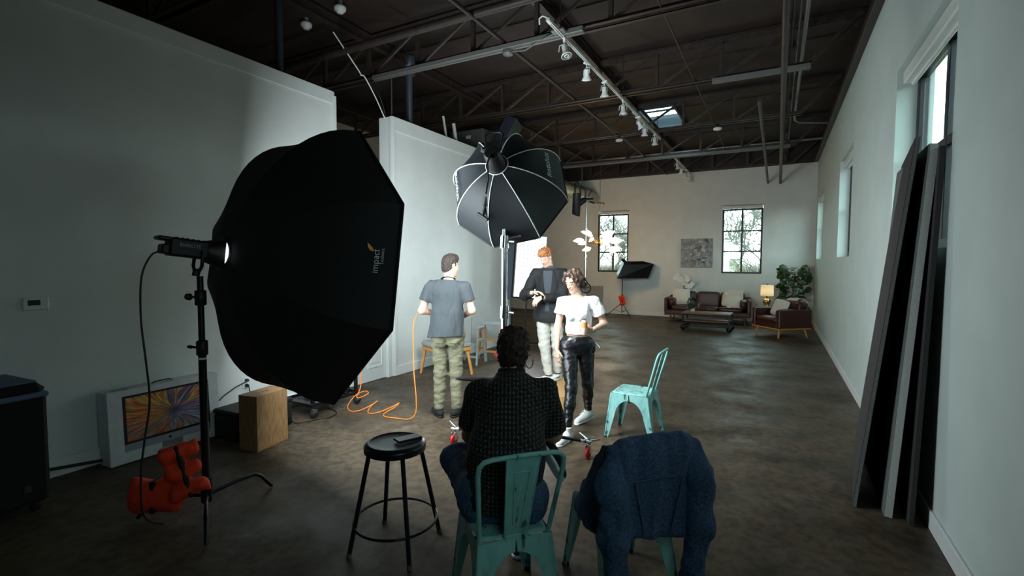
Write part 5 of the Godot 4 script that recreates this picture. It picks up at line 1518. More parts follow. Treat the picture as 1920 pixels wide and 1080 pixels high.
# ================================================================ seats
func make_chair(label: String, at: Vector3, turn: float) -> Node3D:
	# sheet-steel cafe chair; its front is local -z
	var c := thing("metal_chair", label, "chair", at, turn, "turquoise metal chairs")
	var hs := 0.45
	# seat: pressed pan with a rolled rim
	var b := MB.new()
	b.sheet(func(u: float, v: float) -> Vector3:
		var x := u * 2.0 - 1.0
		var z := v * 2.0 - 1.0
		var w := 0.178 - 0.012 * z * 0.5
		var k := 1.0 - 0.06 * (x * x * z * z)
		var edge := maxf(absf(x), absf(z))
		return Vector3(x * w * k, hs - 0.012 + 0.012 * smoothstep(0.72, 0.9, edge) - 0.014 * smoothstep(0.94, 1.0, edge), z * 0.178 * k), 24, 24)
	obj("seat", b, M.teal, c)
	# legs: each a folded corner of two tapered flanges that flow into the arches
	for sx in [-1, 1]:
		for sz in [-1, 1]:
			b = MB.new()
			for side in 2:
				var half := 0.178
				var poly := PackedVector2Array([Vector2(0, 0), Vector2(0, hs - 0.016), Vector2(half, hs - 0.016)])
				for i in 9:
					var t := i / 8.0
					var s := half * (1.0 - t) + 0.062 * t
					poly.append(Vector2(lerpf(half, 0.068, sin(t * PI * 0.5)), hs - 0.075 - 0.15 * (1.0 - cos(t * PI * 0.5))))
				poly.append(Vector2(0.032, 0.0))
				# flange frame: x along the seat edge towards the middle, y up, leaning out to the foot
				var top := Vector3(sx * 0.178, hs, sz * 0.178)
				var foot := Vector3(sx * 0.215, 0.0, sz * (0.22 if sz < 0 else 0.255))
				var up := (top - foot) / hs
				var along := Vector3(-sx, 0, 0) if side == 0 else Vector3(0, 0, -sz)
				var nrm := Vector3(0, 0, sz) if side == 0 else Vector3(sx, 0, 0)
				b.prism(poly, 0.0035, Transform3D(Basis(along, up, nrm), foot))
			# stiffening rib pressed into the corner
			b.tube([Vector3(sx * 0.176, hs - 0.04, sz * 0.176), Vector3(sx * 0.214, 0.01, sz * (0.219 if sz < 0 else 0.254))], [0.010, 0.008], 8)
			var lg := obj("leg", b, M.teal, c)
			obj("foot_cap", MB.new().box(Vector3(sx * 0.207, 0.008, sz * (0.212 if sz < 0 else 0.247)), Vector3(0.034, 0.016, 0.034), 0.004), M.rubber, lg)
	# back hoop
	var hoop := [Vector3(-0.165, 0.40, 0.155), Vector3(-0.172, 0.47, 0.172), Vector3(-0.185, 0.62, 0.215), Vector3(-0.200, 0.78, 0.258), Vector3(-0.196, 0.825, 0.270), Vector3(-0.176, 0.848, 0.277), Vector3(-0.14, 0.857, 0.282), Vector3(0, 0.862, 0.288)]
	for i in range(6, -1, -1): hoop.append(hoop[i] * Vector3(-1, 1, 1))
	obj("back_hoop", MB.new().tube(hoop, 0.0115, 10), M.teal, c)
	# splat with an embossed panel
	b = MB.new()
	var lo := Vector3(0, 0.435, 0.176)
	var hi := Vector3(0, 0.852, 0.285)
	var upv := (hi - lo).normalized()
	var xf := Transform3D(Basis(Vector3(1, 0, 0), upv, Vector3(1, 0, 0).cross(upv)), lo)
	var L := (hi - lo).length()
	b.prism(PackedVector2Array([Vector2(-0.053, 0), Vector2(0.053, 0), Vector2(0.078, L), Vector2(-0.078, L)]), 0.003, xf)
	for s in [-1, 1]: b.tube([xf * Vector3(s * 0.053, 0, 0), xf * Vector3(s * 0.078, L, 0)], 0.0045, 6)
	var sp := obj("splat", b, M.teal, c)
	b = MB.new()
	var em := [Vector3(-0.020, L * 0.18, 0), Vector3(-0.036, L * 0.80, 0), Vector3(-0.030, L * 0.83, 0), Vector3(0.030, L * 0.83, 0), Vector3(0.036, L * 0.80, 0), Vector3(0.020, L * 0.18, 0), Vector3(0.014, L * 0.165, 0), Vector3(-0.014, L * 0.165, 0), Vector3(-0.020, L * 0.18, 0)]
	for dz in [0.0018, -0.0018]:
		var pts := []
		for e in em: pts.append(xf * (e + Vector3(0, 0, dz)))
		b.tube(pts, 0.0038, 6, false)
	obj("embossed_panel", b, M.teal, sp)
	obj("splat_tab", MB.new().box(Vector3(0, 0.438, 0.180), Vector3(0.10, 0.03, 0.012), 0.003), M.teal, c)
	obj("cross_brace", MB.new().box(Vector3(0, 0.36, 0), Vector3(0.36, 0.016, 0.016), 0.003), M.black_metal, c)
	obj("cross_brace", MB.new().box(Vector3(0, 0.36, 0), Vector3(0.016, 0.016, 0.36), 0.003), M.black_metal, c)
	return c

func build_seats():
	var b: MB
	make_chair("worn turquoise metal chair with the seated man on it", Vector3(-1.150, 0, -2.05), 47.0)
	make_chair("turquoise metal chair under the denim jacket", Vector3(-0.70, 0, -2.49), 46.0)
	make_chair("empty worn turquoise metal chair standing free on the floor", Vector3(-1.20, 0, -4.76), 88.0)
	# stool with phone
	var s := thing("round_stool", "black metal shop stool with a round dented seat", "stool", Vector3(-1.965, 0, -2.18), 12)
	var hh := 0.635
	obj("seat", MB.new().lathe([Vector2(0, hh - 0.008), Vector2(0.08, hh - 0.010), Vector2(0.135, hh - 0.006), Vector2(0.150, hh - 0.001), Vector2(0.153, hh + 0.001), Vector2(0.158, hh - 0.002), Vector2(0.172, hh - 0.006), Vector2(0.181, hh - 0.018), Vector2(0.181, hh - 0.048), Vector2(0.174, hh - 0.052), Vector2(0.170, hh - 0.04), Vector2(0, hh - 0.03)], 40), M.stool, s)
	for k in 4:
		var an := TAU * k / 4 + PI / 4
		var d := Vector3(cos(an), 0, sin(an))
		var lg := obj("leg", MB.new().tube([d * 0.152 + Vector3(0, hh - 0.045, 0), d * 0.272 + Vector3(0, 0.015, 0)], 0.0135, 10), M.stool, s)
		obj("foot_cap", MB.new().tube([d * 0.270 + Vector3(0, 0.025, 0), d * 0.275 + Vector3(0, 0.0, 0)], 0.016, 10), M.steel_grey, lg)
	var rg := []
	for k in 41: rg.append(Vector3(cos(TAU * k / 40) * 0.243, 0.165, sin(TAU * k / 40) * 0.243))
	obj("foot_ring", MB.new().tube(rg, 0.0085, 8, false), M.stool, s)
	var p := thing("phone", "black smartphone lying on the round stool", "phone", Vector3(-1.915, hh + 0.001, -2.235), -24)
	obj("case", MB.new().box(Vector3(0, 0.006, 0), Vector3(0.078, 0.012, 0.155), 0.004), M.black, p)
	obj("screen", MB.new().box(Vector3(0, 0.0124, 0), Vector3(0.068, 0.001, 0.144)), mt(30, 34, 38, 0.12), p)
	# denim jacket over the back of the second chair, in the chair's own axes
	var j := thing("denim_jacket", "blue denim jacket hung over the back of a turquoise chair", "jacket", Vector3(-0.70, 0, -2.49), 46.0)
	var n := FastNoiseLite.new()
	n.seed = 12; n.frequency = 3.2; n.fractal_octaves = 3
	var fz := Vector3(0, 0, 1)
	var bd := [cone(Vector3(-0.165, 0.825, 0.288), Vector3(0.165, 0.838, 0.288), 0.055, 0.055, 0.05, fz, 1.2)]
	for k in 5:
		var x := -0.15 + 0.075 * k
		bd.append(cone(Vector3(x, 0.80, 0.300), Vector3(x * 0.93 + 0.012, 0.40 - 0.02 * k, 0.292 + 0.012 * sin(k * 2.1)), 0.072, 0.078, 0.05, fz, 1.5))
	var jb = garment("body", bd, M.denim, j, 0.009, [[Vector3(-0.16, -1, 0).normalized(), -0.425]], 0.034, 3.6, Vector3(1.7, 0.5, 1.7), 51)
	var wb := []
	for q in bd: wb.append(cone(q[1], q[2], q[3] + 0.004, q[4] + 0.004, q[5], q[6], q[7]))
	garment("waistband", wb, M.denim, jb, 0.009, [[Vector3(-0.16, -1, 0).normalized(), -0.421], [Vector3(0.16, 1, 0).normalized(), 0.468]], 0.034, 3.6, Vector3(1.7, 0.5, 1.7), 51)
	for s2 in [-1.0, 1.0]:
		var p0 := Vector3(s2 * 0.190, 0.815, 0.298)
		var p1 := Vector3(s2 * 0.238, 0.66, 0.335)
		var p2 := Vector3(s2 * 0.222, 0.46, 0.352)
		var p3 := Vector3(s2 * 0.200, 0.205 + 0.01 * s2, 0.345)
		var sv = garment("sleeve", [cone(p0, p1, 0.060, 0.070, 0.03, fz, 1.25), cone(p1, p2, 0.070, 0.068, 0.03, fz, 1.4), cone(p2, p3, 0.068, 0.058, 0.03, fz, 1.5)], M.denim, j, 0.008, [[Vector3(0, -1, 0), -0.20]], 0.030, 5.0, Vector3(1.3, 0.9, 1.3), 53 + int(s2))
		var e := Vector3(p3.x, 0.205, p3.z)
		obj("cuff", MB.new().tube([e + Vector3(0, 0.045, 0), e + Vector3(0, 0.04, 0), e + Vector3(0, -0.012, 0), e + Vector3(0, -0.016, 0)], [0.055, 0.062, 0.060, 0.052], 18, true, 0.66), M.denim, sv)
		obj("cuff_button", MB.new().lathe([Vector2(0, 0.004), Vector2(0.007, 0.004), Vector2(0.008, 0)], 10, Transform3D(Basis(Vector3(1, 0, 0), PI / 2), e + Vector3(s2 * 0.02, 0.015, 0.042))), M.brass, sv)
		garment("front_panel", [cone(Vector3(s2 * 0.205, 0.80, 0.25), Vector3(s2 * 0.255, 0.47, 0.16), 0.05, 0.075, 0.03, Vector3(1, 0, 0), 2.6), cone(Vector3(s2 * 0.200, 0.80, 0.21), Vector3(s2 * 0.245, 0.47, 0.08), 0.04, 0.075, 0.03, Vector3(1, 0, 0), 2.6)], M.denim, j, 0.008, [[Vector3(0, -1, 0), -0.43]], 0.020, 9.0, Vector3(1, 0.5, 1.6), 57)
	var ys := []
	for i in 21:
		var u := i / 20.0 * 2.0 - 1.0
		ys.append(Vector3(u * 0.20, 0.722 - 0.020 * absf(u), 0.362 - 0.030 * u * u))
	obj("yoke_seam", MB.new().tube(ys, 0.005, 5), M.denim_seam, j)
	for s2 in [-0.085, 0.085]:
		obj("back_seam", MB.new().tube([Vector3(s2 * 1.5, 0.71, 0.358), Vector3(s2 * 1.15, 0.58, 0.360), Vector3(s2 * 0.8, 0.45, 0.356)], 0.0045, 5), M.denim_seam, j)
	obj("collar", MB.new().tube([Vector3(-0.11, 0.875, 0.26), Vector3(-0.06, 0.888, 0.29), Vector3(0.06, 0.892, 0.29), Vector3(0.11, 0.880, 0.26)], 0.018, 8, true, 0.6), M.denim, j)

# ================================================================ right side
func build_right_side():
	# three leaning boards
	var zs := [[-4.05, -5.24], [-4.00, -5.19], [-3.93, -5.14]]
	var data := [[0.605, 0.86, 2.52, "dark grey foam board with frayed edge leaning on the right wall, outermost of three"], [0.735, 0.885, 2.46, "white-edged foam board leaning on the right wall between two dark boards"], [0.845, 0.912, 2.43, "black foam board leaning flat on the right wall behind two others"]]
	for i in 3:
		var d = data[i]
		var t := thing("foam_board", d[3], "board", Vector3(d[0], 0, (zs[i][0] + zs[i][1]) / 2), 0, "foam boards leaning on the right wall")
		var w: float = zs[i][0] - zs[i][1]
		var lean := atan2(d[1] - d[0], d[2])
		var len_: float = d[2] / cos(lean)
		rng.seed = 60 + i
		var poly := PackedVector2Array()
		var rag := 0.010 if i == 0 else 0.004
		poly.append(Vector2(-w / 2, 0.0))
		for k in 15: poly.append(Vector2(-w / 2 + w * k / 14.0, rng.randf_range(0, rag * 0.4)))
		for k in 24: poly.append(Vector2(w / 2 - rng.randf_range(0, rag), len_ * (k + 0.5) / 24.0))
		for k in 12: poly.append(Vector2(w / 2 - w * (k + 0.3) / 12.0, len_ - rng.randf_range(0, rag)))
		poly.append(Vector2(-w / 2, len_ - 0.01))
		# panel frame: x runs towards +z (the near edge), y up the lean, z out of the face
		var up := Vector3(sin(lean), cos(lean), 0)
		var al := Vector3(-0.115 if i == 0 else -0.03, 0, 0.99).normalized()
		up = (up - al * up.dot(al)).normalized()
		var nr := al.cross(up)
		var face: Material = [M.board_dark, M.board_light, M.board_dark][i]
		obj("core", MB.new().prism(poly, [0.020, 0.042, 0.020][i], Transform3D(Basis(al, up, nr), nr * 0.011)), [M.board_light, M.board_white, M.board_dark][i], t)
		var inset := PackedVector2Array()
		for p in poly: inset.append(Vector2(p.x * 0.997, p.y * 0.999 + 0.001))
		obj("facing", MB.new().prism(inset, 0.003, Transform3D(Basis(al, up, nr), nr * (0.011 + [0.0115, 0.0225, 0.0115][i] * (1.0 if nr.x < 0 else -1.0)))), face, t)
		obj("facing", MB.new().prism(inset, 0.003, Transform3D(Basis(al, up, nr), nr * (0.011 - [0.0115, 0.0225, 0.0115][i] * (1.0 if nr.x < 0 else -1.0)))), M.board_dark, t)
	# low plywood platform under the man in the blazer
	var pf := thing("plywood_platform", "low plywood platform box that the man in the blazer stands on", "platform", Vector3(-2.50, 0, -5.52), 22)
	obj("top_panel", MB.new().box(Vector3(0, 0.141, 0), Vector3(0.62, 0.018, 0.92), 0.002), M.wood, pf)
	for k in [-1, 1]:
		obj("side_panel", MB.new().box(Vector3(k * 0.298, 0.066, 0), Vector3(0.018, 0.131, 0.92), 0.002), M.wood, pf)
		var b := MB.new()
		b.box(Vector3(0, 0.111, k * 0.449), Vector3(0.576, 0.04, 0.018))
		b.box(Vector3(0, 0.022, k * 0.449), Vector3(0.576, 0.043, 0.018))
		b.box(Vector3(-0.19, 0.067, k * 0.449), Vector3(0.196, 0.047, 0.018))
		b.box(Vector3(0.19, 0.067, k * 0.449), Vector3(0.196, 0.047, 0.018))
		obj("end_panel", b, M.wood, pf)
	pipe("floor_cable", [Vector3(-0.90, 0.008, -2.30), Vector3(-0.86, 0.008, -2.05), Vector3(-0.74, 0.008, -1.90), Vector3(-0.66, 0.008, -1.60), Vector3(-0.64, 0.008, -1.2)], 0.006, M.red_wheel, "thin red cable on the floor behind the seated man's chair", "cable")

# ================================================================ people
# distance field: rounded cones [0, a, b, ra, rb, k, flatten axis, factor] and ellipsoids [1, centre, radii, inverse basis, 0, k]
func cone(a: Vector3, b: Vector3, ra: float, rb: float, k := 0.03, ax := Vector3.ZERO, fl := 1.0) -> Array:
	return [0, a, b, ra, rb, k, ax, fl]

func ell(c: Vector3, r: Vector3, bs := Basis(), k := 0.02) -> Array:
	return [1, c, r, bs.inverse(), 0.0, k]

func field_mesh(out: Dictionary, prims: Array, cell: float, cuts := [], nz: FastNoiseLite = null, amp := 0.0, color = null, stretch := Vector3.ONE):
	var lo := Vector3(1e9, 1e9, 1e9)
	var hi := -lo
	for p in prims:
		var r: Vector3
		if p[0] == 0:
			r = Vector3.ONE * maxf(p[3], p[4])
			lo = lo.min(p[1] - r).min(p[2] - r)
			hi = hi.max(p[1] + r).max(p[2] + r)
		else:
			r = Vector3.ONE * maxf(p[2].x, maxf(p[2].y, p[2].z))
			lo = lo.min(p[1] - r)
			hi = hi.max(p[1] + r)
	var mg := cell * 3.0 + amp
	lo -= Vector3.ONE * mg
	hi += Vector3.ONE * mg
	var nx := int((hi.x - lo.x) / cell) + 2
	var ny := int((hi.y - lo.y) / cell) + 2
	var nzc := int((hi.z - lo.z) / cell) + 2
	var F := PackedFloat32Array()
	F.resize(nx * ny * nzc)
	F.fill(1.0)
	var sxy := nx * ny
	for p in prims:
		var k: float = p[5]
		var m := k + cell * 2.5 + amp
		var a: Vector3 = p[1]
		var b: Vector3
		var blo: Vector3
		var bhi: Vector3
		var capsule: bool = p[0] == 0
		var ra := 0.0
		var rb := 0.0
		var ax := Vector3.ZERO
		var fl := 1.0
		var rad := Vector3.ONE
		var inv := Basis()
		if capsule:
			b = p[2]; ra = p[3]; rb = p[4]; ax = p[6]; fl = p[7]
			var r := maxf(ra, rb) + m
			blo = a.min(b) - Vector3.ONE * r
			bhi = a.max(b) + Vector3.ONE * r
		else:
			rad = p[2]; inv = p[3]
			var r := maxf(rad.x, maxf(rad.y, rad.z)) + m
			blo = a - Vector3.ONE * r
			bhi = a + Vector3.ONE * r
		var i0 := maxi(int((blo.x - lo.x) / cell), 0)
		var i1 := mini(int((bhi.x - lo.x) / cell) + 1, nx - 1)
		var j0 := maxi(int((blo.y - lo.y) / cell), 0)
		var j1 := mini(int((bhi.y - lo.y) / cell) + 1, ny - 1)
		var k0 := maxi(int((blo.z - lo.z) / cell), 0)
		var k1 := mini(int((bhi.z - lo.z) / cell) + 1, nzc - 1)
		var ab := b - a
		var l2 := maxf(ab.length_squared(), 1e-9)
		var dr := rb - ra
		var flat := fl != 1.0
		for z in range(k0, k1 + 1):
			for y in range(j0, j1 + 1):
				var at := z * sxy + y * nx
				var q := Vector3(lo.x + i0 * cell, lo.y + y * cell, lo.z + z * cell) - a
				for x in range(i0, i1 + 1):
					var d: float
					if capsule:
						var t := clampf(q.dot(ab) / l2, 0.0, 1.0)
						var o := q - ab * t
						if flat: o += ax * (o.dot(ax) * (fl - 1.0))
						d = o.length() - ra - dr * t
					else:
						var o := (inv * q) / rad
						var n0 := o.length()
						var n1 := (o / rad).length()
						d = n0 * (n0 - 1.0) / maxf(n1, 1e-6)
					var e := F[at + x]
					var h := k - absf(d - e)
					var mn := minf(d, e)
					F[at + x] = mn - h * h * 0.25 / k if h > 0.0 else mn
					q.x += cell
	if nz != null or cuts.size() > 0:
		for z in nzc:
			for y in ny:
				for x in nx:
					var i := z * sxy + y * nx + x
					var f := F[i]
					if f > 0.05: continue
					var p := lo + Vector3(x, y, z) * cell
					if nz != null and f > -0.05: f += amp * nz.get_noise_3d(p.x * stretch.x, p.y * stretch.y, p.z * stretch.z)
					for c in cuts:
						if c.size() < 3 or p.distance_squared_to(c[2]) < c[3]: f = maxf(f, c[0].dot(p) - c[1])
					F[i] = f
	# surface nets
	var V: PackedVector3Array = out.v
	var I: PackedInt32Array = out.i
	var C: PackedColorArray = out.c
	var ids := {}
	var off := [0, 1, nx, nx + 1, sxy, sxy + 1, sxy + nx, sxy + nx + 1]
	var edges := [[0, 1], [0, 2], [0, 4], [1, 3], [1, 5], [2, 3], [2, 6], [3, 7], [4, 5], [4, 6], [5, 7], [6, 7]]
	var cor := []
	for c in 8: cor.append(Vector3(c & 1, (c >> 1) & 1, (c >> 2) & 1))
	for z in nzc - 1:
		for y in ny - 1:
			var at := z * sxy + y * nx
			for x in nx - 1:
				var i := at + x
				var s := F[i] < 0.0
				if (F[i + 1] < 0.0) == s and (F[i + nx] < 0.0) == s and (F[i + sxy] < 0.0) == s and (F[i + nx + 1] < 0.0) == s and (F[i + sxy + 1] < 0.0) == s and (F[i + sxy + nx] < 0.0) == s and (F[i + sxy + nx + 1] < 0.0) == s: continue
				var sum := Vector3.ZERO
				var n := 0
				for e in edges:
					var fa := F[i + off[e[0]]]
					var fb := F[i + off[e[1]]]
					if (fa < 0.0) != (fb < 0.0):
						sum += cor[e[0]].lerp(cor[e[1]], fa / (fa - fb))
						n += 1
				var p := lo + (Vector3(x, y, z) + sum / n) * cell
				ids[i] = V.size()
				V.append(p)
				C.append(color.call(p) if color != null else out.col)
	for i in ids:
		var x: int = i % nx
		var y: int = (i / nx) % ny
		var z: int = i / sxy
		var s := F[i] < 0.0
		if y > 0 and z > 0 and (F[i + 1] < 0.0) != s: quad_ids(I, ids, i, i - nx, i - nx - sxy, i - sxy, s)
		if x > 0 and z > 0 and (F[i + nx] < 0.0) != s: quad_ids(I, ids, i, i - sxy, i - sxy - 1, i - 1, s)
		if x > 0 and y > 0 and (F[i + sxy] < 0.0) != s: quad_ids(I, ids, i, i - 1, i - 1 - nx, i - nx, s)
	out.v = V
	out.i = I
	out.c = C

func quad_ids(I: PackedInt32Array, ids: Dictionary, a: int, b: int, c: int, d: int, flip: bool):
	if not (ids.has(b) and ids.has(c) and ids.has(d)): return
	var q := [ids[a], ids[b], ids[c], ids[d]]
	if flip:
		I.append(q[0]); I.append(q[1]); I.append(q[2]); I.append(q[0]); I.append(q[2]); I.append(q[3])
	else:
		I.append(q[0]); I.append(q[2]); I.append(q[1]); I.append(q[0]); I.append(q[3]); I.append(q[2])

func blank(col: Color) -> Dictionary:
	return {"v": PackedVector3Array(), "i": PackedInt32Array(), "c": PackedColorArray(), "col": col}

func field_commit(d: Dictionary) -> ArrayMesh:
	var V: PackedVector3Array = d.v
	var I: PackedInt32Array = d.i
	var N := PackedVector3Array()
	N.resize(V.size())
	for t in range(0, I.size(), 3):
		var n := (V[I[t]] - V[I[t + 2]]).cross(V[I[t]] - V[I[t + 1]])
		for k in 3: N[I[t + k]] += n
	for i in N.size(): N[i] = N[i].normalized()
	var arr := []
	arr.resize(Mesh.ARRAY_MAX)
	arr[Mesh.ARRAY_VERTEX] = V
	arr[Mesh.ARRAY_NORMAL] = N
	arr[Mesh.ARRAY_COLOR] = d.c
	arr[Mesh.ARRAY_INDEX] = I
	var m := ArrayMesh.new()
	m.add_surface_from_arrays(Mesh.PRIMITIVE_TRIANGLES, arr)
	return m

func folds(seed_: int, freq: float) -> FastNoiseLite:
	var n := FastNoiseLite.new()
	n.seed = seed_
	n.frequency = freq
	n.fractal_octaves = 3
	return n

func garment(called: String, prims: Array, mat: Material, parent: Node, cell := 0.009, cuts := [], amp := 0.0, freq := 8.0, stretch := Vector3(1, 1, 1), seed_ := 3):
	var d := blank(Color.WHITE)
	field_mesh(d, prims, cell, cuts, folds(seed_, freq) if amp > 0.0 else null, amp, null, stretch)
	return put(called, field_commit(d), mat, parent)

func sleeve_cut(a: Vector3, b: Vector3, t: float) -> Array:
	var n := (b - a).normalized()
	var c := a.lerp(b, t)
	return [n, n.dot(c), c + n * 0.07, 0.0100]

# a head in its own frame: face towards local -z
func head_prims(T: Transform3D, s: float, neck: Vector3, nr: float) -> Array:
	var P := func(x: float, y: float, z: float) -> Vector3: return T * (Vector3(x, y, z) * s)
	var B := T.basis
	var out := [
		ell(P.call(0, 0.030, 0.018), Vector3(0.075, 0.092, 0.094) * s, B, 0.02),
		ell(P.call(0, -0.030, -0.030), Vector3(0.060, 0.084, 0.060) * s, B, 0.03),
		cone(P.call(-0.046, -0.070, 0.0), P.call(-0.012, -0.108, -0.058), 0.024 * s, 0.018 * s, 0.03),
		cone(P.call(0.046, -0.070, 0.0), P.call(0.012, -0.108, -0.058), 0.024 * s, 0.018 * s, 0.03),
		cone(P.call(-0.034, 0.024, -0.080), P.call(0.034, 0.024, -0.080), 0.010 * s, 0.010 * s, 0.012),
		cone(P.call(0, 0.010, -0.090), P.call(0, -0.030, -0.108), 0.007 * s, 0.011 * s, 0.012),
		ell(P.call(-0.012, -0.034, -0.098), Vector3(0.008, 0.007, 0.010) * s, B, 0.006),
		ell(P.call(0.012, -0.034, -0.098), Vector3(0.008, 0.007, 0.010) * s, B, 0.006),
		ell(P.call(-0.030, 0.002, -0.076), Vector3(0.015, 0.011, 0.011) * s, B, 0.005),
		ell(P.call(0.030, 0.002, -0.076), Vector3(0.015, 0.011, 0.011) * s, B, 0.005),
		cone(P.call(-0.018, -0.060, -0.084), P.call(0.018, -0.060, -0.084), 0.006 * s, 0.006 * s, 0.008),
		cone(P.call(-0.014, -0.071, -0.083), P.call(0.014, -0.071, -0.083), 0.007 * s, 0.007 * s, 0.008),
		ell(P.call(-0.076, -0.004, 0.012), Vector3(0.009, 0.031, 0.019) * s, B, 0.008),
		ell(P.call(0.076, -0.004, 0.012), Vector3(0.009, 0.031, 0.019) * s, B, 0.008),
		cone(P.call(0, -0.050, 0.022), neck, nr, nr * 1.12, 0.03)]
	return out

func face_color(T: Transform3D, s: float, skin: Color, brow: Color, lip: Color, beard := Color(0, 0, 0, 0)) -> Callable:
	var inv := T.affine_inverse()
	return func(p: Vector3) -> Color:
		var q := (inv * p) / s
		if q.z > -0.045: return skin
		var ax := absf(q.x)
		if pow((ax - 0.031) / 0.019, 2) + pow((q.y - 0.024) / 0.0055, 2) < 1.0: return brow
		if pow((ax - 0.030) / 0.014, 2) + pow((q.y + 0.003) / 0.0035, 2) < 1.0: return brow * 0.6
		if pow(q.x / 0.023, 2) + pow((q.y + 0.065) / 0.0105, 2) < 1.0: return lip
		if beard.a > 0.0 and q.y < -0.045: return skin.lerp(beard, 0.55)
		return skin

# palm and five fingers: d = where the fingers point, n = where the palm faces, thumb = side of the thumb
func hand_prims(w: Vector3, d: Vector3, n: Vector3, thumb: Vector3, curl: float, s := 1.0) -> Array:
	d = d.normalized()
	n = (n - d * n.dot(d)).normalized()
	var c := d.cross(n)
	if c.dot(thumb) < 0: c = -c
	var out := []
	for k in 4:
		var x := (0.030 - 0.020 * k) * s
		out.append(cone(w + c * x * 0.55 + d * 0.012 * s, w + c * x + d * (0.088 - 0.006 * absf(k - 1.2)) * s, 0.0135 * s, 0.0105 * s, 0.012))
		var p := w + c * x + d * (0.088 - 0.006 * absf(k - 1.2)) * s
		var dir := d
		var lens: Array = [[0.040, 0.025, 0.020], [0.044, 0.028, 0.021], [0.041, 0.026, 0.020], [0.032, 0.020, 0.018]][k]
		for j in 3:
			dir = dir.rotated(c, 0.0)
			var ang: float = curl * [0.9, 1.1, 0.7][j]
			dir = (dir * cos(ang) + n * sin(ang) * 1.0).normalized()
			var e: Vector3 = p + dir * lens[j] * s
			out.append(cone(p, e, (0.0092 - 0.0010 * j) * s, (0.0084 - 0.0010 * j) * s, 0.005))
			p = e
	var t0 := w + c * 0.020 * s + d * 0.022 * s
	var t1 := t0 + (c * 0.72 + d * 0.62 + n * 0.25).normalized() * 0.042 * s
	var t2 := t1 + (c * 0.30 + d * 0.85 + n * (0.25 + curl * 0.5)).normalized() * 0.032 * s
	var t3 := t2 + (d * 0.85 + n * (0.3 + curl * 0.7) - c * 0.1).normalized() * 0.026 * s
	out.append(cone(t0, t1, 0.0145 * s, 0.0110 * s, 0.010))
	out.append(cone(t1, t2, 0.0105 * s, 0.0095 * s, 0.006))
	out.append(cone(t2, t3, 0.0095 * s, 0.0075 * s, 0.005))
	return out

func look(at: Vector3, face: Vector3, tilt := 0.0) -> Transform3D:
	return Transform3D(Basis.looking_at(face.normalized(), Vector3.UP) * Basis(Vector3(0, 0, 1), tilt), at)

func shoe(parent: Node, ankle: Vector3, toe: Vector3, sole_y: float, upper: Material, sole: Material, high := 0.07):
	var d := (toe - ankle); d.y = 0; d = d.normalized()
	var heel := Vector3(ankle.x, sole_y, ankle.z) - d * 0.055
	var tp := Vector3(toe.x, toe.y, toe.z)
	var dy := toe.y - sole_y
	var pr := [
		cone(heel + Vector3(0, 0.046, 0), heel + d * 0.10 + Vector3(0, 0.050 + dy * 0.3, 0), 0.036, 0.038, 0.03),
		cone(heel + d * 0.10 + Vector3(0, 0.045 + dy * 0.3, 0), heel + d * 0.225 + Vector3(0, 0.030 + dy, 0), 0.040, 0.034, 0.03),
		cone(heel + d * 0.045 + Vector3(0, 0.05, 0), Vector3(ankle.x, sole_y + 0.06 + high, ankle.z), 0.040, 0.042, 0.02)]
	var n := d.cross(Vector3.UP)
	var up := (Vector3.UP - d * (dy / 0.22)).normalized()
	var cut := [[-up, -(up.dot(heel) + 0.018)], [Vector3.UP, sole_y + 0.06 + high]]
	var u = garment("shoe", pr, upper, parent, 0.007, cut)
	var so := [
		cone(heel + up * 0.012, heel + d * 0.10 + up * 0.012, 0.037, 0.036, 0.02),
		cone(heel + d * 0.10 + up * 0.012, heel + d * 0.225 + Vector3(0, dy, 0) + up * 0.012, 0.041, 0.036, 0.02)]
	garment("sole", so, sole, u, 0.007, [[-up, -(up.dot(heel) + 0.001)], [up, up.dot(heel) + 0.022]])
	return u

func laces(u: Node, ankle: Vector3, toe: Vector3, y: float, mat: Material):
	var d := (toe - ankle); d.y = 0; d = d.normalized()
	var s := d.cross(Vector3.UP)
	var b := MB.new()
	for k in 4:
		var p := Vector3(ankle.x, y + 0.118 - 0.014 * k, ankle.z) + d * (0.035 + 0.024 * k)
		b.tube([p - s * 0.022, p + Vector3(0, 0.006, 0), p + s * 0.022], 0.003, 5)
	obj("laces", b, mat, u)

func new_person(label: String, at: Vector3) -> Node3D:
	return thing("person", label, "person", at, YAW)

func skin_mat() -> StandardMaterial3D:
	var m := StandardMaterial3D.new()
	m.vertex_color_use_as_albedo = true
	m.roughness = 0.5
	m.subsurf_scatter_enabled = true
	m.subsurf_scatter_strength = 0.12
	return m

func cloth(seed_: int, r: int, g: int, b: int, d: int, rough := 0.88, scale := 5.0, freq := 0.08) -> StandardMaterial3D:
	return noisy(freq, seed_, [[0.0, r - d, g - d, b - d], [1.0, r + d, g + d, b + d]], scale, rough, 0.0, false, 5, 0.25)

func build_people():
	var skin := skin_mat()
	photographer(skin)
	model_woman(skin)
	model_man(skin)
	seated_man(skin)

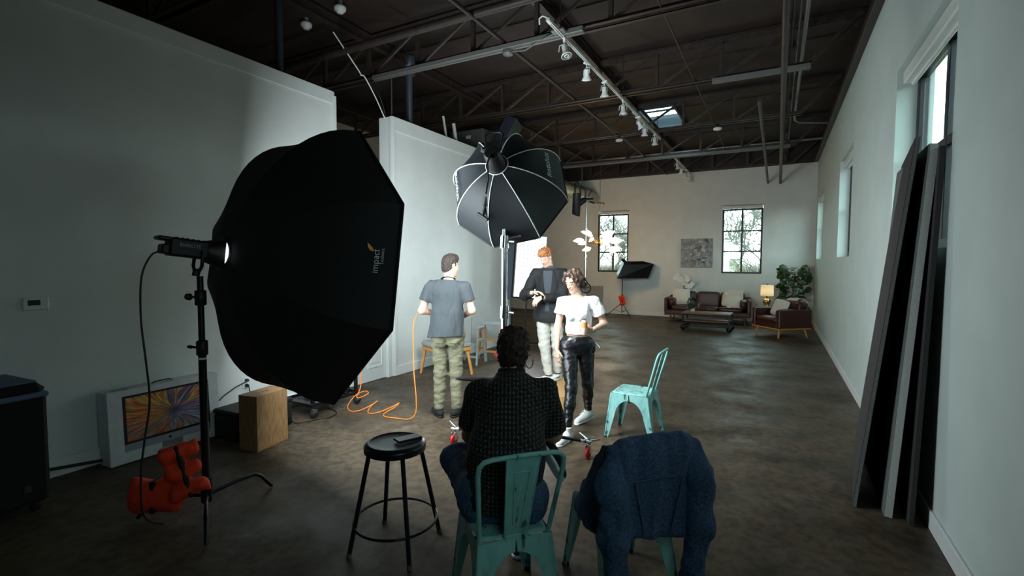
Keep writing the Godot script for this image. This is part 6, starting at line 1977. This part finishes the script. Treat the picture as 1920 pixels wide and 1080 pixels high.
# ---------------------------------------------------------------- the photographer, back to us
func photographer(skin: Material):
	var t := new_person("man with grey tee and olive trousers standing with his back turned, holding a camera", Vector3(-3.14, 0, -4.33))
	var sc := Color(0.56, 0.34, 0.25)
	var f := Vector3(0.12, 0, -1).normalized()
	var H := look(Vector3(0.035, 1.655, -0.005), Vector3(0.72, -0.08, -0.69))
	var nb := Vector3(0.015, 1.48, 0.01)
	var shL := Vector3(-0.185, 1.425, 0.0); var elL := Vector3(-0.275, 1.17, 0.02); var wrL := Vector3(-0.10, 1.10, -0.20)
	var shR := Vector3(0.195, 1.425, 0.0); var elR := Vector3(0.265, 1.17, 0.0); var wrR := Vector3(0.13, 1.07, -0.21)
	var hpL := Vector3(-0.09, 0.90, 0.0); var knL := Vector3(-0.085, 0.48, -0.02); var anL := Vector3(-0.095, 0.09, 0.0)
	var hpR := Vector3(0.09, 0.90, 0.0); var knR := Vector3(0.088, 0.48, -0.02); var anR := Vector3(0.10, 0.09, 0.0)
	var d := blank(sc)
	field_mesh(d, [cone(Vector3(0, 0.95, 0), Vector3(0, 1.15, 0), 0.13, 0.12, 0.05, f, 1.35), cone(Vector3(0, 1.15, 0), Vector3(0, 1.36, 0), 0.125, 0.15, 0.05, f, 1.4), cone(shL, shR, 0.05, 0.05, 0.05), cone(nb, Vector3(0.02, 1.58, 0), 0.055, 0.05, 0.03),
		cone(shL, elL, 0.048, 0.038), cone(elL, wrL, 0.038, 0.026), cone(shR, elR, 0.048, 0.038), cone(elR, wrR, 0.038, 0.026),
		cone(hpL, knL, 0.08, 0.05), cone(knL, anL, 0.05, 0.035), cone(hpR, knR, 0.08, 0.05), cone(knR, anR, 0.05, 0.035)], 0.012)
	field_mesh(d, head_prims(H, 0.93, nb, 0.052), 0.005, [], null, 0.0, face_color(H, 0.93, sc, Color(0.10, 0.06, 0.04), Color(0.50, 0.22, 0.18)))
	field_mesh(d, hand_prims(wrL, Vector3(0.85, 0.12, -0.45), Vector3(0.4, 0.1, 0.9), Vector3(0, 1, 0), 0.55, 0.95), 0.0045)
	field_mesh(d, hand_prims(wrR, Vector3(-0.75, 0.25, -0.55), Vector3(-0.4, 0.1, 0.9), Vector3(0, 1, 0), 0.55, 0.95), 0.0045)
	put("body", field_commit(d), skin, t)
	# hair: short at the sides, longer on top
	var hb := H.basis
	garment("hair", [ell(H * Vector3(0, 0.040, 0.018), Vector3(0.076, 0.088, 0.093), hb), ell(H * Vector3(0, 0.082, -0.012), Vector3(0.062, 0.052, 0.085), hb, 0.02), ell(H * Vector3(0, -0.030, 0.048), Vector3(0.062, 0.066, 0.052), hb, 0.03)], cloth(201, 44, 34, 28, 10, 0.8, 10.0), t, 0.006, [[hb * Vector3(0, -0.80, -0.60), (hb * Vector3(0, -0.80, -0.60)).dot(H.origin) + 0.014]], 0.012, 26.0, Vector3(1, 1, 1), 5)
	# tee
	var tee := cloth(202, 58, 64, 68, 6, 0.9, 8.0, 0.1)
	garment("t_shirt", [cone(Vector3(-0.01, 0.88, 0.012), Vector3(0, 1.12, 0.008), 0.205, 0.176, 0.05, f, 1.18), cone(Vector3(0, 1.12, 0), Vector3(0, 1.36, 0.0), 0.172, 0.185, 0.05, f, 1.38), cone(shL + Vector3(0.03, -0.01, 0), shR + Vector3(-0.03, -0.01, 0), 0.068, 0.068, 0.05), cone(Vector3(0.01, 1.42, 0.005), nb + Vector3(0, 0.01, 0), 0.09, 0.072, 0.04),
		cone(shL, shL.lerp(elL, 0.62), 0.066, 0.068, 0.03), cone(shR, shR.lerp(elR, 0.62), 0.066, 0.068, 0.03)], tee, t, 0.008,
		[[Vector3(0.05, -1, 0.10).normalized(), -0.880], [Vector3(0.06, 1, -0.10).normalized(), 1.492], sleeve_cut(shL, elL, 0.60), sleeve_cut(shR, elR, 0.60)], 0.016, 6.0, Vector3(1.6, 0.55, 1.6), 8)
	# trousers
	garment("trousers", [cone(hpL + Vector3(0.012, 0.03, 0), hpR + Vector3(-0.012, 0.03, 0), 0.118, 0.118, 0.05), ell(Vector3(-0.072, 0.86, 0.050), Vector3(0.082, 0.10, 0.082)), ell(Vector3(0.072, 0.86, 0.050), Vector3(0.082, 0.10, 0.082)),
		cone(hpL, knL, 0.094, 0.069, 0.025), cone(knL, anL + Vector3(0, 0.03, 0), 0.069, 0.058, 0.025), cone(hpR, knR, 0.094, 0.069, 0.025), cone(knR, anR + Vector3(0, 0.03, 0), 0.069, 0.058, 0.025)],
		cloth(203, 112, 110, 88, 8), t, 0.008, [[Vector3(0, 1, 0), 1.0], [Vector3(0, -1, 0), -0.075]], 0.014, 9.0, Vector3(0.8, 1.5, 0.8), 11)
	for s in [[-1.0, hpL], [1.0, hpR]]:
		obj("back_pocket", MB.new().box(Vector3(s[0] * 0.075, 0.835, 0.130), Vector3(0.085, 0.010, 0.014), 0.003), cloth(204, 98, 98, 78, 6), t)
	for q in [[anL, -0.25], [anR, 0.35]]:
		var toe: Vector3 = q[0] + Vector3(q[1] * 0.35, 0, -0.17)
		var u = shoe(t, q[0], Vector3(toe.x, 0, toe.z), 0.0, M.black_cloth, M.black, 0.035)
	# neck strap and the camera
	var st := MB.new()
	st.tube([Vector3(-0.055, 1.46, -0.075), Vector3(-0.062, 1.515, -0.01), Vector3(-0.03, 1.535, 0.06), Vector3(0.03, 1.537, 0.066), Vector3(0.078, 1.518, 0.02), Vector3(0.072, 1.46, -0.07)], 0.014, 8, true, 0.35)
	obj("camera_strap", st, M.black, t)
	var c := thing("camera", "black camera in the photographer's hands", "camera", Vector3(-3.14, 1.09, -4.33) + Basis(Vector3.UP, deg_to_rad(YAW)) * Vector3(0.015, 0, -0.285), YAW)
	obj("camera_body", MB.new().box(Vector3.ZERO, Vector3(0.13, 0.09, 0.06), 0.01), M.black, c)
	obj("lens", MB.new().tube([Vector3(0, 0, -0.03), Vector3(0, 0, -0.13)], [0.036, 0.038], 16), M.black_gloss, c)

# ---------------------------------------------------------------- the woman walking with a can
func model_woman(skin: Material):
	var t := new_person("woman walking with a can, in white cropped tee, black leggings and white high-tops", Vector3(-1.74, 0, -4.60))
	var sc := Color(0.54, 0.33, 0.24)
	var f := Vector3(-0.50, 0, 0.87).normalized()
	var H := look(Vector3(-0.050, 1.515, 0.03), Vector3(-0.66, -0.42, 0.66), 0.05)
	var nb := Vector3(-0.01, 1.36, -0.01)
	var shR := Vector3(-0.150, 1.305, -0.05); var elR := Vector3(-0.190, 1.045, -0.06); var wrR := Vector3(-0.205, 0.825, 0.03)
	var shL := Vector3(0.160, 1.310, 0.03); var elL := Vector3(0.265, 1.085, 0.02); var wrL := Vector3(0.120, 1.045, 0.19)
	var hpR := Vector3(-0.080, 0.86, -0.02); var knR := Vector3(-0.075, 0.47, 0.16); var anR := Vector3(-0.125, 0.105, 0.30)
	var hpL := Vector3(0.085, 0.86, -0.02); var knL := Vector3(0.110, 0.465, 0.0); var anL := Vector3(0.160, 0.125, -0.27)
	var d := blank(sc)
	field_mesh(d, [cone(Vector3(0.005, 0.90, -0.02), Vector3(0.005, 1.03, 0), 0.125, 0.098, 0.05, f, 1.35), cone(Vector3(0.005, 1.03, 0), Vector3(0.0, 1.24, 0.0), 0.098, 0.118, 0.05, f, 1.35), cone(shR, shL, 0.042, 0.042, 0.04), cone(nb, Vector3(-0.025, 1.44, 0.0), 0.050, 0.042, 0.03),
		cone(shR, elR, 0.042, 0.034), cone(elR, wrR, 0.033, 0.022), cone(shL, elL, 0.042, 0.035), cone(elL, wrL, 0.034, 0.023),
		cone(hpR, knR, 0.078, 0.046), cone(knR, anR, 0.045, 0.03), cone(hpL, knL, 0.078, 0.046), cone(knL, anL, 0.045, 0.03)], 0.011)
	field_mesh(d, head_prims(H, 0.88, nb, 0.045), 0.0045, [], null, 0.0, face_color(H, 0.88, sc, Color(0.10, 0.05, 0.03), Color(0.52, 0.20, 0.17)))
	field_mesh(d, hand_prims(wrR, Vector3(0.05, -0.97, 0.20), Vector3(0.85, 0.0, -0.4), Vector3(-0.3, 0, 1), 0.32, 0.88), 0.004)
	var can := Vector3(0.030, 1.085, 0.27)
	field_mesh(d, hand_prims(wrL, Vector3(-0.80, 0.02, 0.58), Vector3(-0.55, 0.0, -0.75), Vector3(0, 1, 0), 0.62, 0.86), 0.004)
	put("body", field_commit(d), skin, t)
	# wavy brown hair with loose ends at the nape
	var hb := H.basis
	var hair := noisy(0.05, 211, [[0.0, 30, 20, 15], [0.5, 54, 36, 26], [1.0, 88, 62, 44]], 7.0, 0.5)
	var hc := [ell(H * Vector3(0, 0.032, 0.022), Vector3(0.079, 0.088, 0.092), hb), ell(H * Vector3(0.0, -0.015, 0.070), Vector3(0.072, 0.075, 0.050), hb, 0.03)]
	for s in [-1.0, 1.0]:
		hc.append(cone(H * Vector3(s * 0.030, 0.100, -0.050), H * Vector3(s * 0.074, 0.030, -0.040), 0.020, 0.022, 0.02))
		hc.append(cone(H * Vector3(s * 0.074, 0.030, -0.036), H * Vector3(s * 0.076, -0.060, -0.020), 0.020, 0.012, 0.02))
		hc.append(cone(H * Vector3(s * 0.070, 0.010, 0.030), H * Vector3(s * 0.078, -0.085, 0.030), 0.030, 0.020, 0.02))
	garment("hair", hc, hair, t, 0.006, [[hb * Vector3(0, -0.62, -0.78), (hb * Vector3(0, -0.62, -0.78)).dot(H.origin) + 0.062]], 0.022, 20.0, Vector3(1, 0.7, 1), 9)
	var b := MB.new()
	rng.seed = 17
	for k in 34:
		var s := -1.0 if k % 2 == 0 else 1.0
		var x := s * rng.randf_range(0.045, 0.085)
		var z := rng.randf_range(-0.02, 0.095)
		var w := rng.randf_range(0.010, 0.022)
		b.tube([H * Vector3(x, 0.0, z), H * Vector3(x * 1.08 + w, -0.04, z + w), H * Vector3(x * 1.1 - w, -0.075, z), H * Vector3(x * 1.15 + w, -0.105, z + w)], [0.007, 0.008, 0.007, 0.002], 5)
	obj("curls", b, hair, t)
	# cropped tee
	var tee := cloth(212, 226, 230, 232, 6, 0.9, 8.0)
	garment("t_shirt", [cone(Vector3(0.005, 1.00, 0), Vector3(0.005, 1.10, 0.0), 0.128, 0.128, 0.05, f, 1.28), cone(Vector3(0.005, 1.10, 0), Vector3(0.0, 1.26, 0), 0.128, 0.138, 0.05, f, 1.3), ell(Vector3(-0.070, 1.175, 0.070), Vector3(0.062, 0.062, 0.060)), ell(Vector3(0.030, 1.175, 0.105), Vector3(0.062, 0.062, 0.060)), cone(shR + Vector3(0.02, -0.008, 0), shL + Vector3(-0.02, -0.008, 0), 0.052, 0.052, 0.04), cone(Vector3(0, 1.30, 0), nb, 0.075, 0.062, 0.03),
		cone(shR, shR.lerp(elR, 0.50), 0.056, 0.058, 0.03), cone(shL, shL.lerp(elL, 0.60), 0.057, 0.062, 0.03)], tee, t, 0.007,
		[[Vector3(0, -1, 0), -0.985], [Vector3(-0.16, 1, 0.34).normalized(), Vector3(-0.16, 1, 0.34).normalized().dot(Vector3(-0.02, 1.338, 0.025))], sleeve_cut(shR, elR, 0.48), sleeve_cut(shL, elL, 0.60)], 0.012, 9.0, Vector3(1.3, 0.8, 1.3), 21)
	# leggings
	var lg := mt(15, 16, 19, 0.30)
	garment("leggings", [cone(Vector3(0.005, 0.97, 0.0), Vector3(0.005, 0.90, -0.01), 0.112, 0.128, 0.05, f, 1.3), cone(hpR, hpL, 0.098, 0.098, 0.05), ell(Vector3(-0.02, 0.87, -0.07), Vector3(0.13, 0.09, 0.08)),
		cone(hpR, knR, 0.094, 0.057, 0.03), cone(knR, knR.lerp(anR, 0.4), 0.056, 0.053, 0.03), cone(knR.lerp(anR, 0.4), anR, 0.053, 0.036, 0.03), cone(hpL, knL, 0.094, 0.057, 0.03), cone(knL, knL.lerp(anL, 0.4), 0.056, 0.053, 0.03), cone(knL.lerp(anL, 0.4), anL, 0.053, 0.036, 0.03)],
		lg, t, 0.008, [[Vector3(0, 1, 0), 0.962], [Vector3(0, -1, 0), -0.125]], 0.007, 12.0, Vector3(1, 1.4, 1), 31)
	var white := cloth(213, 226, 228, 224, 5, 0.7, 8.0)
	var u = shoe(t, anR, Vector3(anR.x - 0.09, 0.0, anR.z + 0.15), 0.0, white, M.white_plastic, 0.075)
	laces(u, anR, Vector3(anR.x - 0.09, 0, anR.z + 0.15), 0.0, M.white_plastic)
	u = shoe(t, anL + Vector3(0, 0.01, 0), Vector3(anL.x - 0.15, 0.004, anL.z + 0.13), 0.028, white, M.white_plastic, 0.065)
	laces(u, anL, Vector3(anL.x - 0.15, 0, anL.z + 0.13), 0.02, M.white_plastic)
	# the can she holds
	var c := thing("drink_can", "slim orange and pale drink can in the walking woman's hand", "can", t.position + Basis(Vector3.UP, deg_to_rad(YAW)) * (can - Vector3(0, 0.075, 0)), YAW)
	obj("can_body", MB.new().lathe([Vector2(0, 0.002), Vector2(0.022, 0), Vector2(0.028, 0.010), Vector2(0.028, 0.128), Vector2(0.025, 0.140)], 20), mt(226, 196, 178, 0.35, 0.2), c)
	obj("can_band", MB.new().lathe([Vector2(0.0284, 0.070), Vector2(0.0284, 0.122)], 20), mt(226, 138, 72, 0.35, 0.2), c)
	obj("can_lid", MB.new().lathe([Vector2(0.025, 0.140), Vector2(0.026, 0.144), Vector2(0.023, 0.145), Vector2(0.022, 0.140), Vector2(0, 0.140)], 20), M.chrome, c)

# ---------------------------------------------------------------- the man in the blazer
func model_man(skin: Material):
	var t := new_person("red-haired man in black blazer and pale trousers checking his wrist on the platform", Vector3(-2.58, 0.151, -5.82))
	var sc := Color(0.62, 0.40, 0.32)
	var f := Vector3(-0.38, 0, 0.92).normalized()
	var H := look(Vector3(-0.070, 1.615, 0.05), Vector3(-0.48, -0.55, 0.72))
	var nb := Vector3(-0.015, 1.455, 0.0)
	var shR := Vector3(-0.185, 1.395, -0.04); var elR := Vector3(-0.330, 1.12, 0.04); var wrR := Vector3(-0.245, 1.165, 0.245)
	var shL := Vector3(0.165, 1.400, 0.03); var elL := Vector3(0.150, 1.085, 0.11); var wrL := Vector3(-0.130, 1.110, 0.27)
	var hpR := Vector3(-0.095, 0.90, 0.0); var knR := Vector3(-0.075, 0.48, 0.05); var anR := Vector3(-0.020, 0.09, 0.06)
	var hpL := Vector3(0.090, 0.90, 0.0); var knL := Vector3(0.095, 0.48, 0.02); var anL := Vector3(0.110, 0.09, -0.06)
	var d := blank(sc)
	field_mesh(d, [cone(Vector3(0, 0.95, 0), Vector3(0, 1.15, 0), 0.14, 0.135, 0.05, f, 1.35), cone(Vector3(0, 1.15, 0), Vector3(0, 1.34, 0), 0.135, 0.15, 0.05, f, 1.4), cone(shR, shL, 0.05, 0.05, 0.05), cone(nb, Vector3(-0.04, 1.55, 0.02), 0.058, 0.054, 0.03),
		cone(shR, elR, 0.048, 0.038), cone(elR, wrR, 0.038, 0.027), cone(shL, elL, 0.048, 0.038), cone(elL, wrL, 0.038, 0.027),
		cone(hpR, knR, 0.085, 0.052), cone(knR, anR, 0.05, 0.035), cone(hpL, knL, 0.085, 0.052), cone(knL, anL, 0.05, 0.035)], 0.012)
	field_mesh(d, head_prims(H, 0.94, nb, 0.056), 0.005, [], null, 0.0, face_color(H, 0.94, sc, Color(0.42, 0.18, 0.07), Color(0.62, 0.28, 0.24), Color(0.50, 0.24, 0.12)))
	field_mesh(d, hand_prims(wrR, Vector3(0.80, 0.15, 0.35), Vector3(0.15, -0.9, 0.2), Vector3(0.2, -0.2, 1), 0.50, 0.98), 0.0045)
	field_mesh(d, hand_prims(wrL, Vector3(-0.75, -0.45, 0.30), Vector3(-0.1, -0.75, -0.5), Vector3(-0.4, 0.6, 0.4), 0.75, 0.98), 0.0045)
	put("body", field_commit(d), skin, t)
	var hb := H.basis
	garment("hair", [ell(H * Vector3(0, 0.040, 0.018), Vector3(0.076, 0.086, 0.090), hb), ell(H * Vector3(0, 0.085, -0.035), Vector3(0.066, 0.048, 0.070), hb, 0.02)], noisy(0.05, 221, [[0.0, 116, 66, 36], [0.5, 152, 96, 58], [1.0, 186, 132, 88]], 8.0, 0.7), t, 0.006, [[hb * Vector3(0, -0.78, -0.62), (hb * Vector3(0, -0.78, -0.62)).dot(H.origin) + 0.016]], 0.020, 30.0, Vector3(1, 1, 1), 15)
	# dark shirt
	var tor := [cone(Vector3(0, 0.92, 0), Vector3(0, 1.15, 0), 0.158, 0.152, 0.05, f, 1.32), cone(Vector3(0, 1.15, 0), Vector3(0, 1.34, 0), 0.152, 0.166, 0.05, f, 1.36), cone(shR, shL, 0.062, 0.062, 0.05), cone(Vector3(0, 1.40, 0), nb + Vector3(-0.006, 0.015, 0.004), 0.085, 0.072, 0.03)]
	garment("shirt", tor, cloth(222, 58, 64, 70, 6), t, 0.009, [[Vector3(0, -1, 0), -0.83], [Vector3(0.1, 1, -0.15).normalized(), 1.475]], 0.008, 8.0)
	# blazer
	var r := f.cross(Vector3.UP)
	var blz := [cone(Vector3(0, 0.84, 0), Vector3(0, 1.12, 0), 0.228, 0.188, 0.05, f, 1.32), cone(Vector3(0, 1.12, 0), Vector3(0, 1.34, 0), 0.184, 0.196, 0.05, f, 1.36), cone(shR + Vector3(0.01, 0, 0), shL + Vector3(-0.01, 0, 0), 0.078, 0.078, 0.05),
		cone(shR, elR, 0.072, 0.066, 0.03), cone(elR, wrR.lerp(elR, 0.12), 0.066, 0.050, 0.03), cone(shL, elL, 0.072, 0.066, 0.03), cone(elL, wrL.lerp(elL, 0.14), 0.066, 0.050, 0.03)]
	var bmat := cloth(223, 22, 24, 27, 4, 0.82)
	garment("blazer", blz, bmat, t, 0.009, [[Vector3(0, -1, 0), -0.775], [Vector3(0, 1, 0), 1.47], sleeve_cut(elR, wrR, 0.90), sleeve_cut(elL, wrL, 0.88)], 0.012, 7.0, Vector3(1, 1, 1), 25)
	# shirt front and lapels stand on the blazer's front
	var sf := MB.new()
	var front := func(x: float, y: float) -> Vector3:
		var w := 0.205 - 0.02 * clampf((y - 0.84) / 0.4, 0.0, 1.0)
		return r * x + Vector3(0, y, 0) + f * (sqrt(maxf(w * w - x * x, 0.0)) / 1.30 + 0.010)
	sf.sheet(func(u: float, v: float) -> Vector3:
		var y := lerpf(0.86, 1.44, v)
		var half := 0.024 + 0.046 * smoothstep(0.30, 0.95, v) - 0.010 * smoothstep(0.9, 1.0, v)
		return front.call((u * 2 - 1) * half - 0.012, y), 8, 24, f)
	obj("shirt_front", sf, cloth(224, 58, 64, 70, 6), t)
	for s in [-1.0, 1.0]:
		var lp := MB.new()
		lp.sheet(func(u: float, v: float) -> Vector3:
			var y := lerpf(1.06, 1.45, v)
			var inn := 0.034 + 0.034 * v
			return front.call(s * (inn + u * (0.012 + 0.055 * sin(PI * minf(v * 1.05, 1.0)))) - 0.012, y) + f * (0.006 + 0.006 * (1.0 - u)), 6, 18, f)
		obj("lapel", lp, bmat, t)
	obj("wristwatch", MB.new().tube([wrL.lerp(elL, 0.04), wrL.lerp(elL, -0.04)], 0.031, 14), M.black, t)
	# trousers
	garment("trousers", [cone(hpR + Vector3(0.01, 0, 0), hpL + Vector3(-0.01, 0, 0), 0.104, 0.104, 0.05), cone(hpR, knR, 0.098, 0.072, 0.025), cone(knR, anR + Vector3(0, 0.03, 0), 0.072, 0.056, 0.025), cone(hpL, knL, 0.098, 0.072, 0.025), cone(knL, anL + Vector3(0, 0.03, 0), 0.072, 0.056, 0.025)],
		cloth(225, 188, 188, 180, 8), t, 0.009, [[Vector3(0, 1, 0), 0.90], [Vector3(0, -1, 0), -0.085]], 0.012, 9.0, Vector3(0.8, 1.3, 0.8), 27)
	for q in [[anR, Vector3(-0.14, 0, 0.11)], [anL, Vector3(-0.10, 0, 0.14)]]:
		var toe: Vector3 = q[0] + q[1]
		garment("sock", [cone(q[0] + Vector3(0, 0.05, 0), q[0] - Vector3(0, 0.03, 0), 0.038, 0.042, 0.02)], M.black_cloth, t, 0.008)
		var u = shoe(t, q[0], Vector3(toe.x, 0, toe.z), 0.0, cloth(226, 226, 228, 226, 5, 0.6), M.white_plastic, 0.012)
		var dd: Vector3 = Vector3(q[1].x, 0, q[1].z).normalized()
		var sd: Vector3 = dd.cross(Vector3.UP)
		for s in [-1.0, 1.0]:
			obj("side_mark", MB.new().tube([q[0] + dd * 0.10 + sd * s * 0.041 + Vector3(0, -0.045, 0), q[0] + dd * 0.05 + sd * s * 0.042 + Vector3(0, -0.052, 0), q[0] - dd * 0.03 + sd * s * 0.038 + Vector3(0, -0.022, 0)], [0.003, 0.009, 0.003], 6), M.black, u)

# ---------------------------------------------------------------- the seated man, back to us
func weave_image() -> Image:
	# dashes in a diagonal basket weave
	var n := 96
	var im := Image.create(n, n, false, Image.FORMAT_RGB8)
	im.fill(Color(0.050, 0.050, 0.055))
	for j in 4:
		for i in 4:
			var c := Vector2((i + 0.5) * n / 4.0, (j + 0.5) * n / 4.0)
			var dir := Vector2(0.5, 0.866) if (i + j) % 2 == 0 else Vector2(-0.64, 0.77)
			for y in n:
				for x in n:
					for ox in [-n, 0, n]:
						for oy in [-n, 0, n]:
							var q := Vector2(x + 0.5 + ox, y + 0.5 + oy) - c
							if absf(q.x) > 14 or absf(q.y) > 14: continue
							if absf(q.dot(dir)) < 8.2 and absf(q.dot(Vector2(-dir.y, dir.x))) < 3.0:
								im.set_pixel(x, y, Color(0.42, 0.41, 0.38))
	return im

func seated_man(skin: Material):
	var t := new_person("dark-haired man in a black patterned polo sitting with his back turned", Vector3(-1.15, 0, -2.05))
	var sc := Color(0.52, 0.29, 0.20)
	var f := Vector3(-0.28, 0, -0.96).normalized()
	var H := look(Vector3(0.045, 1.215, -0.290), Vector3(0.10, -0.10, -1.0))
	var nb := Vector3(0.035, 1.095, -0.235)
	var shL := Vector3(-0.135, 1.000, -0.235); var elL := Vector3(-0.185, 0.770, -0.24); var wrL := Vector3(-0.085, 0.690, -0.44)
	var shR := Vector3(0.215, 1.005, -0.225); var elR := Vector3(0.265, 0.775, -0.24); var wrR := Vector3(0.160, 0.690, -0.46)
	var hpL := Vector3(-0.105, 0.535, -0.03); var knL := Vector3(-0.275, 0.600, -0.33); var anL := Vector3(0.175, 0.640, -0.36)
	var hpR := Vector3(0.095, 0.535, -0.02); var knR := Vector3(0.105, 0.530, -0.46); var anR := Vector3(0.075, 0.090, -0.44)
	var d := blank(sc)
	field_mesh(d, [cone(Vector3(0, 0.58, 0.0), Vector3(0.02, 0.78, -0.08), 0.15, 0.15, 0.05, f, 1.3), cone(Vector3(0.02, 0.78, -0.08), Vector3(0.035, 0.95, -0.20), 0.15, 0.15, 0.05, f, 1.3), cone(shL, shR, 0.055, 0.055, 0.05), cone(nb, Vector3(0.045, 1.16, -0.27), 0.060, 0.055, 0.03),
		cone(shL, elL, 0.05, 0.042), cone(elL, wrL, 0.042, 0.028), cone(shR, elR, 0.05, 0.042), cone(elR, wrR, 0.042, 0.028),
		cone(hpL, knL, 0.085, 0.06), cone(knL, anL, 0.055, 0.036), cone(hpR, knR, 0.085, 0.06), cone(knR, anR, 0.055, 0.036)], 0.012)
	field_mesh(d, head_prims(H, 1.0, nb, 0.060), 0.005, [], null, 0.0, face_color(H, 1.0, sc, Color(0.06, 0.04, 0.03), Color(0.42, 0.2, 0.16)))
	field_mesh(d, hand_prims(wrL, Vector3(0.75, -0.1, -0.6), Vector3(0.2, -0.9, 0.1), Vector3(0, 0.3, 1), 0.5, 0.98), 0.0045)
	field_mesh(d, hand_prims(wrR, Vector3(-0.75, -0.1, -0.6), Vector3(-0.2, -0.9, 0.1), Vector3(0, 0.3, 1), 0.5, 0.98), 0.0045)
	put("body", field_commit(d), skin, t)
	var hb := H.basis
	garment("hair", [ell(H * Vector3(0, 0.034, 0.022), Vector3(0.086, 0.100, 0.100), hb), ell(H * Vector3(0, -0.040, 0.050), Vector3(0.072, 0.074, 0.058), hb, 0.03), ell(H * Vector3(0, 0.088, -0.01), Vector3(0.074, 0.048, 0.084), hb, 0.02)], noisy(0.06, 231, [[0.0, 30, 20, 15], [0.6, 48, 33, 25], [1.0, 84, 60, 44]], 9.0, 0.7), t, 0.006, [[hb * Vector3(0, -0.70, -0.71), (hb * Vector3(0, -0.70, -0.71)).dot(H.origin) + 0.018]], 0.018, 34.0, Vector3(1, 1, 1), 35)
	# polo
	var pm := StandardMaterial3D.new()
	pm.albedo_texture = ImageTexture.create_from_image(weave_image())
	pm.roughness = 0.9
	triplanar(pm, 1.0 / 0.078)
	var polo := [cone(Vector3(0.0, 0.56, 0.015), Vector3(0.015, 0.74, -0.045), 0.172, 0.192, 0.05, f, 1.26), cone(Vector3(0.015, 0.74, -0.045), Vector3(0.035, 0.93, -0.185), 0.192, 0.186, 0.05, f, 1.25), cone(shL + Vector3(0.02, -0.03, 0.01), shR + Vector3(-0.02, -0.03, 0.01), 0.082, 0.082, 0.06), cone(Vector3(0.035, 1.03, -0.215), nb, 0.10, 0.080, 0.04),
		cone(shL, elL.lerp(shL, 0.12), 0.074, 0.074, 0.04), cone(shR, elR.lerp(shR, 0.02), 0.074, 0.074, 0.04)]
	garment("polo_shirt", polo, pm, t, 0.009, [[Vector3(0, -1, 0.1).normalized(), -0.505], sleeve_cut(shL, elL, 0.84), sleeve_cut(shR, elR, 0.95), [Vector3(0.0, 0.94, -0.34), Vector3(0.0, 0.94, -0.34).dot(nb) + 0.012]], 0.014, 6.0, Vector3(1, 1, 1), 37)
	garment("collar", [cone(nb + Vector3(0, -0.02, 0.004), nb + Vector3(0.002, 0.042, -0.016), 0.082, 0.070, 0.02)], M.black_cloth, t, 0.006, [[Vector3(0, 1, -0.25).normalized(), Vector3(0, 1, -0.25).normalized().dot(nb) + 0.036]])
	# jeans: left ankle crossed over the right knee
	garment("jeans", [cone(hpL, hpR, 0.135, 0.135, 0.05), cone(hpL, knL, 0.108, 0.080, 0.03), cone(knL, anL.lerp(knL, 0.1), 0.078, 0.058, 0.03), cone(hpR, knR, 0.108, 0.080, 0.03), cone(knR, anR + Vector3(0, 0.05, 0), 0.078, 0.060, 0.03)], M.denim, t, 0.010, [[Vector3(0, -1, 0), -0.12], [Vector3(1, 0, 0), 0.150, Vector3(0.23, 0.64, -0.36), 0.0110]], 0.014, 8.0, Vector3(1, 1, 1), 41)
	var bs := Basis(Vector3(0, 0, 1), -0.5) * Basis(Vector3(0, 1, 0), -PI / 2)
	var sh := Node3D.new()
	sh.name = "crossed_shoe"
	t.add_child(sh, true)
	sh.position = Vector3(0.245, 0.625, -0.33)
	sh.rotation_degrees = Vector3(-58, -50, 0)
	shoe(sh, Vector3(0, 0.07, 0), Vector3(0.0, -0.02, -0.20), -0.02, M.black_cloth, M.white_plastic, 0.01)
	shoe(t, anR, anR + Vector3(0.0, -0.09, -0.18), 0.0, M.black_cloth, M.white_plastic, 0.02)
	# earpiece loop hanging by the right ear
	var ring := []
	for k in 17:
		var a := TAU * k / 16.0 * 0.86 + 1.2
		ring.append(H * Vector3(0.088 + cos(a) * 0.020, -0.055 + sin(a) * 0.036, 0.0))
	obj("earpiece_cable", MB.new().tube(ring, 0.0028, 6), M.black, t)
